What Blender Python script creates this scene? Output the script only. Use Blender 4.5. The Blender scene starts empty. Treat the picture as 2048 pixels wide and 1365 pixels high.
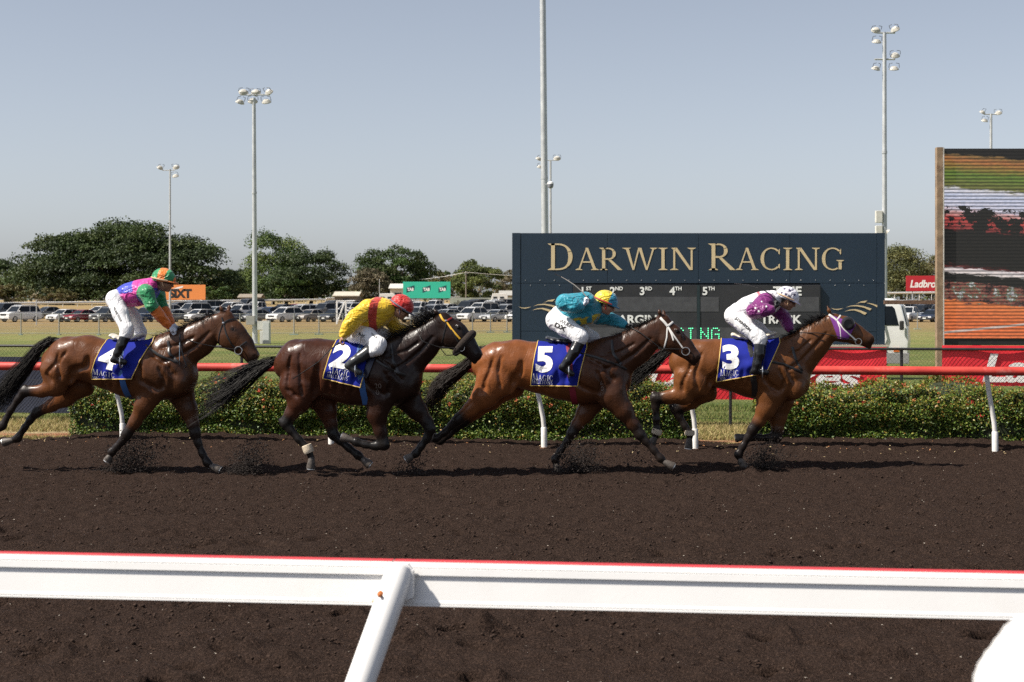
import bpy, bmesh, math, random
import numpy as np
from mathutils import Vector, Matrix
from mathutils.bvhtree import BVHTree

random.seed(7)
RNG = np.random.default_rng(11)
scene = bpy.context.scene
COL = scene.collection
R = math.radians

# ------------------------------------------------------------------ camera
F, CX, HY, H = 3200.0, 1024.0, 600.0, 2.0      # focal length in photo pixels, centre column, horizon row, eye height
cam = bpy.data.cameras.new('camera')
cam.sensor_width = 36.0
cam.lens = 36.0 * F / 2048.0
cam.shift_y = -(682.5 - HY) / 2048.0
cam.clip_start, cam.clip_end = 0.1, 6000.0
cam.dof.use_dof = True
cam.dof.focus_distance = 19.0
cam.dof.aperture_fstop = 6.3
cam_o = bpy.data.objects.new('camera', cam)
cam_o.location = (0, 0, H)
cam_o.rotation_euler = (R(90), 0, 0)
COL.objects.link(cam_o)
scene.camera = cam_o

# ------------------------------------------------------------------ sky and sun
SUN_EL, SUN_AZ = 50.0, 19.0        # height above the horizon; degrees from straight left towards the camera
sdir = Vector((-math.cos(R(SUN_EL)) * math.cos(R(SUN_AZ)), -math.cos(R(SUN_EL)) * math.sin(R(SUN_AZ)), math.sin(R(SUN_EL))))
world = bpy.data.worlds.new('World')
scene.world = world
world.use_nodes = True
wn = world.node_tree
wn.nodes.clear()
sky = wn.nodes.new('ShaderNodeTexSky')
sky.sky_type = 'NISHITA'
sky.sun_disc = False
sky.sun_elevation = R(SUN_EL)
sky.sun_rotation = math.atan2(sdir.x, sdir.y)
sky.altitude = 0
sky.air_density, sky.dust_density, sky.ozone_density = 1.0, 1.3, 2.0
bg = wn.nodes.new('ShaderNodeBackground')
bg.inputs['Strength'].default_value = 0.089
wo = wn.nodes.new('ShaderNodeOutputWorld')
grey = wn.nodes.new('ShaderNodeRGBToBW')                   # thin dry-season haze: a paler, greyer sky all round
haze_mix = wn.nodes.new('ShaderNodeMix'); haze_mix.data_type = 'RGBA'; haze_mix.inputs[0].default_value = 0.66
tint = wn.nodes.new('ShaderNodeMix'); tint.data_type = 'RGBA'; tint.blend_type = 'MULTIPLY'
tint.inputs[0].default_value = 1.0
tint.inputs[7].default_value = (1.01, 1.045, 1.13, 1)
wn.links.new(sky.outputs[0], grey.inputs[0])
wn.links.new(sky.outputs[0], haze_mix.inputs[6])
wn.links.new(grey.outputs[0], haze_mix.inputs[7])
wn.links.new(haze_mix.outputs[2], tint.inputs[6])
wn.links.new(tint.outputs[2], bg.inputs['Color'])
wn.links.new(bg.outputs[0], wo.inputs['Surface'])
sun = bpy.data.lights.new('sun', 'SUN')
sun.energy, sun.angle, sun.color = 5.0, R(0.5), (1.0, 0.93, 0.83)
sun_o = bpy.data.objects.new('sun', sun)
sun_o.rotation_euler = sdir.to_track_quat('Z', 'Y').to_euler()
sun_o.location = sdir * 60
COL.objects.link(sun_o)
scene.view_settings.view_transform = 'Standard'
scene.view_settings.look = 'None'
scene.view_settings.exposure = 0.58
scene.view_settings.gamma = 1.0
scene.cycles.use_denoising = False
scene.cycles.max_bounces = 6
scene.cycles.transparent_max_bounces = 8

# ------------------------------------------------------------------ geometry helpers
TA = R(6.8)                                     # the track runs at a slight angle to the picture
T = np.array([math.cos(TA), -math.sin(TA), 0.0])
N = np.array([-math.sin(TA), -math.cos(TA), 0.0])   # from the rail towards the camera
CAMP = np.array([0.0, 0.0, H])

def ground(u, v, z=0.0):
    d = (H - z) * F / (v - HY)
    return np.array([(u - CX) / F * d, d, z])

def at(u, v, d):
    return np.array([(u - CX) / F * d, d, H + (HY - v) / F * d])

def tag(o, label=None, cat=None, group=None, kind=None):
    if label: o['label'] = label
    if cat: o['category'] = cat
    if group: o['group'] = group
    if kind: o['kind'] = kind
    return o

def empty(name, loc=(0, 0, 0), rz=0.0, **kw):
    o = bpy.data.objects.new(name, None)
    o.empty_display_size = 0.2
    o.location = tuple(float(c) for c in loc)
    o.rotation_euler = (0, 0, rz)
    COL.objects.link(o)
    return tag(o, **kw)

def mesh_data(name, verts, faces, mat=None, smooth=False):
    me = bpy.data.meshes.new(name)
    verts = np.asarray(verts, dtype=np.float32).reshape(-1, 3)
    if isinstance(faces, np.ndarray):
        n, k = faces.shape
        me.vertices.add(len(verts)); me.vertices.foreach_set('co', verts.ravel())
        me.loops.add(n * k); me.loops.foreach_set('vertex_index', faces.astype(np.int32).ravel())
        me.polygons.add(n)
        me.polygons.foreach_set('loop_start', np.arange(0, n * k, k, dtype=np.int32))
        me.polygons.foreach_set('loop_total', np.full(n, k, dtype=np.int32))
        me.update(calc_edges=True)
        me.validate()
    else:
        me.from_pydata([tuple(map(float, v)) for v in verts], [], [tuple(int(i) for i in f) for f in faces])
        me.update()
    if mat: me.materials.append(mat)
    if smooth:
        me.polygons.foreach_set('use_smooth', np.ones(len(me.polygons), dtype=bool))
    return me

def add(name, me, parent=None, loc=None, **kw):
    o = bpy.data.objects.new(name, me)
    COL.objects.link(o)
    if parent is not None: o.parent = parent
    if loc is not None: o.location = tuple(float(c) for c in loc)
    return tag(o, **kw)

class MB:
    """Collects shapes and links them as one mesh object."""
    def __init__(s): s.v, s.f = [], []
    def quadmesh(s, verts, faces):
        b = len(s.v)
        s.v += [tuple(map(float, p)) for p in verts]
        s.f += [tuple(i + b for i in f) for f in faces]
    def box(s, c, size, rz=0.0, M=None):
        hx, hy, hz = size[0] / 2, size[1] / 2, size[2] / 2
        P = [(-hx, -hy, -hz), (hx, -hy, -hz), (hx, hy, -hz), (-hx, hy, -hz), (-hx, -hy, hz), (hx, -hy, hz), (hx, hy, hz), (-hx, hy, hz)]
        if M is None: M = Matrix.Rotation(rz, 3, 'Z')
        c = Vector([float(a) for a in c])
        s.quadmesh([tuple(M @ Vector(p) + c) for p in P], [(0, 3, 2, 1), (4, 5, 6, 7), (0, 1, 5, 4), (1, 2, 6, 5), (2, 3, 7, 6), (3, 0, 4, 7)])
    def tube(s, pts, rad, sides=8, cap=True, flat=1.0, up=None):
        pts = [np.asarray(p, float) for p in pts]
        if np.isscalar(rad): rad = [rad] * len(pts)
        rings, prev = [], None
        for i, p in enumerate(pts):
            d = pts[min(i + 1, len(pts) - 1)] - pts[max(i - 1, 0)]
            d = d / (np.linalg.norm(d) + 1e-9)
            if prev is None:
                a = np.array(up, float) if up is not None else (np.array([0, 0, 1.0]) if abs(d[2]) < 0.9 else np.array([1.0, 0, 0]))
            else: a = prev
            a = a - d * np.dot(a, d); a = a / (np.linalg.norm(a) + 1e-9)
            b = np.cross(d, a); prev = a
            rings.append([p + rad[i] * (math.cos(t) * a * flat + math.sin(t) * b) for t in np.linspace(0, 2 * math.pi, sides, endpoint=False)])
        b0 = len(s.v)
        for r in rings: s.v += [tuple(map(float, p)) for p in r]
        for i in range(len(rings) - 1):
            for j in range(sides):
                k = (j + 1) % sides
                s.f.append((b0 + i * sides + j, b0 + i * sides + k, b0 + (i + 1) * sides + k, b0 + (i + 1) * sides + j))
        if cap:
            s.f.append(tuple(b0 + j for j in range(sides))[::-1])
            s.f.append(tuple(b0 + (len(rings) - 1) * sides + j for j in range(sides)))
    def prism(s, poly, fn, d0, d1):
        """poly: list of (a,b); fn(a,b,depth)->xyz; extruded between the two depths."""
        n = len(poly); b0 = len(s.v)
        for dd in (d0, d1): s.v += [tuple(map(float, fn(a, b, dd))) for a, b in poly]
        s.f.append(tuple(b0 + i for i in range(n)))
        s.f.append(tuple(b0 + n + i for i in range(n))[::-1])
        for i in range(n):
            k = (i + 1) % n
            s.f.append((b0 + i, b0 + n + i, b0 + n + k, b0 + k))
    def lathe(s, c, prof, sides=16, axis='z'):
        b0 = len(s.v); c = np.asarray(c, float)
        for r, h in prof:
            for t in np.linspace(0, 2 * math.pi, sides, endpoint=False):
                q = (r * math.cos(t), r * math.sin(t), h)
                if axis == 'x': q = (h, r * math.cos(t), r * math.sin(t))
                if axis == 'y': q = (r * math.cos(t), h, r * math.sin(t))
                s.v.append(tuple(c + np.array(q)))
        for i in range(len(prof) - 1):
            for j in range(sides):
                k = (j + 1) % sides
                s.f.append((b0 + i * sides + j, b0 + i * sides + k, b0 + (i + 1) * sides + k, b0 + (i + 1) * sides + j))
        s.f.append(tuple(b0 + j for j in range(sides))[::-1])
        s.f.append(tuple(b0 + (len(prof) - 1) * sides + j for j in range(sides)))
    def data(s, name, mat, smooth=False, bevel=0.0, fix=True):
        me = mesh_data(name, s.v, s.f, mat, smooth)
        if fix or bevel:
            bm = bmesh.new(); bm.from_mesh(me)
            if bevel: bmesh.ops.bevel(bm, geom=list(bm.edges), offset=bevel, segments=2, affect='EDGES', profile=0.6)
            bmesh.ops.recalc_face_normals(bm, faces=bm.faces)
            bm.to_mesh(me); bm.free()
            if smooth: me.polygons.foreach_set('use_smooth', np.ones(len(me.polygons), dtype=bool))
        if smooth:
            try: me.set_sharp_from_angle(angle=R(40))
            except Exception: pass
        return me
    def build(s, name, mat, parent=None, loc=None, smooth=False, bevel=0.0, **kw):
        return add(name, s.data(name, mat, smooth, bevel), parent, loc, **kw)

# ------------------------------------------------------------------ procedural materials
def new_mat(name):
    m = bpy.data.materials.new(name); m.use_nodes = True
    nt = m.node_tree
    return m, nt, nt.nodes['Principled BSDF']

def nd(nt, t, **kw):
    n = nt.nodes.new(t)
    for k, v in kw.items(): setattr(n, k, v)
    return n

def noise(nt, vec, scale, detail=4, rough=0.55, dist=0.0):
    n = nd(nt, 'ShaderNodeTexNoise')
    n.inputs['Scale'].default_value = scale; n.inputs['Detail'].default_value = detail
    n.inputs['Roughness'].default_value = rough; n.inputs['Distortion'].default_value = dist
    if vec is not None: nt.links.new(vec, n.inputs['Vector'])
    return n.outputs['Fac']

def ramp(nt, fac, stops):
    n = nd(nt, 'ShaderNodeValToRGB')
    e = n.color_ramp.elements
    while len(e) < len(stops): e.new(0.5)
    for i, (p, c) in enumerate(stops):
        e[i].position = p
        e[i].color = (c, c, c, 1) if np.isscalar(c) else (*c[:3], 1)
    nt.links.new(fac, n.inputs['Fac'])
    return n.outputs['Color']

def mix(nt, fac, a, b, mode='MIX'):
    n = nd(nt, 'ShaderNodeMix', data_type='RGBA', blend_type=mode)
    for s, v in ((0, fac), (6, a), (7, b)):
        if isinstance(v, bpy.types.NodeSocket): nt.links.new(v, n.inputs[s])
        elif s == 0: n.inputs[0].default_value = v
        else: n.inputs[s].default_value = (*v[:3], 1)
    return n.outputs[2]

def math_n(nt, op, a, b=0.0):
    n = nd(nt, 'ShaderNodeMath', operation=op)
    for i, v in enumerate((a, b)):
        if isinstance(v, bpy.types.NodeSocket): nt.links.new(v, n.inputs[i])
        else: n.inputs[i].default_value = v
    return n.outputs[0]

def bump(nt, b, height, strength, dist=0.01, normal=None):
    n = nd(nt, 'ShaderNodeBump')
    n.inputs['Strength'].default_value = strength; n.inputs['Distance'].default_value = dist
    nt.links.new(height, n.inputs['Height'])
    if normal is not None: nt.links.new(normal, n.inputs['Normal'])
    if b is not None: nt.links.new(n.outputs[0], b.inputs['Normal'])
    return n.outputs[0]

def objvec(nt, scale=None):
    tc = nd(nt, 'ShaderNodeTexCoord').outputs['Object']
    if scale is None: return tc
    mp = nd(nt, 'ShaderNodeMapping'); mp.inputs['Scale'].default_value = scale
    nt.links.new(tc, mp.inputs['Vector'])
    return mp.outputs[0]

_mats = {}
def pm(name, col, rough=0.5, metal=0.0, var=0.12, scale=6.0, bmp=0.0, bscale=40.0, spec=0.5, dirt=None, dirt_amt=0.0, coat=0.0, emit=None, emit_s=0.0):
    """Plain painted or natural surface with uneven colour, uneven gloss and fine relief."""
    if name in _mats: return _mats[name]
    m, nt, b = new_mat(name)
    vec = objvec(nt)
    n1 = noise(nt, vec, scale, 5)
    lo = tuple(max(0, c * (1 - var)) for c in col); hi = tuple(min(1, c * (1 + var)) for c in col)
    c = ramp(nt, n1, [(0.3, lo), (0.7, hi)])
    if dirt is not None:
        n2 = noise(nt, vec, scale * 0.7, 8, 0.7)
        c = mix(nt, ramp(nt, n2, [(0.55, 0.0), (0.72, dirt_amt)]), c, dirt)
    nt.links.new(c, b.inputs['Base Color'])
    rr = ramp(nt, n1, [(0.2, max(0, rough - 0.08)), (0.8, min(1, rough + 0.1))])
    nt.links.new(rr, b.inputs['Roughness'])
    b.inputs['Metallic'].default_value = metal
    b.inputs['Specular IOR Level'].default_value = spec
    b.inputs['Coat Weight'].default_value = coat
    if bmp: bump(nt, b, noise(nt, vec, bscale, 6, 0.6), bmp, 0.01)
    if emit is not None:
        b.inputs['Emission Color'].default_value = (*emit, 1); b.inputs['Emission Strength'].default_value = emit_s
    _mats[name] = m
    return m

def attr_mat(name, rough=0.5, spec=0.5, var=0.15, scale=10, bmp=0.2, bscale=30, bdist=0.01, coat=0.0, aniso_vec=None, sheen=0.0, trans=0.0):
    """Surface whose base colour is stored on the mesh (coat patterns, silks, leaves)."""
    if name in _mats: return _mats[name]
    m, nt, b = new_mat(name)
    at_ = nd(nt, 'ShaderNodeAttribute', attribute_name='Col').outputs['Color']
    vec = objvec(nt, aniso_vec)
    n1 = noise(nt, vec, scale, 5)
    c = mix(nt, 1.0, at_, ramp(nt, n1, [(0.3, 1 - var), (0.7, 1 + var * 0.5)]), 'MULTIPLY')
    nt.links.new(c, b.inputs['Base Color'])
    nt.links.new(ramp(nt, noise(nt, vec, scale * 1.7, 4), [(0.3, max(0.02, rough - 0.1)), (0.7, min(1, rough + 0.12))]), b.inputs['Roughness'])
    b.inputs['Specular IOR Level'].default_value = spec
    b.inputs['Coat Weight'].default_value = coat
    b.inputs['Sheen Weight'].default_value = sheen
    if bmp: bump(nt, b, noise(nt, vec, bscale, 5, 0.6), bmp, bdist)
    if trans:
        tr = nd(nt, 'ShaderNodeBsdfTranslucent'); nt.links.new(c, tr.inputs['Color'])
        ms = nd(nt, 'ShaderNodeMixShader'); ms.inputs[0].default_value = trans
        nt.links.new(b.outputs[0], ms.inputs[1]); nt.links.new(tr.outputs[0], ms.inputs[2])
        nt.links.new(ms.outputs[0], nt.nodes['Material Output'].inputs['Surface'])
    _mats[name] = m
    return m

def set_col(me, cols, name='Col'):
    a = me.color_attributes.new(name, 'FLOAT_COLOR', 'POINT')
    c = np.ones((len(me.vertices), 4), np.float32); c[:, :3] = cols
    a.data.foreach_set('color', c.ravel())

# ------------------------------------------------------------------ numpy noise
_perm = RNG.random((256, 256)).astype(np.float32)
def vnoise(x, y):
    xi = np.floor(x).astype(int); yi = np.floor(y).astype(int)
    fx = x - xi; fy = y - yi
    fx = fx * fx * (3 - 2 * fx); fy = fy * fy * (3 - 2 * fy)
    g = lambda a, b: _perm[a & 255, b & 255]
    return (g(xi, yi) * (1 - fx) + g(xi + 1, yi) * fx) * (1 - fy) + (g(xi, yi + 1) * (1 - fx) + g(xi + 1, yi + 1) * fx) * fy
def fbm(x, y, o=4):
    r, a = 0, 0.5
    for i in range(o):
        r = r + a * (vnoise(x, y) - 0.5); x = x * 2.03 + 17.1; y = y * 2.03 + 5.3; a *= 0.5
    return r

# ------------------------------------------------------------------ smooth solid modelling: chains of round sections, blended, then meshed
class SDF:
    def __init__(s, lo, hi, h):
        s.lo = np.array(lo, float); s.h = h
        s.n = np.ceil((np.array(hi) - s.lo) / h).astype(int) + 1
        s.f = np.full(tuple(s.n), 0.5, np.float32)
        s.ax = [s.lo[i] + h * np.arange(s.n[i]) for i in range(3)]
    def _win(s, lo, hi):
        a = np.clip(np.floor((lo - s.lo) / s.h).astype(int), 0, s.n - 1); b = np.clip(np.ceil((hi - s.lo) / s.h).astype(int) + 1, 1, s.n)
        if np.any(b <= a): return None, None
        sl = tuple(slice(a[i], b[i]) for i in range(3))
        return sl, (s.ax[0][sl[0]][:, None, None], s.ax[1][sl[1]][None, :, None], s.ax[2][sl[2]][None, None, :])
    def seg(s, p, q, r0, r1, q0=1.0, q1=None, k=0.03, op='add'):
        """round cone from p to q; q0,q1 squash it sideways (along y)."""
        if q1 is None: q1 = q0
        p = np.asarray(p, float); q = np.asarray(q, float)
        m = max(r0, r1) * max(1, q0, q1) + k + 3 * s.h
        sl, (X, Y, Z) = s._win(np.minimum(p, q) - m, np.maximum(p, q) + m)
        if sl is None: return
        d = q - p; L = float(d @ d) + 1e-9
        t = np.clip(((X - p[0]) * d[0] + (Y - p[1]) * d[1] + (Z - p[2]) * d[2]) / L, 0, 1)
        dx = X - p[0] - t * d[0]; dz = Z - p[2] - t * d[2]
        qq = q0 + (q1 - q0) * t
        dy = (Y - p[1] - t * d[1]) / qq
        e = (np.sqrt(dx * dx + dy * dy + dz * dz) - (r0 + (r1 - r0) * t)) * np.minimum(1.0, qq)
        s._blend(sl, e, k, op)
    def ell(s, c, ax, k=0.02, op='add', rot=0.0):
        """ellipsoid; rot turns it about the side axis (nose down is positive)."""
        c = np.asarray(c, float); ax = np.asarray(ax, float)
        m = ax.max() + k + 3 * s.h
        sl, (X, Y, Z) = s._win(c - m, c + m)
        if sl is None: return
        ca, sa = math.cos(rot), math.sin(rot)
        dx, dy, dz = X - c[0], Y - c[1], Z - c[2]
        u = dx * ca - dz * sa; w = dx * sa + dz * ca
        kk = np.sqrt((u / ax[0]) ** 2 + (dy / ax[1]) ** 2 + (w / ax[2]) ** 2)
        e = (kk - 1) * ax.min()
        s._blend(sl, e, k, op)
    def _blend(s, sl, e, k, op):
        a = s.f[sl]
        if op == 'add':
            hh = np.clip(0.5 + 0.5 * (a - e) / k, 0, 1)
            s.f[sl] = a + (e - a) * hh - k * hh * (1 - hh)
        else:
            hh = np.clip(0.5 - 0.5 * (a + e) / k, 0, 1)
            s.f[sl] = a + (-e - a) * hh + k * hh * (1 - hh)
    def skin(s, x, z, sg):
        """side surface (y) at x, z; sg 1 is the camera side"""
        i = int(np.clip(round((x - s.lo[0]) / s.h), 0, s.n[0] - 1)); k = int(np.clip(round((z - s.lo[2]) / s.h), 0, s.n[2] - 1))
        c = np.nonzero(s.f[i, :, k] < 0)[0]
        if len(c) == 0: return None
        return s.ax[1][c[0] if sg > 0 else c[-1]]
    def crease(s, pts, r0, r1, k=.03, n=14):
        """shallow groove along x,z points on both flanks"""
        P = np.asarray(pts, float); t = np.linspace(0, len(P) - 1, n)
        X = np.interp(t, range(len(P)), P[:, 0]); Z = np.interp(t, range(len(P)), P[:, 1]); rr = np.linspace(r0, r1, n)
        for sg in (1, -1):
            Q = []
            for x, z, r in zip(X, Z, rr):
                y = s.skin(x, z, sg)
                Q.append(None if y is None else np.array([x, y - sg * r * .55, z, r]))
            for a, b in zip(Q[:-1], Q[1:]):
                if a is not None and b is not None and abs(a[1] - b[1]) < .06: s.seg(a[:3], b[:3], a[3], b[3], 1, 1, k, 'cut')
    def chain(s, pts, k=0.03):
        """pts rows: x, y, z, r, q"""
        for a, b in zip(pts[:-1], pts[1:]):
            s.seg(a[:3], b[:3], a[3], b[3], a[4], b[4], k)
    def mesh(s):
        f, h = s.f, s.h
        S = f < 0
        C = [S[i:S.shape[0] - 1 + i, j:S.shape[1] - 1 + j, k:S.shape[2] - 1 + k] for i in (0, 1) for j in (0, 1) for k in (0, 1)]
        cnt = sum(c.astype(np.int8) for c in C)
        act = (cnt > 0) & (cnt < 8)
        I = np.argwhere(act)
        idx = np.full(act.shape, -1, np.int64); idx[act] = np.arange(len(I))
        off = np.array([(i, j, k) for i in (0, 1) for j in (0, 1) for k in (0, 1)])
        val = np.stack([f[I[:, 0] + o[0], I[:, 1] + o[1], I[:, 2] + o[2]] for o in off], 1)
        acc = np.zeros((len(I), 3)); num = np.zeros(len(I))
        for a in range(8):
            for ax in (4, 2, 1):
                if a & ax: continue
                b = a | ax
                va, vb = val[:, a], val[:, b]
                m = (va < 0) != (vb < 0)
                t = np.where(m, va / (va - vb + 1e-12), 0)
                p = off[a] + t[:, None] * (off[b] - off[a])
                acc += np.where(m[:, None], p, 0); num += m
        V = s.lo + h * (I + acc / num[:, None])
        Q = []
        for ax in range(3):
            o1, o2 = [a for a in range(3) if a != ax]
            s0 = [slice(None)] * 3; s1 = [slice(None)] * 3
            s0[ax] = slice(0, -1); s1[ax] = slice(1, None)
            ch = S[tuple(s0)] != S[tuple(s1)]
            E = np.argwhere(ch)
            E = E[(E[:, o1] > 0) & (E[:, o2] > 0) & (E[:, o1] < S.shape[o1] - 1) & (E[:, o2] < S.shape[o2] - 1)]
            c = []
            for d1, d2 in ((0, 0), (-1, 0), (-1, -1), (0, -1)):
                e = E.copy(); e[:, o1] += d1; e[:, o2] += d2
                c.append(idx[e[:, 0], e[:, 1], e[:, 2]])
            q = np.stack(c, 1)
            inside = S[E[:, 0], E[:, 1], E[:, 2]]
            flip = inside if ax != 1 else ~inside
            q[~flip] = q[~flip][:, ::-1]
            Q.append(q)
        Q = np.concatenate(Q); Q = Q[(Q >= 0).all(1)]
        # two rounds of gentle smoothing
        for lam in (0.5, -0.3, 0.5):
            A = np.zeros_like(V); n_ = np.zeros(len(V))
            for a, b in ((0, 1), (1, 2), (2, 3), (3, 0)):
                np.add.at(A, Q[:, a], V[Q[:, b]]); np.add.at(n_, Q[:, a], 1)
                np.add.at(A, Q[:, b], V[Q[:, a]]); np.add.at(n_, Q[:, b], 1)
            V = V + lam * (A / np.maximum(n_, 1)[:, None] - V)
        return V, Q

def seg_dist(V, p, q):
    p = np.asarray(p[:3], float); d = np.asarray(q[:3], float) - p
    t = np.clip((V - p) @ d / (d @ d + 1e-9), 0, 1)
    return np.linalg.norm(V - p - t[:, None] * d, axis=1)
def chain_dist(V, pts):
    return np.min([seg_dist(V, a, b) for a, b in zip(pts[:-1], pts[1:])], axis=0)

# ------------------------------------------------------------------ lettering
def _poly_mesh(polys):
    """list of outlines -> list of (verts2d, faces) already filled"""
    return [(np.array(p, float), [tuple(range(len(p)))]) for p in polys]

def sans(text, bold=0.0, shear=0.0, space=1.0):
    """filled lettering from Blender's built-in face, cap height 1; returns verts2d, faces, width"""
    cu = bpy.data.curves.new('t', 'FONT'); cu.body = text; cu.size = 1.0; cu.offset = bold; cu.shear = shear; cu.space_character = space
    cu.resolution_u = 4
    o = bpy.data.objects.new('t', cu); COL.objects.link(o)
    dg = bpy.context.evaluated_depsgraph_get()
    me = bpy.data.meshes.new_from_object(o.evaluated_get(dg), depsgraph=dg)
    V = np.array([v.co[:2] for v in me.vertices]); Fc = [tuple(p.vertices) for p in me.polygons]
    bpy.data.objects.remove(o); bpy.data.curves.remove(cu); bpy.data.meshes.remove(me)
    V = V / 0.729
    V[:, 0] -= V[:, 0].min()
    return V, Fc, V[:, 0].max()

def _arc(cx, cy, rx, ry, a0, a1, thick, thin, n=18):
    """crescent stroke of an ellipse: thick at the sides, thin at top and bottom"""
    o, i = [], []
    for t in np.linspace(R(a0), R(a1), n):
        w = thin + (thick - thin) * abs(math.cos(t)) ** 1.5
        o.append((cx + rx * math.cos(t), cy + ry * math.sin(t)))
        i.append((cx + (rx - w) * math.cos(t), cy + (ry - min(w, thin * 1.2)) * math.sin(t)))
    return [[o[j], o[j + 1], i[j + 1], i[j]] for j in range(n - 1)]
def _q(x0, y0, x1, y1, w0, w1=None):
    w1 = w0 if w1 is None else w1
    return [[(x0 - w0 / 2, y0), (x1 - w1 / 2, y1), (x1 + w1 / 2, y1), (x0 + w0 / 2, y0)]]
def _sf(x, y, w, up):
    h = 0.045 * up
    return [[(x - w, y), (x + w, y), (x + w, y + h * 0.4), (x + w * 0.35, y + h * 1.6), (x - w * 0.35, y + h * 1.6), (x - w, y + h * 0.4)]]
TK, TN = 0.14, 0.055
def serif_glyph(c):
    if c == 'D': return _q(.2, 0, .2, 1, TK) + [[(.2, .955), (.2, 1), (.42, 1), (.42, .94)], [(.2, 0), (.2, .045), (.42, .06), (.42, 0)]] + _arc(.42, .5, .50, .5, -90, 90, TK * 1.15, TN) + _sf(.17, 0, .16, 1) + _sf(.17, 1, .16, -1), 1.0
    if c == 'A': return _q(.16, 0, .5, 1, .075, .05) + _q(.86, 0, .5, 1, TK, .12) + [[(.26, .33), (.28, .39), (.74, .39), (.75, .33)]] + _sf(.16, 0, .15, 1) + _sf(.86, 0, .17, 1), 1.02
    if c == 'R': return _q(.2, 0, .2, 1, TK) + [[(.2, .95), (.2, 1), (.4, 1), (.4, .94)], [(.2, .46), (.2, .52), (.4, .53), (.4, .46)]] + _arc(.4, .73, .33, .27, -90, 90, TK, TN) + _q(.92, 0, .42, .5, .2, .13) + _sf(.2, 0, .17, 1) + _sf(.17, 1, .16, -1), 1.0
    if c == 'W': return _q(.2, 1, .48, 0, TK, .08) + _q(.72, 1, .48, 0, .07, .06) + _q(.76, 1, 1.06, 0, TK, .08) + _q(1.36, 1, 1.06, 0, .08, .06) + _sf(.18, 1, .18, -1) + _sf(1.36, 1, .16, -1), 1.5
    if c == 'I': return _q(.25, 0, .25, 1, TK) + _sf(.25, 0, .2, 1) + _sf(.25, 1, .2, -1), .5
    if c == 'N': return _q(.22, 0, .22, 1, .085) + _q(.26, 1, .95, 0, .16, .13) + _q(.98, 0, .98, 1, .085) + _sf(.22, 0, .18, 1) + _sf(.98, 1, .18, -1) + _sf(.2, 1, .1, -1), 1.15
    if c == 'M': return _q(.2, 0, .26, 1, .07) + _q(.28, 1, .66, 0, .15, .1) + _q(1.04, 1, .66, 0, .08, .06) + _q(1.12, 0, 1.04, 1, TK) + _sf(.2, 0, .16, 1) + _sf(1.12, 0, .18, 1), 1.32
    if c == 'L': return _q(.2, 0, .2, 1, TK) + [[(.2, 0), (.2, .05), (.6, .05), (.68, .22), (.7, 0)]] + _sf(.2, 1, .18, -1) + _sf(.2, 0, .16, 1), .76
    if c == 'O': return _arc(.52, .5, .47, .51, 0, 360, TK * 1.1, TN, 30), 1.04
    if c == 'C': return _arc(.55, .5, .48, .51, 48, 312, TK * 1.1, TN, 26) + [[(.84, .86), (.92, .96), (.92, .7), (.87, .72)], [(.84, .14), (.87, .26), (.93, .28), (.92, .06)]], 1.0
    if c == 'G': return _arc(.55, .5, .48, .51, 48, 300, TK * 1.1, TN, 26) + [[(.84, .86), (.92, .96), (.92, .7), (.87, .72)]] + _q(.88, .03, .88, .45, TK) + _sf(.88, .45, .17, -1), 1.12
    if c == 'S': return _arc(.36, .74, .25, .26, 40, 270, .13, TN, 14) + _arc(.36, .25, .27, .26, -150, 90, .14, TN, 14), .72
    return [], .45
def serif(text, caps=None, space=0.03):
    """classical capitals; letters listed in caps are drawn 1.19 times taller; returns polygon list and width"""
    out, x = [], 0.0
    for i, ch in enumerate(text):
        g, w = serif_glyph(ch)
        k = 1.19 if caps and i in caps else 1.0
        for p in g: out.append(([(x + a * k, b * k) for a, b in p], ch))
        x += w * k + space
    return [p for p, _ in out], x - space

# ================================================================== THE SETTING
R0 = ground(1087, 900)
def RL(s, n, z=0.0):
    p = R0 + s * T + n * N
    return np.array([p[0], p[1], z])
def s_at(u, n):
    k = (u - CX) / F
    return (k * (R0[1] + n * N[1]) - R0[0] - n * N[0]) / (T[0] - k * T[1])
def z_at(v, p):
    """height of the point above p=(x,y) that shows on photo row v"""
    return H + (HY - v) / F * p[1]
_zd = np.array([20, 60, 100, 140, 188, 202, 216, 240, 300, 330, 420, 600, 4000], float)
_zz = np.array([0, 0, -.08, -.32, -.62, -.36, -.08, .2, .62, .8, 1.1, 1.3, 1.5], float)
def zt(d): return np.interp(d, _zd, _zz)
def on_land(u, d, dz=0.0):
    return np.array([(u - CX) / F * d, d, float(zt(d)) + dz])

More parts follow.
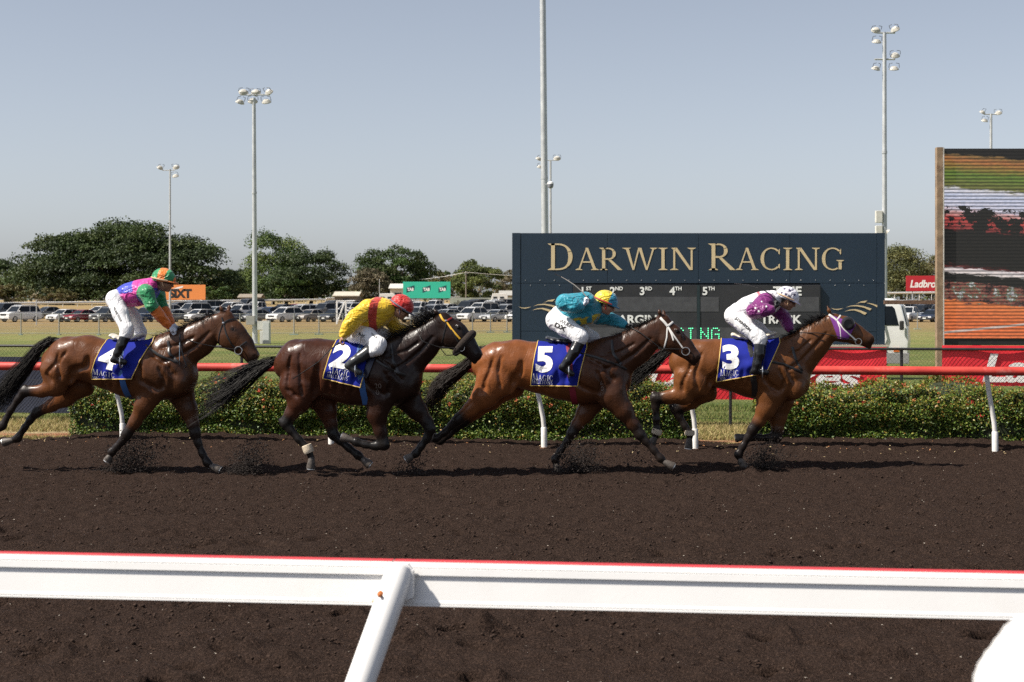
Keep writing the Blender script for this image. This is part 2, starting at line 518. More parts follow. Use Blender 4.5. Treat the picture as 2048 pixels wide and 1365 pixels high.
# ---- track: dark raked dirt with hoof prints
def build_track():
    fine_s = np.arange(-8.6, 8.6, 0.028); fine_n = np.arange(-0.7, 13.4, 0.028)
    out = np.array([.3, 1, 3, 8, 20, 50, 120])
    S = np.concatenate([(-8.6 - out)[::-1], fine_s, 8.6 + out]); NN = np.concatenate([fine_n, 13.4 + np.array([.3, 1, 3, 8, 20])])
    SS, NG = np.meshgrid(S, NN, indexing='ij')
    z = 0.03 * fbm(SS * 1.3, NG * 1.6, 3) + 0.035 * fbm(SS * 5, NG * 7, 3) + 0.055 * fbm(SS * 9, NG * 10, 2) + 0.060 * fbm(SS * 17 + 9, NG * 17, 1)
    rr = np.random.default_rng(5)
    for i in range(230):                                     # hoof prints, raked along the running line
        ps, pn = rr.uniform(-8, 8), rr.uniform(0.6, 13.2)
        if i < 80: pn = rr.normal(8.0, 0.7)
        elif i < 170: pn = rr.normal(11.9, 0.9)
        a, b, dp = rr.uniform(.07, .14), rr.uniform(.05, .085), rr.uniform(.07, .12) * (1.1 if pn > 10 else .65)
        i0, i1 = np.searchsorted(S, [ps - .5, ps + .5]); j0, j1 = np.searchsorted(NN, [pn - .3, pn + .3])
        ds = SS[i0:i1, j0:j1] - ps; dn = NG[i0:i1, j0:j1] - pn + .04 * np.sin(ds * 22 + i)
        q = (ds / a) ** 2 + (dn / b) ** 2
        z[i0:i1, j0:j1] += -dp * np.exp(-q ** 2.2) + dp * 0.6 * np.exp(-((ds - a * 1.5) / (a * .7)) ** 2 - (dn / (b * 1.4)) ** 2)
    bank = 0.17 * np.exp(-((NG + 0.55) / 0.55) ** 2) * (0.75 + 1.2 * fbm(SS * 0.55, SS * 0 + 3.0, 3))
    # the bank thins out in the two gaps of the hedge
    gap = np.zeros_like(SS)
    for u0, u1 in ((-300, 130), (1395, 1500)):
        a, b = s_at(u0, -0.4), s_at(u1, -0.4)
        gap = np.maximum(gap, 1 / (1 + np.exp(-(SS - a) / .12)) * 1 / (1 + np.exp((SS - b) / .12)))
    z += bank * (1 - 0.75 * gap)
    z[:, NG[0] < -0.62] -= 0.05
    V = np.stack([R0[0] + SS * T[0] + NG * N[0], R0[1] + SS * T[1] + NG * N[1], z], -1)
    V = V.reshape(-1, 3)
    ni, nj = SS.shape
    a = (np.arange(ni - 1)[:, None] * nj + np.arange(nj - 1)[None, :]).ravel()
    Fc = np.stack([a, a + 1, a + nj + 1, a + nj], 1)
    m, nt, b = new_mat('track dirt')
    vec = objvec(nt)
    big = noise(nt, objvec(nt, (.5, 1.6, 1)), 1.3, 4)
    c = mix(nt, big, (0.023, 0.0150, 0.0120), (0.038, 0.0252, 0.0200))
    gr = noise(nt, vec, 55, 5, 0.75)
    c = mix(nt, ramp(nt, gr, [(0.46, 0.0), (0.66, 1.0)]), c, (0.078, 0.050, 0.038))  # paler grains; the dark gaps between are crevice shade painted into the colour
    vo = nd(nt, 'ShaderNodeTexVoronoi'); vo.inputs['Scale'].default_value = 24.0; nt.links.new(vec, vo.inputs['Vector'])
    sel = nd(nt, 'ShaderNodeSeparateColor'); nt.links.new(vo.outputs['Color'], sel.inputs[0])
    fl = math_n(nt, 'MULTIPLY', math_n(nt, 'LESS_THAN', vo.outputs['Distance'], 0.16), math_n(nt, 'GREATER_THAN', sel.outputs[0], 0.965))
    c = mix(nt, fl, c, (0.42, 0.37, 0.31))                   # pale chips of shell in the dirt
    nt.links.new(c, b.inputs['Base Color'])
    b.inputs['Roughness'].default_value = 1.0; b.inputs['Specular IOR Level'].default_value = 0.04
    hsum = math_n(nt, 'ADD', noise(nt, vec, 30, 5, 0.75), math_n(nt, 'MULTIPLY', ramp(nt, noise(nt, vec, 75, 3, 0.7), [(.35, 0.0), (.6, 1.0)]), 0.35))
    bump(nt, b, hsum, 0.8, 0.05)
    me = mesh_data('track', V, Fc, m, True)
    add('track', me, kind='structure', label='dark brown raked dirt racetrack marked with hoof prints')
build_track()
def dirt_crumbs():
    rr = np.random.default_rng(31); n = 34000
    s_ = rr.uniform(-8.2, 8.2, n); q = .3 + 12.6 * rr.random(n) ** .8
    cl = vnoise(s_ * 1.4, q * 2.2) + .35 * rr.random(n) > .62
    s_, q = s_[cl], q[cl]; n = len(s_)
    r = .0045 + .013 * rr.random(n) ** 3
    base = np.array([(1, 0, 0), (-1, 0, 0), (0, 1, 0), (0, -1, 0), (0, 0, .8), (0, 0, -.5)])
    P = R0 + s_[:, None] * T + q[:, None] * N; P[:, 2] = .004 + r * .35
    V = P[:, None, :] + base[None] * r[:, None, None] * rr.uniform(.6, 1.4, (n, 6, 3)) + rr.normal(0, .2, (n, 6, 3)) * r[:, None, None]
    tri = np.array([(0, 2, 4), (2, 1, 4), (1, 3, 4), (3, 0, 4), (2, 0, 5), (1, 2, 5), (3, 1, 5), (0, 3, 5)])
    Fc = (np.arange(n) * 6)[:, None, None] + tri[None]
    me = mesh_data('dirt_crumbs', V.reshape(-1, 3), Fc.reshape(-1, 3), pm('dirt crumb', (.040, .026, .020), .95, var=.4, scale=30, spec=.1))
    add('dirt_crumbs', me, kind='stuff', label='loose crumbs of dark dirt scattered over the track')
dirt_crumbs()
def leaf_litter():
    rr = np.random.default_rng(8); n = 420
    s_ = rr.uniform(-8, 8, n); q = rr.normal(-.05, .28, n)
    P = R0 + s_[:, None] * T + q[:, None] * N; P[:, 2] = .17 * np.exp(-((q + .55) / .55) ** 2) * .8 + .03
    V, Fc = leaf_cloud(P, .032, .4, np.array([[0, 0, 1.5]] * n), .6, rr)
    me = mesh_data('leaf_litter', V, Fc, attr_mat('dry litter', .8, .2, .2, 20, 0)); set_col(me, np.repeat(np.array([(.50, .40, .22), (.42, .30, .16), (.35, .16, .07)])[rr.integers(0, 3, n)], 4, 0))
    add('leaf_litter', me, kind='stuff', label='dry leaf litter along the foot of the bank')

# ---- infield: verge, lawn, car-park field and far bank in one sheet
def build_infield():
    ks = np.concatenate([np.linspace(-1.3, -.42, 14), np.linspace(-.4, .4, 141), np.linspace(.42, 1.3, 14)])
    tt = np.concatenate([np.arange(0, 6, .12), np.geomspace(6, 3500, 150)])
    d0 = np.array([(R0 - .42 * N)[1] + 0 for k in ks])
    nrm0 = np.dot(R0 - .42 * N, N)
    d0 = nrm0 / (ks * N[0] + N[1])                          # where column k meets the track edge line
    D = d0[:, None] + tt[None, :]
    X = ks[:, None] * D
    z = zt(D) + 0.05 * fbm(X * .6, D * .6, 3) * np.minimum(1, tt / 1.0) + np.where(tt < 5, 0.05 * fbm(X * 6, D * 6, 2), 0) - 0.01
    V = np.stack([X, D, z], -1).reshape(-1, 3)
    ni, nj = D.shape
    a = (np.arange(ni - 1)[:, None] * nj + np.arange(nj - 1)[None, :]).ravel()
    Fc = np.stack([a, a + nj, a + nj + 1, a + 1], 1)
    m, nt, b = new_mat('infield')
    ps = nd(nt, 'ShaderNodeNewGeometry').outputs['Position']
    sx = nd(nt, 'ShaderNodeSeparateXYZ'); nt.links.new(ps, sx.inputs[0])
    wob = math_n(nt, 'MULTIPLY', math_n(nt, 'SUBTRACT', noise(nt, ps, 0.8, 5), 0.5), 1.6)
    nn = math_n(nt, 'ADD', math_n(nt, 'ADD', sx.outputs[1], math_n(nt, 'MULTIPLY', sx.outputs[0], 0.118)), wob)
    near = nd(nt, 'ShaderNodeMapRange'); near.inputs[1].default_value = 21.4; near.inputs[2].default_value = 31.4
    nt.links.new(nn, near.inputs[0])
    c1 = ramp(nt, near.outputs[0], [(0.02, (0.34, 0.135, 0.070)), (0.19, (0.36, 0.165, 0.09)), (0.22, (0.42, 0.33, 0.18)), (0.36, (0.40, 0.32, 0.17)), (0.48, (0.17, 0.19, 0.06)), (1.0, (0.118, 0.155, 0.042))])
    far = nd(nt, 'ShaderNodeMapRange'); far.inputs[1].default_value = 20; far.inputs[2].default_value = 420
    wob2 = math_n(nt, 'MULTIPLY', math_n(nt, 'SUBTRACT', noise(nt, ps, 0.06, 5), 0.5), 70)
    nt.links.new(math_n(nt, 'ADD', sx.outputs[1], wob2), far.inputs[0])
    c2 = ramp(nt, far.outputs[0], [(0.10, (0.125, 0.155, 0.042)), (0.155, (0.19, 0.205, 0.065)), (0.20, (0.205, 0.185, 0.075)), (0.27, (0.225, 0.165, 0.075)), (0.42, (0.24, 0.165, 0.080)), (0.7, (0.29, 0.205, 0.10)), (1.0, (0.31, 0.23, 0.12))])
    sw = nd(nt, 'ShaderNodeMapRange'); sw.inputs[1].default_value = 28; sw.inputs[2].default_value = 36
    nt.links.new(sx.outputs[1], sw.inputs[0])
    c = mix(nt, sw.outputs[0], c1, c2)
    pt = noise(nt, ps, 0.35, 6, 0.65)
    c = mix(nt, ramp(nt, pt, [(0.45, 0.0), (0.7, 0.55)]), c, (0.30, 0.235, 0.10))
    fine = noise(nt, ps, 9, 5, 0.75)
    c = mix(nt, 1.0, c, ramp(nt, fine, [(0.3, 0.62), (0.7, 1.25)]), 'MULTIPLY')
    nt.links.new(c, b.inputs['Base Color'])
    b.inputs['Roughness'].default_value = 0.95; b.inputs['Specular IOR Level'].default_value = 0.15
    bump(nt, b, noise(nt, ps, 18, 6, 0.8), 1.0, 0.06)
    add('infield', mesh_data('infield', V, Fc, m, True), kind='structure', label='grassy infield with dry patches behind the track fence')
build_infield()

# ---- leaf and blade clouds
def leaf_cloud(P, size, asp, nrm=None, jitter=1.0, rng=RNG, fold=0.25):
    """one small folded leaf at each point; returns verts, quads"""
    n = len(P)
    d = rng.normal(size=(n, 3)) * jitter
    if nrm is not None: d = d + nrm
    d /= np.linalg.norm(d, axis=1)[:, None] + 1e-9
    a = rng.normal(size=(n, 3)); a -= d * (a * d).sum(1)[:, None]; a /= np.linalg.norm(a, axis=1)[:, None] + 1e-9
    b = np.cross(d, a)
    L = (size * rng.uniform(.6, 1.3, n))[:, None] if np.isscalar(size) else (size * rng.uniform(.7, 1.2, n))[:, None]
    W = L * asp
    V = np.stack([P - a * L * .5, P + b * W * .5 + d * L * fold * .3, P + a * L * .5, P - b * W * .5 + d * L * fold * .3], 1).reshape(-1, 3)
    Fc = np.arange(4 * n).reshape(n, 4)
    return V, Fc

leaf_litter()
def grass_patch(name, regions, count, hgt, cols, label):
    Vs, Fs, Cs, k = [], [], [], 0
    rr = np.random.default_rng(3)
    for (u0, u1, n0, n1, w) in regions:
        m = int(count * w)
        n_ = rr.uniform(n1, n0, m)
        s_ = np.array([rr.uniform(s_at(u0, q), s_at(u1, q)) for q in n_])
        keep = vnoise(s_ * 2.2, n_ * 2.2) > 0.3
        s_, n_ = s_[keep], n_[keep]; m = len(s_)
        P = R0 + s_[:, None] * T + n_[:, None] * N; P[:, 2] = -0.015
        h = hgt * rr.uniform(.4, 1.3, m); a = rr.uniform(0, 6.28, m); lean = rr.normal(0, .5, (m, 2)) * h[:, None]
        wv = np.stack([np.cos(a), np.sin(a), 0 * a], 1) * 0.006
        tip = P + np.stack([lean[:, 0], lean[:, 1], h], 1); mid = P + np.stack([lean[:, 0] * .3, lean[:, 1] * .3, h * .6], 1)
        V = np.stack([P - wv, P + wv, mid + wv * .7, tip, mid - wv * .7], 1).reshape(-1, 3)
        b = k + 5 * np.arange(m)
        Fs.append(np.stack([b, b + 1, b + 2, b + 4], 1)); Fs.append(np.stack([b + 4, b + 2, b + 3, b + 3], 1))
        c = np.array(cols)[rr.integers(0, len(cols), m)] * rr.uniform(.7, 1.2, m)[:, None]
        Cs.append(np.repeat(c, 5, 0)); Vs.append(V); k += 5 * m
    V = np.concatenate(Vs); C = np.concatenate(Cs)
    quads = [f for f in Fs[0::2]]; tris = [f[:, :3] for f in Fs[1::2]]
    faces = [tuple(q) for f in quads for q in f] + [tuple(q) for f in tris for q in f]
    me = mesh_data(name, V, faces, attr_mat('dry grass blades', 0.8, 0.2, 0.2, 4, 0, trans=0.25))
    set_col(me, C)
    add(name, me, kind='stuff', label=label)
grass_patch('dry_grass', [(-120, 175, -2.1, -4.6, .18), (1385, 1560, -1.9, -4.6, .18), (-120, 150, -0.6, -0.9, .05), (1400, 1520, -.5, -.75, .05)], 42000, 0.075,
            [(.50, .40, .20), (.42, .33, .15), (.36, .30, .12), (.24, .24, .08)], 'short dry straw grass in the gaps of the hedge')
grass_patch('lawn_grass', [(-150, 2200, -4.2, -9.5, 1.0)], 42000, 0.07, [(.12, .17, .04), (.16, .19, .05), (.22, .20, .07), (.10, .145, .03)], 'green lawn blades behind the chain link fence')

# ---- hedges
def build_hedge(u0, u1, label, seed):
    rr = np.random.default_rng(seed)
    nc = -0.98
    s0, s1 = s_at(u0, nc + .3), s_at(u1, nc + .3)
    L = s1 - s0
    root = empty('flowering_hedge', RL((s0 + s1) / 2, nc), -TA, label=label, cat='hedge', group='clipped hedges along the running rail')
    hw, hh = 0.5, 0.84
    def surf(x, a):
        """x along the hedge, a around the section (0 back foot .. 1 front foot)"""
        ang = a * math.pi
        cx, cz = np.cos(ang), np.sin(ang)
        e = 0.30
        px = np.sign(cx) * np.abs(cx) ** e * hw; pz = np.abs(cz) ** e * hh
        bumpy = 1 + 0.42 * fbm(x * 1.5 + seed, a * 3.0, 3) + 0.46 * fbm(x * 4.1, a * 7 + seed, 3) + .6 * np.minimum(0, fbm(x * 2.3 + 40, a * 5 + seed, 2))
        # rounded ends
        ed = np.minimum(x, L - x); taper = np.sqrt(np.clip(1 - np.clip(1 - ed / .32, 0, 1) ** 2, .05, 1))
        return px * bumpy * (0.72 + 0.28 * taper), pz * bumpy * (0.86 + 0.14 * taper) * (0.985 + .05 * np.sin(x * 2.1 + seed))
    # dark woody core
    xs = np.linspace(.07, L - .07, max(10, int(L * 6))); as_ = np.linspace(0, 1, 15)
    X, A = np.meshgrid(xs, as_, indexing='ij')
    py, pz = surf(X, A)
    V = np.stack([X - L / 2, py * np.where(pz < .45, .70, .84), pz * .92], -1).reshape(-1, 3)
    ni, nj = X.shape
    a = (np.arange(ni - 1)[:, None] * nj + np.arange(nj - 1)[None, :]).ravel()
    core = mesh_data('branches', V, np.stack([a, a + nj, a + nj + 1, a + 1], 1), pm('hedge core', (0.022, 0.028, 0.010), 0.95, var=.5, scale=14, bmp=1, bscale=25), True)
    add('branches', core, root)
    n = int(L * 12500)
    x = rr.uniform(0, L, n); q = rr.random(n); q = np.where(rr.random(n) < .9, 0.08 + 0.92 * q, q)
    py, pz = surf(x, q)
    dep = 1 - 0.17 * rr.random(n) ** 1.6 + 0.05 * (rr.random(n) < .12) * rr.random(n)
    P = np.stack([x - L / 2, -py * 0 + (-1) * -py * dep, pz * dep], 1)
    P[:, 1] = py * dep
    fr = rr.random(n) < .38                                  # leaves down the front to the ground
    zz = rr.random(n) ** 1.15 * .62
    P[fr, 1] = (-hw * (1 + .24 * fbm(x * 1.9 + seed, zz * 3, 3)) * dep * (1 - .20 * np.exp(-((zz - .25 - .06 * np.sin(x * 3 + seed)) / .09) ** 2)))[fr]; P[fr, 2] = zz[fr]
    # front of the hedge is local -y; surf gives +hw at a=0, -hw at a=1
    tip = rr.random(n) < .16                                  # young shoots standing proud of the clipped face
    kx, kz = np.floor(x * 11), np.floor(q * 26)
    sprig = (vnoise(kx * 3.7, kz * 5.1) > .55)
    ext = rr.random(n) * .09 * (tip & sprig)
    P[:, 2] += ext * np.clip(P[:, 2] / hh, 0, 1) * 1.1; P[:, 1] -= ext * .5
    nr = np.stack([0 * x, py / hw, (pz / hh) * .9 + .25], 1); nr /= np.linalg.norm(nr, axis=1)[:, None]
    V, Fc = leaf_cloud(P, 0.036, .52, nr * 1.1, .75, rr)
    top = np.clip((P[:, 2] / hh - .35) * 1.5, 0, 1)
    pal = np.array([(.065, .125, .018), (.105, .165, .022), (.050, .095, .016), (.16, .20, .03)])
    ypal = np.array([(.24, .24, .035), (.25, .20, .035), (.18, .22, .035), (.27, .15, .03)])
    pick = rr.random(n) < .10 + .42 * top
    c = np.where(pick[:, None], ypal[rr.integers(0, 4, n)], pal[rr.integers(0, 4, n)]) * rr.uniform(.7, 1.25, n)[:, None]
    me = mesh_data('foliage', V, Fc, attr_mat('hedge leaves', 0.46, 0.35, 0.1, 30, 0, trans=0.12))
    set_col(me, np.repeat(c, 4, 0))
    add('foliage', me, root, kind='stuff')
    # flower heads: little orange and red clusters
    m = int(L * 12)
    fx = rr.uniform(.05, L - .05, m); fq = rr.uniform(.35, .97, m)
    py, pz = surf(fx, fq)
    C0 = np.stack([fx - L / 2, py * 1.03, pz * 1.02], 1)
    k = 14
    rad = rr.uniform(.012, .030, m)
    P = np.repeat(C0, k, 0) + rr.normal(size=(m * k, 3)) * np.repeat(rad, k)[:, None] * .6
    V, Fc = leaf_cloud(P, 0.02, .8, np.tile(np.array([[0, -1, .5]]), (m * k, 1)), .7, rr)
    fc = np.array([(.50, .13, .05), (.48, .06, .035), (.55, .20, .07)])[rr.integers(0, 3, m)]
    me = mesh_data('flowers', V, Fc, attr_mat('petals', .6, .3, .1, 30, 0, trans=0.2))
    set_col(me, np.repeat(np.repeat(fc, k, 0), 4, 0))
    add('flowers', me, root, kind='stuff')
build_hedge(146, 1392, 'long clipped hedge with orange flowers behind the three trailing horses', 2)
build_hedge(1508, 2250, 'clipped hedge with orange flowers at the right, ahead of horse three', 9)

# ---- inner running rail: faded red pipe on bent white posts
def inner_rail():
    root = empty('running_rail', RL(0, 0), -TA, label='faded red inner running rail on bent white posts before the hedge', cat='rail')
    mr = pm('faded red paint', (0.50, 0.045, 0.032), 0.55, var=.25, scale=3, bmp=.15, bscale=30, dirt=(0.62, 0.30, 0.25), dirt_amt=.6)
    mw = pm('post white paint', (0.72, 0.70, 0.66), 0.5, var=.1, scale=8, bmp=.1, dirt=(0.30, 0.20, 0.12), dirt_amt=.5)
    m = MB(); m.tube([(s, -.16, 1.085) for s in np.linspace(-14, 14, 15)], 0.057, 16)
    m.build('rail_pipe', mr, root, smooth=True)
    for u in (245, 662, 1088, 1390, 1990):
        s = s_at(u, 0)
        m = MB()
        m.tube([(s, 0, .27), (s - .012, 0, .42), (s - .045, -.02, .60), (s - .085, -.06, .80), (s - .12, -.12, .98), (s - .135, -.155, 1.05)], [.031] * 6, 10)
        p = m.build('post', mw, root, smooth=True)
        m = MB(); m.tube([(s + .003, 0, -.03), (s, 0, .29), (s, 0, .30)], [.041, .041, .036], 10)
        m.build('socket', mw, p, smooth=True)
        m = MB(); m.tube([(s + .003, 0, .0), (s + .003, 0, .035)], .058, 8)
        m.build('foot_collar', pm('rusty iron', (.16, .075, .035), .8, var=.4, scale=25, bmp=.4), p)
inner_rail()

# ---- near running rail: white moulded panels with red top, raked post
def near_rail():
    o = np.array([-.386, 5.517, 0.0])
    root = empty('running_rail', o, -TA, label='near white running rail with red top edge and one raked post', cat='rail')
    mw = pm('rail white plastic', (0.78, 0.77, 0.75), 0.42, var=.03, scale=3, bmp=.03, bscale=60, dirt=(.62, .58, .52), dirt_amt=.25)
    mr = pm('rail red edge', (0.52, 0.035, 0.04), 0.5, var=.1, scale=6)
    prof = [(-.004, 1.096), (.002, 1.078), (-.001, 1.0765), (.003, 1.075), (.007, 1.052), (-.003, 1.049), (.012, .968), (.014, .964), (.016, .957), (.013, .9555), (.017, .954), (.018, .948), (-.055, .948), (-.055, 1.096)]
    for a, b in ((-9, -.03), (-.024, 9)):
        m = MB(); m.prism([(p, q) for p, q in prof], lambda p, q, d: (d, -p, q), a, b)
        m.build('rail_panel', mw, root)
        m = MB(); m.prism([(-.006, 1.0965), (-.008, 1.0985), (-.050, 1.0985), (-.050, 1.0965)], lambda p, q, d: (d, -p, q), a, b)
        m.build('top_strip', mr, root)
    m = MB()
    top, bot = np.array([.005, -.045, 1.062]), np.array([-.335, -.52, -.05])
    d = (bot - top) / np.linalg.norm(bot - top)
    m.tube([top - d * .035, top - d * .025, top - d * .0, bot], [.02, .040, .049, .049], 24)
    m.build('post', mw, root, smooth=True)
    m = MB(); m.prism([(-.05, 1.098), (.035, 1.098), (.055, 1.07), (.055, .985), (.005, .962), (-.05, .985)], lambda p, q, dd: (p, -dd, q), .019, .034)
    br = m.build('bracket', mw, root, bevel=.004)
    m = MB(); m.prism([(.02, 1.09), (.055, 1.075), (.055, .985), (.03, .975)], lambda p, q, dd: (p, -dd, q), .034, .06)
    m.build('gusset', mw, br)
    m = MB(); c = np.array([-.045, -.120, 1.004]); m.lathe(c, [(.003, -.014), (.007, -.012), (.007, 0), (.011, .001), (.012, .004), (.012, .03)], 14, 'y')
    m.build('bolt', pm('rusty bolt', (.55, .17, .04), .6, var=.3, scale=80), root, smooth=True)
    m = MB(); m.tube([c + (0, .012, -.0), c + (-.012, .02, -.012), c + (-.026, .03, -.022)], .004, 8); m.lathe(c + (-.028, .03, -.026), [(.003, -.008), (.008, -.005), (.008, .003), (.003, .005)], 10, 'y')
    m.build('cord', pm('pale cord', (.62, .55, .42), .9), root, smooth=True)
near_rail()

def corner_cover():
    px = [(2090, 1232), (2050, 1242), (2026, 1262), (2006, 1292), (1986, 1318), (1970, 1342), (1960, 1368), (1956, 1410), (1958, 1520), (2300, 1520), (2300, 1225), (2170, 1222)]
    P = [at(u + 48, v + 34, 1.7) for u, v in px]
    m = MB(); m.prism([(p[0], p[2]) for p in P], lambda a, b, d: (a, d, b), 1.70, 1.82)
    o = m.build('white_cover', pm('white plastic cover', (.80, .79, .77), .6, var=.03), bevel=.012, label='out-of-focus white rounded cover in the near right corner', cat='cover')
corner_cover()

# ---- black chain link fence behind the hedge
FN = -4.0
def fence():
    root = empty('chain_link_fence', RL(0, FN), -TA, label='low black chain link fence behind the hedge and rail', cat='fence')
    blk = pm('black fence coating', (.018, .018, .02), .45, var=.3, scale=20)
    m = MB(); m.tube([(-13, 0, 1.24), (13, 0, 1.24)], .021, 10); m.build('top_rail', blk, root, smooth=True)
    for i in range(-5, 6):
        s = s_at(1461, FN) + i * 2.62
        m = MB(); m.tube([(s, .03, -.05), (s, .03, 1.25), (s, .03, 1.262)], [.024, .024, .012], 10); m.build('post', blk, root, smooth=True)
    V, Fc = [], []
    h0, h1, st = .14, 1.22, .062
    r = .0017
    for sg in (1, -1):
        for x in np.arange(-12.5, 12.5, st):
            a = np.array([x, .006 * sg, h0]); b = np.array([x + sg * (h1 - h0) * .92, .006 * sg, h1])
            k = len(V)
            for p in (a, b): V += [p + (r, 0, 0), p + (-r * .5, r, 0), p + (-r * .5, -r, 0)]
            for j in range(3): Fc.append((k + j, k + (j + 1) % 3, k + 3 + (j + 1) % 3, k + 3 + j))
    for z in (h0, .68):
        k = len(V)
        for x in (-12.5, 12.5): V += [np.array([x, .012, z + r * 1.3]), np.array([x, .014, z - r]), np.array([x, .010, z - r])]
        for j in range(3): Fc.append((k + j, k + (j + 1) % 3, k + 3 + (j + 1) % 3, k + 3 + j))
    add('wire_mesh', mesh_data('wire_mesh', V, np.array(Fc), blk), root, kind='stuff')
fence()

def flat_letters(polys_or_mesh, fn, depth, name, mat, parent):
    """lettering cut from a thin sheet. polys: list of outlines, or (verts2d, faces)"""
    V, Fc = [], []
    if isinstance(polys_or_mesh, tuple):
        v2, fcs = polys_or_mesh[:2]
        V = [fn(a, b, depth) for a, b in v2]; Fc = list(fcs)
        me = mesh_data(name, V, Fc, mat)
    else:
        for i, p in enumerate(polys_or_mesh):
            k = len(V); dd = depth + (i % 7) * 0.0009
            V += [fn(a, b, dd) for a, b in p]; Fc.append(tuple(range(k, k + len(p))))
        me = mesh_data(name, V, Fc, mat)
    return add(name, me, parent)

# ---- banners hung on the back of the fence
WHITE_PRINT = pm('white print', (.86, .85, .83), .6, var=.03)
def banner(u0, u1, v0, v1, col, name, label, text=None):
    n = FN - .035
    s0, s1 = s_at(u0, n), s_at(u1, n)
    root = empty('fence_banner', RL(s0, n), -TA, label=label, cat='banner', group='banners tied to the fence')
    pa, pb = RL(s0, n), RL(s1, n)
    za, zb = z_at(v0, pa), z_at(v1, pa)
    L = s1 - s0
    xs = np.linspace(0, L, 60); zs = np.linspace(zb, za, 9)
    X, Z = np.meshgrid(xs, zs, indexing='ij')
    Y = .012 * np.sin(X * 5) * np.sin(Z * 4) + .02 * fbm(X * 2, Z * 3, 2)
    V = np.concatenate([np.stack([X, Y, Z], -1).reshape(-1, 3), np.stack([X, Y + .004, Z], -1).reshape(-1, 3)])
    ni, nj = X.shape
    a = (np.arange(ni - 1)[:, None] * nj + np.arange(nj - 1)[None, :]).ravel()
    Fc = np.concatenate([np.stack([a, a + nj, a + nj + 1, a + 1], 1), np.stack([a, a + 1, a + nj + 1, a + nj], 1) + ni * nj])
    add('sheet', mesh_data('sheet', V, Fc, pm(name, col, .55, var=.12, scale=4, bmp=.1, bscale=12), True), root)
    if text:
        (v2, fc, w), tu0, tu1, tv0, tv1 = text
        t0 = s_at(tu0, n) - s0; t1 = s_at(tu1, n) - s0
        z0, z1 = z_at(tv1, pa), z_at(tv0, pa)
        flat_letters((v2, fc), lambda a, b, d: (t0 + (t1 - t0) * a / w, d, z0 + (z1 - z0) * b), -.022, 'lettering', WHITE_PRINT, root)
LAD = sans('Ladbrokes', .028, .22, .96)
banner(1262, 1773, 693, 798, (.80, .030, .045), 'red banner', 'red fence banner with white lettering below the scoreboard', (LAD, 1290, 1722, 727, 771))
banner(1884, 2420, 691, 772, (.80, .030, .045), 'red banner', 'red fence banner with white lettering below the big screen', (LAD, 1964, 2385, 706, 762))
banner(-420, 330, 712, 822, (.030, .036, .062), 'navy banner', 'plain navy fence banner at the left behind horse four')

